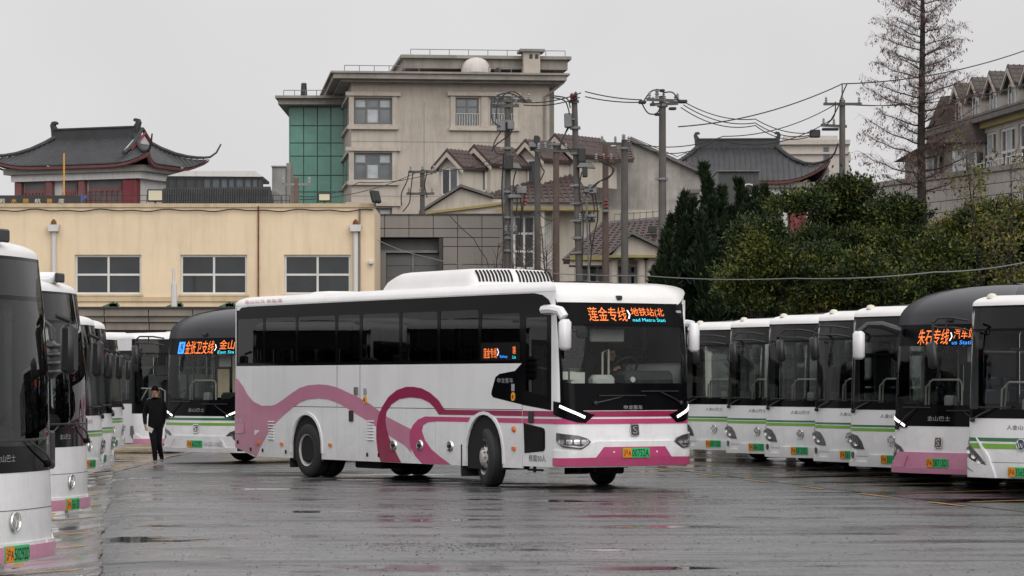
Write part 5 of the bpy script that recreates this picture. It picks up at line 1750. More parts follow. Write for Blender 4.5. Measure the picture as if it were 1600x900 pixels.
    # roof rails
    for (u0, u1, v, yy, n) in ((537, 652, 116, -.9, 6), (760, 812, 116, -.9, 4), (645, 888, 81, py - 1.4, 9)):
        zz = z(v)
        for i in range(n):
            u = u0 + (u1 - u0) * i / (n - 1); m = MB(); m.tube([(x(u), yy, zz), (x(u), yy, zz + .32)], .02, 5); m.build("rail_post", BM['steel'], r)
        m = MB(); m.tube([(x(u0), yy, zz + .32), (x(u1), yy, zz + .32)], .02, 5); m.build("rail", BM['steel'], r)
    m = MB(); m.tube([(W1 - .25, -.12, z(320)), (W1 - .25, -.12, z(150)), (W1 + .2, -.4, z(140)), (W1 + .7, -.8, z(128))], .07, 6); m.build("drainpipe", BM['beiged'], r)
    part("rear_bay", BM['beiged'], r, (W1 + .02, W1 + .5, 2.0, 10, 0, z(131)))
    # side windows on the left flank
    for i in range(3):
        part("side_sill", BM['beigel'], r, (-.14, -.01, 1.2, 9.5, z(197 + 87 * i), z(193 + 87 * i)))
        part("side_lintel", BM['beigel'], r, (-.16, -.01, 1.0, 9.7, z(151 + 87 * i), z(147 + 87 * i)))
        for j in range(3):
            part("side_window", BM['gglass'], r, (-.03, -.005, 1.5 + j * 2.8, 3.4 + j * 2.8, z(193 + 87 * i), z(153 + 87 * i)))
beige_building()

# --- grey clad building with a shutter door ------------------------------------------------------
def clad_building():
    Y = 106.
    r = empty("clad_building", (X_(690, Y), Y, 0), 0, "grey panel clad building with a recessed shutter door behind the coach", "building")
    x = lambda u: X_(u, Y) - r.location.x; z = lambda v: Z_(v, Y)
    part("core", BM['panelj'], r, (x(560), x(586.8), .06, 12, 0, z(336)), (x(692), x(792), .06, 12, 0, z(336)), (x(586), x(693), .06, 12, z(371), z(336)), (x(586), x(693), 1.2, 12, 0, z(371)))
    us = [564, 601, 639, 677, 715, 753, 791]
    vs = [336, 357, 371, 385, 413, 441, 470, 500, 540]
    for a, b in zip(us, us[1:]):
        for c, d in zip(vs, vs[1:]):
            a2, b2 = a, b
            if c >= 371:
                if 586 <= a and b <= 692: continue
                if a < 586 < b: b2 = 586
                if a < 692 < b: a2 = 692
            if b2 - a2 < 2: continue
            part("cladding_panel", BM['panel'], r, (x(a2) + .012, x(b2) - .012, 0, .05, z(d) + .012, z(c) - .012))
    part("coping", BM['panelj'], r, (x(560), x(792), -.05, .4, z(336), z(334.5)))
    part("door_reveal", BM['panelj'], r, (x(686), x(692) - .01, .02, 1.2, 0, z(371) - .01))
    part("door_header", BM['shutter'], r, (x(587), x(686), .7, .8, z(391), z(372)))
    part("door_header_beam", BM['steel'], r, (x(587), x(684), .55, .68, z(394), z(390)))
    part("side_pier", BM['panel'], r, (x(587), x(602), .5, .62, 0, z(394)))
    for a, b in ((602, 643), (645, 685)):
        for i in range(9):
            part("shutter_slat", BM['shutter'], r, (x(a), x(b), .76 + .02 * (i % 2), .84, z(394) - .02 - (i + 1) * .42, z(394) - .03 - i * .42))
    part("shutter_rail", BM['steel'], r, (x(642.5), x(645.5), .70, .84, 0, z(394)))
    m = MB()
clad_building()

# --- tiled roof houses -----------------------------------------------------------------------------
def tile_slope(parent, p00, p10, p11, p01, name="roof_slope", rows=10, pitch=.30, m=None, thick=.12):
    """roof plane p00-p10 eave, p01-p11 ridge, with stepped tile courses and rolls down the slope (one part)"""
    p00, p10, p11, p01 = map(Vector, (p00, p10, p11, p01))
    n = (p10 - p00).cross(p01 - p00).normalized()
    if n.z < 0: n = -n
    mb = MB()
    for i in range(rows):
        a, b = i / rows, (i + 1) / rows
        q = [p00.lerp(p01, a), p10.lerp(p11, a), p10.lerp(p11, b), p00.lerp(p01, b)]
        up0, up1 = n * .07, n * .02
        vs = [q[0] + up0, q[1] + up0, q[2] + up1, q[3] + up1, q[0] - n * thick, q[1] - n * thick, q[2] - n * thick, q[3] - n * thick]
        mb.add(vs, [(0, 1, 2, 3), (0, 1, 5, 4), (1, 2, 6, 5), (2, 3, 7, 6), (3, 0, 4, 7), (4, 5, 6, 7)])
    w = max((p10 - p00).length, (p11 - p01).length)
    k = max(2, int(w / pitch))
    o = mb.build(name, m or BM['tilered'], parent)
    mb = MB()
    for i in range(k + 1):
        a, b = p00.lerp(p10, i / k) + n * .06, p01.lerp(p11, i / k) + n * .06
        mb.tube([a, b], .055, 4)
    mb.build("tile_roll", m or BM['tilered'], o)["kind"] = "stuff"
    return o

def dormer(parent, loc, rz, w=1.5, h=1.5, d=2.6, mwall=None, mtile=None):
    """small gabled dormer facing local -Y, as parts of one house (grouped under its wall part)"""
    M_ = Matrix.Translation(loc) @ Matrix.Rotation(rz, 4, 'Z')
    m = MB(); m.box(-w / 2, w / 2, 0, d, 0, h, M_); m.prism([(-w / 2, h), (w / 2, h), (0, h + w * .42)], 0, d, 'XZ', M_)
    o = m.build("dormer", mwall or BM['cream'], parent)
    m = MB()
    e = .22
    for s in (-1, 1):
        m.prism([(s * (w / 2 + e), h - e * .75), (0, h + w * .42 + .05), (0, h + w * .42 + .22), (s * (w / 2 + e + .05), h - e * .75 + .14)], -.25, d, 'XZ', M_)
    m.build("dormer_roof", mtile or BM['tilered'], o)
    m = MB()
    nr = int(d / .24)
    for s in (-1, 1):
        for q in range(nr + 1):
            yy = -.22 + (d + .2) * q / nr
            m.tube([M_ @ Vector((s * (w / 2 + e + .03), yy, h - e * .75 + .15)), M_ @ Vector((0, yy, h + w * .42 + .22))], .045, 4)
        for q in range(1, 4):
            t = q / 4
            xx, z_ = s * (w / 2 + e) * t, h + w * .42 + .22 + (h - e * .75 + .14 - (h + w * .42 + .22)) * t
            m.tube([M_ @ Vector((xx, -.25, z_ + .02)), M_ @ Vector((xx, d, z_ + .02))], .035, 4)
    m.build("tile_roll", mtile or BM['tilered'], o)["kind"] = "stuff"
    m = MB()
    for s in (-1, 1):
        m.prism([(s * (w / 2 + e), h - e * .75), (0, h + w * .42 + .06), (0, h + w * .42 - .14), (s * (w / 2 + e), h - e * .75 - .16)], -.30, -.22, 'XZ', M_)
    m.build("bargeboard", BM['beigel'], o)
    m = MB(); ww = w * .33
    m.box(-ww, ww, -.05, .01, h * .12, h * .18, M_); m.box(-ww, ww, -.05, .01, h * .92, h * .98, M_)
    for xx in (-ww, 0, ww): m.box(xx - .035, xx + .035, -.055, .01, h * .18, h * .92, M_)
    m.build("window_frame", BM['wframe'], o)
    m = MB(); m.box(-ww + .04, -.04, -.03, -.012, h * .18, h * .92, M_); m.build("pane", BM['dglass'], o)
    m = MB(); m.box(.04, ww - .04, -.03, -.012, h * .18, h * .92, M_); m.build("pane", BM['gglass'], o)
    return o

def dormer_house():
    Y = 132.
    r = empty("dormer_house", (X_(790, Y), Y, 0), 0, "cream house with maroon tiled dormers behind the utility poles", "house")
    ox = r.location.x
    p = lambda u, v, dy=0.: Vector((X_(u, Y + dy) - ox, dy, Z_(v, Y + dy)))
    x = lambda u: X_(u, Y) - ox
    z = lambda v: Z_(v, Y)
    part("wall", BM['cream'], r, (x(668), x(925), .6, 9, 0, z(322)))
    # cream gable at the left
    m = MB(); m.prism([(x(664), z(334)), (x(664), z(331)), (x(720), z(295)), (x(775), z(312)), (x(790), z(312)), (x(790), z(334))], -.2, .6, 'XZ'); m.build("gable_wall", BM['cream'], r)
    m = MB(); m.prism([(x(655), z(334)), (x(720), z(293)), (x(772), z(310)), (x(772), z(306)), (x(720), z(288.5)), (x(655), z(330))], -.5, .7, 'XZ'); m.build("gable_coping", BM['tilegrey'], r)
    m = MB(); m.prism([(x(665), z(335.5)), (x(760), z(324)), (x(790), z(319.5)), (x(790), z(315.5)), (x(760), z(320)), (x(665), z(332))], -.38, -.2, 'XZ'); m.build("ochre_band", BM['creamy'], r)
    # roof slopes
    tile_slope(r, p(700, 318, .2), p(925, 315, .2), p(880, 246, 9), p(745, 262, 9), rows=12)
    m = MB(); m.tube([p(745, 261, 9), p(880, 245, 9)], .16, 6); m.build("ridge_tile", BM['tilegrey'], r)
    part("eave_band", BM['cream'], r, (x(790), x(936), -.6, .8, z(330), z(318)))
    part("ochre_band", BM['creamy'], r, (x(775), x(938), -.72, -.6, z(330), z(326)))
    part("eave_slab", BM['tilegrey'], r, (x(790), x(940), -.9, .8, z(318), z(315.5)))
    # dormers turned towards the left
    for u, v, dy, w in ((704, 303, 1.6, 1.35), (746, 298, 2.6, 1.5), (826, 290, 4.2, 1.6), (872, 282, 5.6, 1.7)):
        q = p(u, v, dy)
        dormer(r, (q.x, q.y, q.z - .25), R(-38), w, 1.45, 3.4)
    # upper tiled roofs between the dormers
    tile_slope(r, p(748, 270, 3.6), p(792, 268, 3.6), p(792, 248, 5.2), p(745, 249, 5.2), rows=5)
    tile_slope(r, p(884, 252, 7.0), p(990, 250, 7.0), p(985, 226, 9.6), p(880, 236, 9.6), rows=6)
    # ground floor openings beyond the shrubs
    for (a, b) in ((802, 836), (852, 862)):
        window(r, x(a), x(b), z(420), z(336), .50, 2, 3, .09, BM['wframe'], BM['dglass'])
    for u in (846, 868):
        m = MB(); m.tube([(x(u), -.35, 0), (x(u), -.35, z(330))], .16, 8); m.build("column", BM['cream'], r, smooth=True)
dormer_house()

def gable_house():
    Y = 142.
    r = empty("gable_house", (X_(985, Y), Y, 0), 0, "house with broad stained grey plaster gable behind the utility poles", "house")
    x = lambda u: X_(u, Y) - r.location.x; z = lambda v: Z_(v, Y)
    out = [(x(872), 0), (x(872), z(292)), (x(905), z(268)), (x(985), z(220)), (x(1098), z(272)), (x(1098), 0)]
    m = MB(); m.prism(out, 0, 9, 'XZ'); m.build("wall", BM['plaster'], r)
    m = MB(); m.prism([(x(866), z(294)), (x(985), z(221)), (x(1100), z(274)), (x(1100), z(269)), (x(985), z(215.5)), (x(866), z(288))], -.35, 9.2, 'XZ'); m.build("verge", BM['tilegrey'], r)
    part("plinth_band", BM['cream'], r, (x(872) + .05, x(1098) - .05, -.05, .0, 2, z(328)))
    tile_slope(r, (x(1062), 1.5, z(262)), (x(1102), 1.5, z(264)), (x(1086), 5, z(243)), (x(1056), 5, z(243)), rows=5)
    for u in (1068, 1080):
        m = MB(); m.tube([(x(u), 1.6, z(258)), (x(u), 1.6, z(240))], .015, 4); m.build("lightning_rod", BM['steel'], r)
    m = MB(); m.tube([(x(985), -.1, z(214)), (x(1020), -.1, z(229)), (x(1058), -.1, z(245)), (x(1072), -.1, z(239)), (x(1090), -.1, z(246))], .018, 4); m.build("lightning_cable", BM['wire'], r)
    m = MB(); m.cbox(x(1072), x(1092), -.9, -.1, z(304), z(297), .03); m.build("window_hood", BM['tilegrey'], r)
gable_house()

def low_house():
    Y = 114.
    r = empty("porch_house", (X_(1010, Y), Y, 0), 0, "low house with maroon tile roof and cream pediment left of the conifer", "house")
    ox = r.location.x
    x = lambda u: X_(u, Y) - ox; z = lambda v: Z_(v, Y)
    p = lambda u, v, dy=0.: Vector((X_(u, Y + dy) - ox, dy, Z_(v, Y + dy)))
    part("wall", BM['cream'], r, (x(905), x(1110), 1.6, 9, 0, z(392)))
    tile_slope(r, p(880, 408, -.4), p(1125, 398, -.4), p(1100, 338, 6.5), p(940, 352, 6.5), rows=14)
    m = MB(); m.tube([p(938, 351, 6.5), p(1102, 337, 6.5)], .13, 6); m.build("ridge_tile", BM['tilegrey'], r)
    part("ochre_band", BM['creamy'], r, (x(890), x(1110), -.55, -.4, z(407), z(400)))
    part("eave_beam", BM['cream'], r, (x(890), x(1110), -.42, 1.6, z(415), z(407)))
    # pediment
    m = MB(); m.prism([(x(952), z(402)), (x(985), z(371)), (x(1030), z(392)), (x(1030), z(402))], -1.3, -.3, 'XZ'); m.build("pediment", BM['cream'], r)
    m = MB(); m.prism([(x(945), z(404)), (x(985), z(369)), (x(1036), z(394)), (x(1036), z(390)), (x(985), z(364.5)), (x(945), z(400))], -1.6, .8, 'XZ'); m.build("pediment_coping", BM['tilegrey'], r)
    part("pediment_band", BM['creamy'], r, (x(948), x(1034), -1.5, -1.3, z(405), z(401)))
    for u in (957, 1000, 1014):
        m = MB(); m.tube([(x(u), -.9, 0), (x(u), -.9, z(406))], .17, 10); o = m.build("column", BM['cream'], r, smooth=True)
        m = MB(); m.box(x(u) - .25, x(u) + .25, -1.15, -.65, z(408), z(405)); m.build("capital", BM['cream'], o)
    for a, b in ((905, 950), (966, 997), (1020, 1052)):
        window(r, x(a), x(b), z(450), z(410), 1.5, 3, 2, .09, BM['wframe'], BM['dglass'], rowfr=[0, .6, 1])
    part("roof_box", BM['black'], r, (x(1019), x(1032), 3.0, 3.5, z(357), z(347)))
    for i in range(10):
        u = 960 + i * 10; m = MB(); q = p(u, 349 - (u - 940) * .08, 6.4); m.tube([q, q + Vector((0, 0, .35))], .015, 4); m.build("rail_post", BM['steel'], r)
    m = MB(); m.tube([p(960, 333 + 2, 6.4), p(1050, 327 + 2, 6.4)], .015, 4); m.build("rail", BM['steel'], r)
low_house()

# corrugated shed with an air unit, in front of the right temple
def shed():
    Y = 150.
    r = empty("corrugated_shed", (X_(1140, Y), Y, 0), 0, "grey corrugated rooftop shed below the right temple roof", "shed")
    x = lambda u: X_(u, Y) - r.location.x; z = lambda v: Z_(v, Y)
    part("body", BM['shutter'], r, (x(1122), x(1186), 0, 5, 0, z(268)))
    m = MB()
    for i in range(32):
        u = 1122.5 + i * 2.03; m.tube([(x(u), -.02, z(330)), (x(u), -.02, z(268))], .022, 4)
    m.build("corrugation", BM['shutter'], r)["kind"] = "stuff"
    part("eave", BM['steel'], r, (x(1120), x(1188), -.2, 5.1, z(268), z(266.5)))
    tile_slope(r, (x(1180), -3, z(332)), (x(1262), -3, z(332)), (x(1230), 1.5, z(306)), (x(1184), 1.5, z(301)), "lower_roof", 5, .28, BM['tile'])
shed()
def ac_unit():
    r = empty("air_unit", at(1170, 308, 147.), 0, "white framed round rooftop air unit in front of the corrugated shed", "air unit")
    m = MB(); m.cbox(-.3, .3, 0, .5, -.0, .66, .04); m.build("casing", BM['steel'], r)
    m = MB(); m.tube([(.29 * math.cos(2 * math.pi * i / 18), -.03, .34 + .29 * math.sin(2 * math.pi * i / 18)) for i in range(19)], .035, 5); m.build("fan_ring", BM['pvc'], r)
    m = MB(); m.lathe([(.001, 0), (.26, 0), (.26, .02)], 16, 'Y', (0, -.02, .34)); m.build("fan_guard", BM['black'], r)
ac_unit()

# far beige block
def far_block():
    Y = 250.
    r = empty("far_apartment_block", (X_(1275, Y), Y, 0), R(-4), "plain pale beige block far behind the right temple", "building")
    x = lambda u: X_(u, Y) - r.location.x; z = lambda v: Z_(v, Y)
    part("wall", BM['farb'], r, (x(1222), x(1326), 0, 14, 0, z(226)))
    part("parapet", BM['farb'], r, (x(1219), x(1328), -.4, 14.4, z(226), z(219)))
    part("penthouse", BM['farb'], r, (x(1225), x(1310), 2, 12, z(219), z(209)))
    for v in (238, 296, 340): part("band", BM['farb'], r, (x(1220), x(1327), -.25, .0, z(v + 3), z(v)))
    for c, d in ((230, 256), (262, 284), (300, 330)):
        window(r, x(1287), x(1295), z(d), z(c), -.08, 1, 2, .12, BM['shutter'], BM['gglass'])
    for i in range(6): part("balcony", BM['farb'], r, (x(1326) + .02, x(1330), 1 + i * .0, 4, z(250 + i * 18), z(240 + i * 18)))
far_block()

# right hand house seen along its length, and the block wall before it
def right_house():
    far, near = Vector((20.2, 144, 0)), Vector((21.75, 133, 0))
    d = (near - far).normalized(); L = (near - far).length + 5
    rz = math.atan2(d.y, d.x)            # local +X runs from the far end to the near end; facade faces local -Y
    r = empty("terrace_house", far, rz, "cream terrace house with tiled dormers behind the tall bare tree", "house")
    ze = 13.45
    holes = []
    for i in range(5):
        a = 2.2 + i * 2.75
        holes.append((a, a + 2.2, 11.2, 13.0)); holes.append((a, a + 2.2, 7.6, 9.6))
    facade(MB(), -.3, L, 0, ze, holes, 0, .3, 9).build("wall", BM['block'], r)
    for h in holes:
        window(r, *h, .08, 3, 2, .12, BM['wframe'], [BM['dglass'], BM['gglass'], BM['curtain']], rowfr=[0, .42, 1])
        part("balcony_slab", BM['cream'], r, (h[0] - .2, h[1] + .2, -.6, -.01, h[2] - .5, h[2] - .25))
        m = MB(); m.tube([(h[0] - .1, -.55, h[2] + .35), (h[1] + .1, -.55, h[2] + .35)], .03, 5)
        for j in range(5):
            xx = h[0] - .1 + (h[1] - h[0] + .2) * j / 4; m.tube([(xx, -.55, h[2] - .25), (xx, -.55, h[2] + .35)], .02, 4)
        m.build("balcony_rail", BM['wframe'], r)
    part("eave", BM['tilegrey'], r, (-.6, L + .4, -.6, .6, ze, ze + .2))
    part("eave_band", BM['creamy'], r, (-.4, L + .4, -.25, .0, ze - .25, ze - .002))
    tile_slope(r, (-.6, -.6, ze + .2), (L + .4, -.6, ze + .2), (L + .4, 4.0, 15.3), (2.2, 4.0, 15.3), rows=8, m=BM['tileold'])
    m = MB(); m.prism([(-.6, ze + .2), (2.2, 15.25), (2.2, ze + .2)], -.3, 8, 'XZ'); m.build("hip_end", BM['tileold'], r)
    part("ridge_tile", BM['tilegrey'], r, (2.2, L + .4, 3.85, 4.15, 15.25, 15.5))
    for i in range(5):
        x0 = 3.6 + i * 2.73
        dormer(r, (x0, .2, 13.85), 0, 1.5, 1.05, 3.4, BM['block'], BM['tileold'])
        m = MB(); m.tube([(x0 - .9, 2.4, 15.2), (x0 - .9, 2.4, 15.8), (x0 + .9, 2.4, 15.8), (x0 + .9, 2.4, 15.2)], .018, 4); m.build("roof_rail", BM['steel'], r)
    # lower wing at the far end, its glazed front turned to the yard
    inv = Matrix.Rotation(-rz, 4, 'Z') @ Matrix.Translation(-far)
    def wbox(name, m_, x0, x1, y0, y1, z0, z1):
        mb = MB(); mb.box(x0, x1, y0, y1, z0, z1, inv); return mb.build(name, m_, r)
    wbox("wing_wall", BM['block'], 19.2, 20.9, 139.4, 147, 0, 12.6)
    wbox("wing_wall", BM['block'], 20.0, 21.6, 136.4, 139.4, 0, 12.6)
    for (x0, x1, y) in ((19.25, 20.0, 139.4), (20.02, 21.5, 136.4)):
        for k in range(3):
            a0 = x0 + (x1 - x0) * k / 3
            wbox("window_pane", (BM['curtain'], BM['gglass'], BM['dglass'])[k], a0 + .06, a0 + (x1 - x0) / 3 - .06, y - .05, y - .01, 10.9, 12.2)
            wbox("window_mullion", BM['wframe'], a0 - .05, a0 + .05, y - .09, y - .012, 10.8, 12.3)
        wbox("window_sill", BM['wframe'], x0 - .1, x1 + .1, y - .3, y - .012, 10.6, 10.78)
    mb = MB(); mb.prism([(18.75, 12.6), (20.8, 13.6), (22.4, 13.6), (22.4, 12.6)], 135.8, 148, 'XZ', inv); mb.build("wing_roof", BM['tileold'], r)
right_house()

def block_wall():
    far, near = Vector((14.2, 125.3, 0)), Vector((19.06, 112, 0))
    d = (near - far).normalized(); L = (near - far).length + 4
    r = empty("block_wall", far, math.atan2(d.y, d.x), "pale concrete block boundary wall rising above the hedge trees", "wall")
    H_ = 9.75
    part("backing", BM['mortar'], r, (0, L, .06, .4, 0, H_))
    part("coping", BM['beiged'], r, (-.1, L + .1, -.12, .55, H_, H_ + .2))
    row, k = 0, 0
    z = H_ - .02
    bm_ = {}
    while z > 7.6:
        off = (row % 2) * .55
        x = -off
        while x < L:
            a, b = max(0, x) + .012, min(L, x + 1.1) - .012
            if b - a > .1:
                key = round(b - a, 3)
                if key not in bm_:
                    m = MB(); m.cbox(0, b - a, 0, .1, -.42, 0, .012); o = m.build("block", BM['block'], r); bm_[key] = o.data
                else:
                    o = link_mesh("block", bm_[key], r)
                o.location = (a, -.03 + .008 * math.sin(k * 1.7), z)
                k += 1
            x += 1.1
        z -= .44; row += 1
    part("lower_wall", BM['block'], r, (0.02, L - .02, -.01, .06, 0, z))
block_wall()
# ------------------------------------------------------------------ utility poles and overhead lines
def catenary(a, b, sag, n=14):
    a, b = Vector(a), Vector(b)
    return [a.lerp(b, i / n) - Vector((0, 0, sag * 4 * (i / n) * (1 - i / n))) for i in range(n + 1)]
def insulator(mb, p, h=.22, r=.06):
    mb.lathe([(.02, 0), (r, .02), (r * .5, h * .3), (r, h * .4), (r * .5, h * .6), (r * .9, h * .7), (.02, h)], 8, 'Z', p)
def pole(u, vtop, Y, label, r0=.15, r1=.11, m=None, lean=0.):
    base = at(u, 598, Y); h = Z_(vtop, Y)
    r = empty("utility_pole", (base.x, Y, 0), 0, label, "utility pole", "utility poles behind the coach")
    mb = MB(); mb.tube([(0, 0, 0), (lean * .5, 0, h * .5), (lean, 0, h)], r0, 10, r1)
    mb.build("shaft", m or BM['pole'], r, smooth=True)
    return r, h, lean
def crossarm(r, z, w, y=0., x=0., rz=0., n=3, steep=True, m=None):
    M_ = Matrix.Translation((x, y, z)) @ Matrix.Rotation(rz, 4, 'Z')
    mb = MB(); mb.box(-w, w, -.16, -.08, -.05, .05, M_); o = mb.build("crossarm", m or BM['pole'], r)
    for i in range(n):
        q = -w + .1 + (2 * w - .2) * i / max(1, n - 1)
        mb = MB(); insulator(mb, M_ @ Vector((q, -.12, .05))); mb.build("insulator", BM['porc'], o, smooth=True)
    return o
def gearbox(r, x, z, w=.3, h=.4, m=None, name="switch_box"):
    mb = MB(); mb.cbox(x - w / 2, x + w / 2, -.45, -.15, z - h / 2, z + h / 2, .03); return mb.build(name, m or BM['steel'], r)
def loop(r, pts, rad=.022, name="drop_cable", m=None):
    """smooth cable through points"""
    P_ = [Vector(p) for p in pts]; out = []
    for i in range(len(P_) - 1):
        p0, p1, p2, p3 = P_[max(0, i - 1)], P_[i], P_[i + 1], P_[min(len(P_) - 1, i + 2)]
        for k in range(6):
            t = k / 6
            out.append(.5 * ((2 * p1) + (p2 - p0) * t + (2 * p0 - 5 * p1 + 4 * p2 - p3) * t * t + (3 * p1 - p0 - 3 * p2 + p3) * t ** 3))
    out.append(P_[-1])
    mb = MB(); mb.tube(out, rad, 5); return mb.build(name, m or BM['wire'], r, smooth=True)

k104 = 104. / FPX
zz = lambda v, Y=104.: Z_(v, Y)
def dress(r, Y, u0, gear):
    """fittings given in pixels around the pole: converted to metres at the pole's distance"""
    k = Y / FPX
    X = lambda u: (u - u0) * k
    Zf = lambda v: Z_(v, Y)
    for g in gear:
        t = g[0]
        if t == 'arm': crossarm(r, Zf(g[1]), g[2] * k, x=X(g[3]) if len(g) > 3 else 0, rz=R(g[4]) if len(g) > 4 else 0)
        elif t == 'box': gearbox(r, X(g[1]), Zf(g[2]), g[3] * k, g[4] * k, g[5] if len(g) > 5 else None)
        elif t == 'cable': loop(r, [(X(a), -.3 - .05 * i, Zf(b)) for i, (a, b) in enumerate(g[1])], .024)
        elif t == 'pipe':
            mb = MB(); mb.tube([(X(g[1]), -.22, Zf(g[2])), (X(g[3]), -.22, Zf(g[4]))], g[5] * k, 6); mb.build("riser_pipe", BM['steel'], r)
        elif t == 'clamp':
            for v in g[1]:
                mb = MB(); mb.lathe([(.17, -.05), (.185, -.05), (.185, .05), (.17, .05)], 10, 'Z', (0, 0, Zf(v))); mb.box(-.26, .12, -.2, -.15, Zf(v) - .025, Zf(v) + .025); mb.build("clamp_band", BM['steel'], r)
        elif t == 'ins':
            mb = MB(); insulator(mb, (X(g[1]), -.25, Zf(g[2])), g[3] * k, .085); mb.build("surge_arrester", BM['redins'] if len(g) > 4 else BM['porc'], r, smooth=True)
        elif t == 'plate':
            mb = MB(); mb.prism([(X(g[1]) - .30, 0), (X(g[1]) + .34, -.05), (X(g[1]) + .22, .12), (X(g[1]) - .16, .15)], -.4, .1, 'XZ', Matrix.Translation((0, 0, Zf(g[2])))); mb.build("lamp_hood", BM['steel'], r)

r, h, _ = pole(793, 152, 104., "lattice dressed utility pole with looping cables in front of the beige building's windows", .15, .105)
dress(r, 104., 793, [('arm', 158, 30, 800, 12), ('arm', 166, 22, 790, -10), ('box', 783, 199, 14, 15), ('box', 798, 197, 11, 14), ('clamp', (190, 232, 262, 300, 340, 372, 392)),
    ('cable', [(820, 160), (800, 148), (780, 150), (768, 165), (770, 190), (782, 200)]), ('cable', [(824, 162), (806, 146), (790, 148), (777, 166), (776, 188)]),
    ('cable', [(800, 202), (796, 212), (775, 228), (768, 238)]), ('cable', [(783, 206), (772, 226), (776, 240), (790, 242)]),
    ('box', 795, 255, 13, 22, BM['black']), ('plate', 800, 262), ('box', 815, 298, 16, 12), ('box', 804, 308, 20, 6), ('ins', 820, 322, 18, 1), ('ins', 813, 300, 10),
    ('cable', [(806, 268), (802, 290), (808, 312), (806, 340)]), ('cable', [(812, 305), (815, 330), (810, 360), (808, 400), (804, 440)]), ('cable', [(818, 318), (814, 350), (811, 400)]),
    ('pipe', 800, 290, 800, 440, 2.0), ('pipe', 786, 250, 786, 440, 1.6), ('cable', [(787, 240), (784, 300), (787, 360), (785, 430)]), ('arm', 364, 12, 798)])
r, h, _ = pole(840, 214, 110., "shorter utility pole with a grey lamp head between the two dressed poles", .14, .11)
dress(r, 110., 840, [('box', 838, 220, 8, 14, BM['black']), ('arm', 234, 14, 842), ('box', 832, 228, 12, 8), ('cable', [(838, 238), (846, 262), (850, 270), (843, 285)])])
r, h, _ = pole(869, 226, 108., "plain brown utility pole before the cream dormer house", .15, .11, BM['poleb'])
dress(r, 108., 869, [('arm', 236, 26, 862, 8), ('clamp', (226,))])
r, h, _ = pole(912, 152, 104., "leaning utility pole with red insulators and a grey switch box", .15, .105, lean=-.0)
r.rotation_euler.y = R(-1.6)
dress(r, 104., 912, [('ins', 908, 158, 12, 1), ('ins', 914, 156, 12, 1), ('arm', 159, 8, 911), ('box', 901, 189, 12, 22), ('box', 908, 188, 8, 3), ('clamp', (200, 240, 290, 318, 345, 372, 395)),
    ('cable', [(876, 152), (896, 158), (902, 172), (903, 180)]), ('cable', [(880, 150), (900, 155), (905, 170)]), ('cable', [(902, 200), (893, 215), (887, 232)]), ('cable', [(900, 200), (888, 226), (884, 234), (915, 234)]),
    ('box', 921, 244, 12, 22, BM['black']), ('plate', 926, 262), ('box', 925, 270, 8, 16, BM['black']), ('box', 936, 297, 13, 15), ('box', 930, 300, 16, 5),
    ('cable', [(948, 252), (966, 262), (966, 275), (950, 284), (938, 294)]), ('cable', [(948, 254), (970, 266), (962, 280), (946, 286), (934, 296)]),
    ('cable', [(935, 305), (938, 330), (930, 352), (932, 392)]), ('cable', [(940, 305), (943, 340), (936, 370), (928, 420)]), ('cable', [(920, 270), (915, 300), (920, 340), (916, 420)]),
    ('pipe', 926, 300, 927, 440, 1.8), ('arm', 346, 14, 925), ('box', 934, 339, 14, 5)])
r, h, _ = pole(946, 226, 107., "brown utility pole carrying a dark red surge arrester", .14, .11, BM['poleb'])
dress(r, 107., 946, [('arm', 252, 16, 942, 10), ('ins', 947, 326, 16, 1), ('box', 946, 331, 10, 5), ('ins', 940, 252, 10, 1), ('ins', 950, 254, 10, 1)])
r, h, _ = pole(976, 218, 106., "plain utility pole standing before the stained plaster gable", .16, .12)
dress(r, 106., 976, [('arm', 225, 26, 960, 14), ('ins', 974, 220, 10), ('clamp', (232,))])
r, h, _ = pole(1035, 150, 104., "tallest utility pole with double crossarm left of the conifer", .18, .12)
dress(r, 104., 1035, [('arm', 157, 30, 1034, 28), ('arm', 163, 24, 1040, -30), ('ins', 1026, 154, 14), ('cable', [(1006, 158), (1016, 145), (1026, 142), (1036, 144)]), ('cable', [(1002, 162), (1012, 178), (1026, 178), (1034, 160)]),
    ('cable', [(1036, 146), (1050, 146), (1060, 158), (1072, 162)]), ('box', 1026, 180, 8, 4, BM['black']), ('box', 1034, 143, 8, 4, BM['black']), ('box', 1003, 161, 12, 5, BM['black']), ('box', 1066, 160, 14, 5, BM['black']), ('box', 1050, 171, 12, 4, BM['black']), ('clamp', (165, 280))])
r, h, _ = pole(660, 266, 125., "small utility pole with two crossarms above the grey clad building", .12, .10)
dress(r, 125., 660, [('arm', 269, 22), ('arm', 303, 22, 657), ('cable', [(640, 268), (636, 285), (628, 303), (628, 322)]), ('cable', [(646, 268), (642, 300), (640, 318), (630, 332)]), ('cable', [(668, 268), (664, 290), (668, 310)])])
r, h, _ = pole(1316, 156, 112., "utility pole beside the tall bare tree with slanting cable joint", .15, .11)
dress(r, 112., 1316, [('arm', 163, 30), ('arm', 197, 24, 1300, 30), ('cable', [(1322, 132), (1314, 150), (1308, 168), (1296, 190)]), ('cable', [(1304, 160), (1302, 182), (1290, 196)]), ('box', 1296, 203, 26, 4, BM['black']), ('box', 1272, 210, 16, 12, BM['black'])])
mb = MB(); mb.tube([(0, 0, Z_(160, 112)), (0, 0, Z_(130, 112))], .03, 6); mb.build("top_rod", BM['steel'], r)
mb = MB(); mb.tube([(0, 0, 0), (0, 0, .9)], .09, 8)
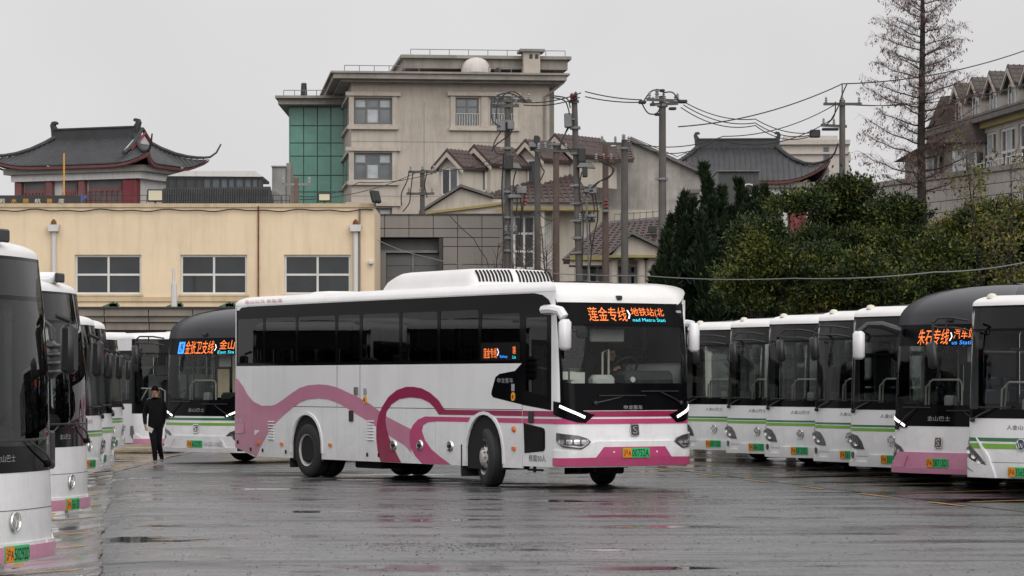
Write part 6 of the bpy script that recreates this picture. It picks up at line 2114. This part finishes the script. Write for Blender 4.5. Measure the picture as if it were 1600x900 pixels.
def short_mast(u, v, Y):
    r = empty("wire_mast", at(u, v, Y), 0, "short wire bracket mast before the green glass block", "mast")
    m = MB(); m.tube([(0, 0, -.3), (0, 0, .9)], .09, 8); m.build("shaft", BM['poleb'], r)
    m = MB(); m.box(-.5, .5, -.06, 0, .62, .70); m.build("crossarm", BM['steel'], r)
    for x in (-.45, 0, .45):
        m = MB(); insulator(m, (x, -.03, .7)); m.build("insulator", BM['porc'], r)
short_mast(463, 318, 104.)

def line(label, pts, rad=.018, m=None, sag=.25):
    out = []
    for a, b in zip(pts, pts[1:]):
        out += catenary(at(*a), at(*b), sag)[:-1]
    out.append(at(*pts[-1]))
    mb = MB(); mb.tube(out, rad, 5)
    o = mb.build("power_line", m or BM['wire'], None, smooth=True, fixn=False)
    return tag(o, label, "cable", "overhead cables")
line("upper cable from the dressed pole to the leaning pole's red insulators", [(815, 160, 103.6), (908, 145, 103.6)], .02, sag=.12)
line("lower cable from the dressed pole to the leaning pole", [(818, 164, 103.6), (906, 152, 103.6)], .02, sag=.12)
line("cable from the leaning pole's insulators to the tallest pole", [(914, 143, 103.6), (1003, 156, 103.6)], .02, sag=.06)
line("second cable from the leaning pole to the tallest pole", [(914, 151, 103.6), (1000, 160, 103.6)], .02, sag=.06)
line("cable from the tallest pole rising to the right past the bare tree", [(1060, 198, 104), (1316, 131, 112), (1604, 78, 122)], .022, sag=.3)
line("upper cable from the tallest pole to the pole beside the bare tree", [(1072, 161, 104), (1180, 186, 108), (1272, 207, 112)], .018, sag=.2)
line("middle cable from the tallest pole to the pole beside the bare tree", [(1068, 164, 104), (1180, 192, 108), (1270, 210, 112)], .018, sag=.25)
line("lower cable from the tallest pole to the pole beside the bare tree", [(1064, 168, 104), (1180, 196, 108), (1268, 212, 112)], .018, sag=.3)
line("cable sweeping up from the plain pole to the pole by the bare tree", [(976, 218, 106), (1120, 218, 109), (1300, 186, 112)], .018, sag=.5)
line("nearly level cable from the plain pole across the right temple roof", [(976, 220, 106), (1130, 213, 109), (1304, 164, 112)], .018, sag=.3)
line("cable from the pole by the bare tree running right behind its trunk", [(1330, 163, 112), (1470, 158, 116), (1604, 130, 122)], .018, sag=.1)
line("second cable from the pole by the bare tree running right", [(1330, 164, 112), (1480, 150, 116), (1604, 132, 122)], .016, sag=.15)
line("sagging grey cable strung across the yard before the hedge trees", [(590, 375, 98), (668, 402, 95), (780, 420, 90), (1010, 431, 80), (1240, 435, 73), (1460, 425, 71), (1610, 408, 70)], .014, BM['wiregrey'], .06)
line("thin cable crossing the beige building towards the small pole", [(460, 312, 104), (660, 265, 124), (793, 236, 104)], .016, sag=.3)
line("second thin cable crossing the beige building", [(463, 306, 104), (560, 285, 115), (700, 262, 124), (793, 246, 104)], .016, sag=.2)
line("cable drooping down the grey clad building's front", [(702, 336, 105.6), (740, 372, 105.4), (760, 404, 105.2), (768, 430, 105)], .016, sag=.05)
line("cable along the dressed pole to the dormers", [(800, 330, 103.5), (840, 330, 107), (870, 340, 107.5)], .016, sag=.2)
# ------------------------------------------------------------------ trees
rng_ = np.random.default_rng(11)
def leafmat(name, col, col2):
    if name in _mats: return _mats[name]
    m = bpy.data.materials.new(name); m.use_nodes = True
    t = m.node_tree; b = t.nodes["Principled BSDF"]
    tc = t.nodes.new("ShaderNodeTexCoord"); n = t.nodes.new("ShaderNodeTexNoise"); n.inputs["Scale"].default_value = 7.
    n.inputs["Detail"].default_value = 2.
    t.links.new(tc.outputs["Object"], n.inputs["Vector"])
    r = t.nodes.new("ShaderNodeMapRange"); r.inputs["From Min"].default_value = .35; r.inputs["From Max"].default_value = .65
    t.links.new(n.outputs["Fac"], r.inputs["Value"])
    mx = t.nodes.new("ShaderNodeMix"); mx.data_type = 'RGBA'; mx.inputs["A"].default_value = (*col, 1); mx.inputs["B"].default_value = (*col2, 1)
    t.links.new(r.outputs[0], mx.inputs["Factor"]); t.links.new(mx.outputs["Result"], b.inputs["Base Color"])
    b.inputs["Roughness"].default_value = .42
    b.inputs["Specular IOR Level"].default_value = .18
    _mats[name] = m
    return m
LEAF = [leafmat("leaf_dark", (.014, .025, .009), (.024, .037, .012)), leafmat("leaf_mid", (.036, .053, .014), (.052, .070, .017)), leafmat("leaf_light", (.115, .125, .024), (.08, .095, .020)),
        leafmat("leaf_yellow", (.19, .15, .025), (.12, .12, .025))]
CONIF = [leafmat("conifer_dark", (.012, .022, .012), (.020, .032, .016)), leafmat("conifer_mid", (.024, .040, .018), (.034, .048, .02))]
BARK = mat("bark", (.05, .040, .033), .95, var=.4, vscale=6, bump=.5, bscale=20)
BARKD = mat("dark_wet_bark", (.030, .024, .021), .95, var=.4, vscale=6, bump=.5, bscale=20)
TWIG = mat("twig", (.12, .09, .08), .9, var=.3)
DRY = mat("dry_needles", (.15, .085, .07), .9, var=.4, vscale=5)

def leaf_mesh(name, C, D, L, Wd, mats, midx, parent, kind=None):
    """one mesh of folded diamond leaves: C base points, D unit directions, L lengths, Wd widths"""
    n = len(C)
    ref = rng_.normal(size=(n, 3)); S_ = np.cross(D, ref); S_ /= np.linalg.norm(S_, axis=1)[:, None] + 1e-9
    N_ = np.cross(S_, D)
    mid = C + D * (L * .5)[:, None]
    V = np.stack([C, mid + S_ * Wd[:, None] + N_ * (Wd * .25)[:, None], C + D * L[:, None] - N_ * (L * .08)[:, None], mid - S_ * Wd[:, None] + N_ * (Wd * .25)[:, None]], 1).reshape(-1, 3)
    me = bpy.data.meshes.new(name)
    me.vertices.add(4 * n); me.vertices.foreach_set("co", V.astype(np.float32).ravel())
    F = np.arange(4 * n).reshape(n, 4)
    T = np.concatenate([F[:, [0, 1, 2]], F[:, [0, 2, 3]]], 1).reshape(-1, 3)
    me.loops.add(T.size); me.loops.foreach_set("vertex_index", T.ravel().astype(np.int32))
    me.polygons.add(len(T)); me.polygons.foreach_set("loop_start", np.arange(0, T.size, 3, dtype=np.int32))
    for m in mats: me.materials.append(m)
    me.polygons.foreach_set("material_index", np.repeat(midx, 2).astype(np.int32))
    me.update(calc_edges=True); me.validate()
    o = link_mesh(name, me, parent)
    if kind: o["kind"] = kind
    return o

def broadleaf(u, vc, Y, rx, rz, label, tone=(.5, .38, .12, .0), clumps=330, per=62, leaf=.125, trunk_lean=0., vtop=None):
    """tree whose crown is built from leaf clumps on branch ends; tone = shares of dark, mid, light, yellow clumps"""
    k = Y / FPX
    c = at(u, vc, Y); a, h = rx * k, rz * k
    r = empty("tree", (c.x, Y, 0), 0, label, "tree", "evergreen trees behind the right row")
    rg = np.random.default_rng(int(u * 7 + vc))
    # lobes: sub-crowns scattered through the ellipsoid, so the outline is uneven
    nl = 17
    d = rg.normal(size=(nl, 3)); d /= np.linalg.norm(d, axis=1)[:, None]
    rad = rg.uniform(.45, .95, nl)[:, None]
    lob = d * rad * np.array([a, a * .8, h]) + np.array([0, 0, c.z])
    lob[:, 2] = np.maximum(lob[:, 2], 1.2)
    lr = rg.uniform(.18, .42, nl) * min(a, h)
    lt = rg.uniform(-.9, 1., nl)
    P_, M_i, Dv = [], [], []
    for q in range(clumps):
        j = rg.integers(nl)
        dd = rg.normal(size=3); dd[2] = abs(dd[2]) * .8 + .1 * dd[2]; dd[1] -= .25
        dd /= np.linalg.norm(dd)
        p = lob[j] + dd * lr[j] * rg.uniform(.75, 1.12)
        P_.append(p); Dv.append(dd)
        pt = np.array(tone) * (1 + lt[j] * np.array([-.9, .1, 1.6, 1.6])); pt = np.maximum(pt, .01)
        M_i.append(rg.choice(4, p=pt / pt.sum()))
    P_, Dv, M_i = np.array(P_), np.array(Dv), np.array(M_i)
    n = clumps * per
    ci = np.repeat(np.arange(clumps), per)
    off = rg.normal(size=(n, 3)) * np.array([.20, .20, .13])
    C = P_[ci] + off
    D = Dv[ci] * .7 + rg.normal(size=(n, 3)) * .55 + np.array([0, 0, .25])
    D /= np.linalg.norm(D, axis=1)[:, None]
    L = rg.uniform(.7, 1.25, n) * leaf
    leaf_mesh("crown", C - np.array([0, 0, 0]), D, L, L * rg.uniform(.17, .25, n), LEAF, M_i[ci], r)
    mb = MB()
    top = Vector((trunk_lean, 0, c.z - h * .2))
    mb.tube([(0, 0, 0), (trunk_lean * .4, .05, top.z * .5), top], .16, 7, .09)
    mb.build("trunk", BARK, r, smooth=True)
    for j in range(nl):
        q = Vector(lob[j]); s = Vector((trunk_lean * .5, 0, max(.6, min(q.z - .5, top.z * rg.uniform(.5, 1.)))))
        mb = MB(); mb.tube([s, s.lerp(q, .5) + Vector((0, 0, -.12)), q], .06, 5, .02); mb.build("limb", BARK, r, smooth=True)
    return r
TL = [(1188, 428, 81., 74, 78, "yellow-green rounded tree at the left end of the evergreen hedge", (.30, .42, .26, .02)),
      (1236, 392, 86., 74, 92, "mid green tree with bright shoots right of the conifer", (.40, .40, .18, .02)),
      (1312, 368, 88., 74, 104, "dark evergreen tree below the pole beside the bare tree", (.52, .36, .11, .01)),
      (1282, 440, 80., 70, 60, "low olive green tree in front of the dark evergreens", (.42, .40, .15, .03)),
      (1385, 386, 86., 78, 92, "dark evergreen tree below the tall bare tree", (.50, .36, .13, .01)),
      (1372, 452, 79., 66, 50, "low green bushy tree just above the middle parked buses", (.40, .42, .16, .02)),
      (1460, 400, 85., 74, 84, "broad green tree in front of the block wall", (.40, .40, .18, .02)),
      (1462, 440, 80., 60, 55, "low dark tree just above the black domed bus", (.62, .30, .08, .0)),
      (1535, 398, 84., 68, 82, "yellowish green tree near the right picture edge", (.36, .36, .20, .08)),
      (1602, 395, 83., 64, 92, "thin leaved tree cut by the right picture edge", (.46, .34, .15, .05))]
for (u, vc, Y, rx, rz, lab, tone) in TL:
    broadleaf(u, vc, Y, rx * .9, rz, lab, tone, clumps=int(420 * (rx * rz) / 7000) + 90)

def conifer(u, Y, vtop, w, label, plumes):
    """dark juniper: upright pointed plumes of fine upward blades; plumes = (u, v tip, v foot, half width px)"""
    k = Y / FPX; b = at(u, 598, Y)
    r = empty("conifer", (b.x, Y, 0), 0, label, "conifer")
    rg = np.random.default_rng(int(u))
    C, D, L, Wd, M_i = [], [], [], [], []
    for (pu, vt, vf, hw, dy) in plumes:
        z1, z0 = Z_(vt, Y), max(.4, Z_(vf, Y))
        n = int(420 + (z1 - z0) * 520 * hw / 12)
        t = rg.uniform(0, 1, n) ** .8
        rr = hw * k * (1 - t) ** .75 * np.sqrt(rg.uniform(.15, 1, n)) * (1 + .35 * np.sin(t * 19 + pu))
        an = rg.uniform(0, 2 * math.pi, n)
        x = (pu - u) * k + rr * np.cos(an) + .10 * np.sin(t * 7 + pu)
        y = dy + rr * np.sin(an)
        z = z0 + (z1 - z0) * t
        C.append(np.stack([x, y, z], 1))
        d = np.stack([np.cos(an) * .45, np.sin(an) * .45, np.full(n, 1.)], 1) + rg.normal(size=(n, 3)) * .28
        D.append(d / np.linalg.norm(d, axis=1)[:, None])
        L.append(rg.uniform(.14, .34, n)); M_i.append((rg.uniform(0, 1, n) < .33).astype(int))
    C, D, L, M_i = np.concatenate(C), np.concatenate(D), np.concatenate(L), np.concatenate(M_i)
    leaf_mesh("crown", C, D, L, L * .13, CONIF, M_i, r)
    mb = MB(); mb.tube([(0, 0, 0), (0, 0, Z_(vtop, Y) * .8)], .2, 7, .05); mb.build("trunk", BARKD, r, smooth=True)
    return r
rp = random.Random(5)
def plume_set(u0, spread, tips, Y, v0=330):
    out = list(tips)
    for i in range(34):
        q = rp.uniform(-1, 1)
        pu = u0 + q * spread
        top = v0 + 75 * abs(q) + rp.uniform(-15, 50)
        out.append((pu, top, top + rp.uniform(80, 170), rp.uniform(9, 17), rp.uniform(-1.0, 1.0)))
    for i in range(20):
        q = rp.uniform(-1, 1)
        out.append((u0 + q * spread * 1.05, 415 + rp.uniform(-10, 40), 540, rp.uniform(14, 22), rp.uniform(-1., .6)))
    return out
conifer(1094, 88., 266, 60, "tall dark spiky conifer rising highest right of the utility poles",
        plume_set(1092, 60, [(1103, 262, 420, 13, 0), (1101, 300, 470, 20, 0), (1068, 308, 430, 9, -.2), (1073, 345, 480, 15, -.3), (1056, 372, 480, 14, -.4), (1040, 400, 500, 14, -.3), (1125, 300, 470, 16, .2), (1044, 345, 440, 6, .0), (1086, 320, 470, 16, .2), (1112, 318, 470, 16, -.3)], 88.))
conifer(1160, 91., 290, 50, "lower dark conifer between the tall conifer and the evergreen hedge",
        plume_set(1164, 52, [(1152, 286, 430, 9, 0), (1172, 318, 450, 13, 0), (1197, 296, 420, 8, .2), (1140, 330, 450, 14, 0), (1185, 330, 450, 12, 0), (1210, 322, 430, 8, .1), (1130, 312, 440, 13, -.2), (1162, 304, 450, 14, .2), (1120, 338, 460, 16, .1), (1192, 340, 460, 15, -.2), (1176, 300, 420, 7, .0)], 91., 318))

def bare_tree():
    Y = 115.; k = Y / FPX
    b = at(1441, 598, Y)
    r = empty("bare_tree", (b.x, Y, 0), 0, "tall bare redwood tree with straight trunk and drooping brown twigs", "tree")
    H_ = Z_(-70, Y)
    mb = MB(); mb.tube([(0, 0, 0), (.03, 0, H_ * .3), (-.04, 0, H_ * .6), (.02, 0, H_ * .85), (0, 0, H_)], .27, 9, .04); mb.build("trunk", BARKD, r, smooth=True)
    rg = random.Random(21)
    tw = MB(); C, D, L = [], [], []
    z = Z_(300, Y)
    i = 0
    while z < H_ - .3:
        f = (z - Z_(300, Y)) / (H_ - Z_(300, Y))
        ln = (2.55 - 1.25 * f ** 1.1) * rg.uniform(.6, 1.12)
        if f < .12: ln *= .85
        an = i * 2.4 + rg.uniform(-.5, .5)
        dx, dy = math.cos(an), math.sin(an) * .9
        p = Vector((0, 0, z)); pts = [p]
        for q in range(1, 7):
            t = q / 6
            rise = ln * (.16 * t + .20 * t * t) + rg.uniform(-.05, .05)
            pts.append(Vector((dx * ln * t + rg.uniform(-.06, .06), dy * ln * t + rg.uniform(-.06, .06), z + rise)))
        m = MB(); m.tube(pts, .042 * (1 - .5 * f), 5, .007); m.build("limb", BARKD, r, smooth=True)
        # twigs
        for q in range(1, 7):
            for e in range(6):
                s = pts[q - 1].lerp(pts[q], rg.random())
                a2 = an + rg.choice((-1, 1)) * rg.uniform(.4, 1.25)
                l2 = ln * (.16 + .16 * (1 - abs(q / 6 - .55))) * rg.uniform(.6, 1.2)
                e1 = s + Vector((math.cos(a2) * l2 * .5, math.sin(a2) * l2 * .5, l2 * rg.uniform(.1, .5)))
                e2 = e1 + Vector((math.cos(a2) * l2 * .45, math.sin(a2) * l2 * .45, l2 * rg.uniform(-.25, .35)))
                tw.tube([s, e1, e2], .006, 3, .0025, cap=False)
                for g in range(3):
                    s3 = s.lerp(e2, rg.uniform(.3, 1)); a3 = a2 + rg.uniform(-1.4, 1.4); l3 = rg.uniform(.10, .30)
                    e3 = s3 + Vector((math.cos(a3) * l3, math.sin(a3) * l3, rg.uniform(-.28, .14)))
                    tw.tube([s3, e3], .004, 3, .002, cap=False)
                    if rg.random() < .5 * (.15 + .9 * q / 6):
                        for w in range(rg.randint(2, 6)):
                            C.append(tuple(e3 + Vector((rg.uniform(-.07, .07), rg.uniform(-.07, .07), rg.uniform(-.08, .04)))))
                            D.append((rg.uniform(-.35, .35), rg.uniform(-.35, .35), -1)); L.append(rg.uniform(.05, .12))
        z += rg.uniform(.105, .19); i += 1
    tw.build("twig", TWIG, r, fixn=False)["kind"] = "stuff"
    D = np.array(D); D /= np.linalg.norm(D, axis=1)[:, None]; L = np.array(L)
    leaf_mesh("dry_leaf", np.array(C), D, L, L * .20, [DRY], np.zeros(len(L), int), r, "stuff")
bare_tree()

def thin_tree(u, Y, vtop, label, seed, lean=0., leafy=True, spread=1.0, vstart=470, cat="tree", n=26):
    """slender multi-stemmed tree with sparse leaf tufts"""
    b = at(u, 598, Y); rg = random.Random(seed)
    r = empty("young_tree" if leafy else "shrub", (b.x, Y, 0), 0, label, cat)
    H_ = Z_(vtop, Y); z0 = .0
    C, D, L, Mi = [], [], [], []
    tw = MB()
    for s in range(3):
        x1 = lean + rg.uniform(-.5, .5) * spread
        pts = [Vector((rg.uniform(-.05, .05), 0, 0))]
        for q in range(1, 8):
            t = q / 7
            pts.append(Vector((x1 * t ** 1.3 + rg.uniform(-.08, .08), rg.uniform(-.15, .15) * t, H_ * t * (1 - .12 * s))))
        m = MB(); m.tube(pts, .055, 5, .012); m.build("stem", BARKD, r, smooth=True)
        for e in range(n):
            t = rg.uniform(.42, 1); k = min(6, int(t * 7)); p = pts[k].lerp(pts[k + 1], t * 7 - k) if k < 7 else pts[7]
            a = rg.uniform(0, 6.28); l = rg.uniform(.3, .9) * spread
            e1 = p + Vector((math.cos(a) * l * .6, math.sin(a) * l * .6, l * rg.uniform(.2, .8)))
            e2 = e1 + Vector((math.cos(a) * l * .3, math.sin(a) * l * .3, l * rg.uniform(.1, .6)))
            tw.tube([p, e1, e2], .012, 4, .004, cap=False)
            if leafy and rg.random() < .8:
                for w in range(rg.randint(14, 34)):
                    q = p.lerp(e2, rg.uniform(.5, 1.1))
                    C.append(tuple(q + Vector((rg.gauss(0, .12), rg.gauss(0, .12), rg.gauss(0, .10)))))
                    D.append((rg.gauss(0, .6), rg.gauss(0, .6), rg.gauss(.2, .5))); L.append(rg.uniform(.08, .15)); Mi.append(rg.choice((1, 2, 2, 3, 3)))
    tw.build("twig", TWIG, r, fixn=False)["kind"] = "stuff"
    if C:
        D = np.array(D); D /= np.linalg.norm(D, axis=1)[:, None] + 1e-9; L = np.array(L)
        leaf_mesh("crown", np.array(C), D, L, L * .24, LEAF, np.array(Mi), r)
thin_tree(1545, 80., 242, "slender tree with sparse yellow leaves before the terrace house", 4, -.3, spread=.9)
thin_tree(1590, 79., 262, "slender dark stemmed tree at the right picture edge", 9, -.2, spread=.9)
thin_tree(1575, 84., 225, "bare branched sapling rising between the yellow leaved trees", 15, .2, leafy=False, spread=1.0)
thin_tree(862, 100., 352, "leafless brown shrub at the foot of the utility poles", 31, .1, leafy=False, spread=.9, cat="shrub", n=40)
thin_tree(826, 100.5, 372, "leafless brown shrub between the coach roof and the dormer house", 33, -.2, leafy=False, spread=1.1, cat="shrub", n=40)
thin_tree(770, 101., 380, "leafless shrub beside the grey clad building", 37, .0, leafy=False, spread=.9, cat="shrub", n=30)
# ------------------------------------------------------------------ people
SKIN = mat("skin", (.36, .20, .14), .55)
HAIR = mat("dark_hair", (.005, .004, .004), .9, spec=.1)
JACK = mat("black_jacket", (.005, .005, .006), .9, spec=.2, var=.4, vscale=9, bump=.3, bscale=14)
TROU = mat("dark_trousers", (.006, .006, .008), .9, spec=.2, var=.3, vscale=9, bump=.2, bscale=14)
SHOE = mat("grey_shoe", (.30, .29, .28), .7)
PAPER = mat("paper", (.7, .69, .66), .8)
def skinned(verts, edges, radii, root_i=0, sub=2):
    me = bpy.data.meshes.new("p"); me.from_pydata(verts, edges, [])
    o = bpy.data.objects.new("p", me); COL.objects.link(o)
    sk = o.modifiers.new("s", 'SKIN'); sk.use_smooth_shade = True
    for i, r_ in enumerate(radii):
        d = me.skin_vertices[0].data[i]; d.radius = r_ if isinstance(r_, tuple) else (r_, r_); d.use_root = (i == root_i)
    ss = o.modifiers.new("u", 'SUBSURF'); ss.levels = sub; ss.render_levels = sub
    dg = bpy.context.evaluated_depsgraph_get()
    res = bpy.data.meshes.new_from_object(o.evaluated_get(dg))
    bpy.data.objects.remove(o)
    return res
def person(label, loc, rz, J, regions, scale=1., head_tilt=0.):
    """J: list of (name, parent name, xyz, radius); regions: function(point) -> material index"""
    names = [j[0] for j in J]
    V = [Vector(j[2]) * scale for j in J]
    E_ = [(names.index(j[1]), i) for i, j in enumerate(J) if j[1]]
    me = skinned(V, E_, [tuple(x * scale for x in j[3]) if isinstance(j[3], tuple) else j[3] * scale for j in J])
    for m in (JACK, SKIN, TROU, SHOE): me.materials.append(m)
    for p in me.polygons:
        p.use_smooth = True
        p.material_index = regions(Vector(p.center) / scale)
    o = link_mesh("person", me, None, loc, (0, 0, rz))
    tag(o, label, "person")
    return o, {n: v for n, v in zip(names, V)}
def head_parts(o, c, fwd, up, s=1.):
    """hair cap, nose, ears, eyes and mouth as children; c = centre of the head"""
    c, f, u = Vector(c), Vector(fwd).normalized(), Vector(up).normalized()
    l = u.cross(f).normalized()
    M_ = Matrix((( *l, 0), (*f, 0), (*u, 0), (0, 0, 0, 1))).transposed(); M_ = Matrix.Translation(c) @ M_
    m = MB()
    vs, fs = [], []
    n, k = 14, 7
    for i in range(k + 1):
        for j in range(n):
            a = 2 * math.pi * j / n
            th = math.pi * (.60 - .27 * max(0, math.sin(a))) * i / k
            r_ = 1.04
            x, y, z = math.sin(th) * math.cos(a) * .083 * r_, math.sin(th) * math.sin(a) * .102 * r_, math.cos(th) * .125 * r_
            vs.append(M_ @ (Vector((x, y - .006, z + .012)) * s))
    for i in range(k):
        for j in range(n):
            fs.append((i * n + j, i * n + (j + 1) % n, (i + 1) * n + (j + 1) % n, (i + 1) * n + j))
    m.add(vs, fs); m.build("hair", HAIR, o, smooth=True)
    m = MB(); m.prism([(-.012, -.03), (.012, -.03), (.006, .02), (-.006, .02)], .085 * s, .118 * s, 'XZ', M_); m.build("nose", SKIN, o)
    for sx in (-1, 1):
        m = MB(); m.cbox(sx * .082 - .012, sx * .082 + .012, -.02, .015, -.03, .03, .008, M_); m.build("ear", SKIN, o)
        m = MB(); m.box(sx * .032 - .014, sx * .032 + .014, .088, .098, .006, .018, M_); m.build("eye", HAIR, o)
    m = MB(); m.box(-.024, .024, .086, .098, -.058, -.05, M_); m.build("mouth", mat("lips", (.25, .10, .08), .6), o)
def fingers(J, hand, base, d, side, curl, sp=.018, names="f"):
    """five finger chains rooted in the palm: d = pointing direction, side = across the palm, curl = bend direction"""
    b, d, s, c = Vector(base), Vector(d).normalized(), Vector(side).normalized(), Vector(curl).normalized()
    for i, ln in enumerate((.070, .080, .076, .060)):
        p0 = b + s * sp * (i - 1.5) + d * .04
        J.append((f"{names}{i}a", hand, tuple(p0), .0105)); J.append((f"{names}{i}b", f"{names}{i}a", tuple(p0 + d * ln * .5 + c * .010), .0095))
        J.append((f"{names}{i}c", f"{names}{i}b", tuple(p0 + d * ln * .8 + c * .035), .008))
    p0 = b + s * sp * -2.3 - d * .005
    J.append((f"{names}ta", hand, tuple(p0), .012)); J.append((f"{names}tb", f"{names}ta", tuple(p0 - s * .018 + d * .035 + c * .01), .0105)); J.append((f"{names}tc", f"{names}tb", tuple(p0 - s * .012 + d * .06 + c * .02), .009))

def walking_man():
    J = [("pelvis", None, (0, 0, .90), (.150, .115)), ("belly", "pelvis", (.0, -.01, 1.06), (.155, .12)), ("chest", "belly", (.005, -.03, 1.26), (.175, .125)), ("neck", "chest", (.0, -.05, 1.43), .062),
         ("jaw", "neck", (-.005, -.10, 1.50), (.062, .07)), ("head", "jaw", (-.01, -.105, 1.575), (.082, .095)), ("crown", "head", (-.01, -.10, 1.65), (.062, .07)),
         ("shl", "chest", (-.165, -.03, 1.35), .078), ("ell", "shl", (-.235, .03, 1.09), .060), ("wrl", "ell", (-.225, -.10, .90), .044), ("hal", "wrl", (-.215, -.15, .84), (.038, .022)),
         ("shr", "chest", (.165, -.01, 1.35), .078), ("elr", "shr", (.195, .12, 1.10), .060), ("wrr", "elr", (.165, .17, .90), .044), ("har", "wrr", (.155, .18, .83), (.038, .022)),
         ("hpl", "pelvis", (-.085, 0, .84), .105), ("knl", "hpl", (-.03, -.15, .48), .076), ("anl", "knl", (-.005, -.12, .09), .050), ("htl", "anl", (-.015, -.23, .045), (.045, .035)),
         ("hpr", "pelvis", (.085, 0, .84), .105), ("knr", "hpr", (.06, .02, .48), .076), ("anr", "knr", (.13, .27, .15), .050), ("htr", "anr", (.15, .20, .05), (.045, .035))]
    fingers(J, "hal", (-.215, -.15, .84), (.05, -.15, -1), (0, 1, 0), (1, 0, 0), names="l")
    fingers(J, "har", (.155, .18, .83), (-.05, -.1, -1), (0, 1, 0), (-1, 0, 0), names="r")
    def reg(p):
        if p.z > 1.455: return 1
        if p.z < .875 and p.z > .6 and (p.x < -.165 or p.y > .135): return 1
        if p.z < .085 or (p.z < .10 and p.y > .15): return 3
        if p.z < .76: return 2
        return 0
    base = at(243, 720, 64.6)
    o, P = person("man in dark jacket and trousers walking with a paper in his hand", (base.x, 64.6, gz(base.x, 64.6)), R(6), J, reg, .985)
    head_parts(o, (-.01, -.105, 1.56), (-.1, -1, -.35), (0, -.33, 1), .985)
    M_ = Matrix.Translation(Vector((-.19, -.17, .80))) @ Matrix.Rotation(R(25), 4, 'Y') @ Matrix.Rotation(R(15), 4, 'X')
    m = MB(); m.box(-.02, .15, -.004, .004, -.07, .035, M_)
    q = m.build("paper_sheet", PAPER, None, loc=o.location, rot=o.rotation_euler); tag(q, "folded white paper held in the walking man's hand", "paper")
walking_man()

def driver():
    J = [("pelvis", None, (0, 0, 1.56), (.15, .12)), ("belly", "pelvis", (.03, .0, 1.72), (.15, .12)), ("chest", "belly", (.06, 0, 1.92), (.175, .13)), ("neck", "chest", (.09, 0, 2.10), .062),
         ("jaw", "neck", (.12, 0, 2.17), (.062, .07)), ("head", "jaw", (.12, 0, 2.25), (.084, .098)), ("crown", "head", (.11, 0, 2.33), (.062, .07)),
         ("shl", "chest", (.06, .20, 2.02), .075), ("ell", "shl", (.25, .27, 1.82), .058), ("wrl", "ell", (.46, .20, 1.95), .042), ("hal", "wrl", (.52, .17, 1.98), (.036, .026)),
         ("shr", "chest", (.06, -.20, 2.02), .075), ("elr", "shr", (.25, -.30, 1.80), .058), ("wrr", "elr", (.44, -.22, 1.93), .042), ("har", "wrr", (.50, -.18, 1.97), (.036, .026)),
         ("hpl", "pelvis", (.08, .10, 1.54), .105), ("knl", "hpl", (.46, .14, 1.56), .07), ("anl", "knl", (.55, .13, 1.18), .05), ("htl", "anl", (.66, .13, 1.13), (.045, .035)),
         ("hpr", "pelvis", (.08, -.10, 1.54), .105), ("knr", "hpr", (.46, -.14, 1.56), .07), ("anr", "knr", (.55, -.13, 1.18), .05), ("htr", "anr", (.66, -.13, 1.13), (.045, .035))]
    fingers(J, "hal", (.52, .17, 1.98), (.6, -.2, .4), (0, .5, .8), (.2, -.8, -.4), .015, "l")
    fingers(J, "har", (.50, -.18, 1.97), (.6, .2, .4), (0, -.5, .8), (.2, .8, -.4), .015, "r")
    def reg(p):
        if p.z > 2.12: return 1
        if p.x > .44 and p.z > 1.85: return 1
        if p.z < 1.16: return 3
        if p.z < 1.62: return 2
        return 0
    ph = R(32)
    M_ = Matrix.Translation((2.0, 49.0, 0)) @ Matrix.Rotation(-math.pi / 2 + ph, 4, 'Z')
    loc = M_ @ Vector((-1.68, .58, 0))
    o, P = person("driver in a dark jacket seated at the coach's steering wheel", loc, -math.pi / 2 + ph, J, reg)
    head_parts(o, (.12, 0, 2.235), (1, -.1, -.1), (.1, 0, 1))
driver()
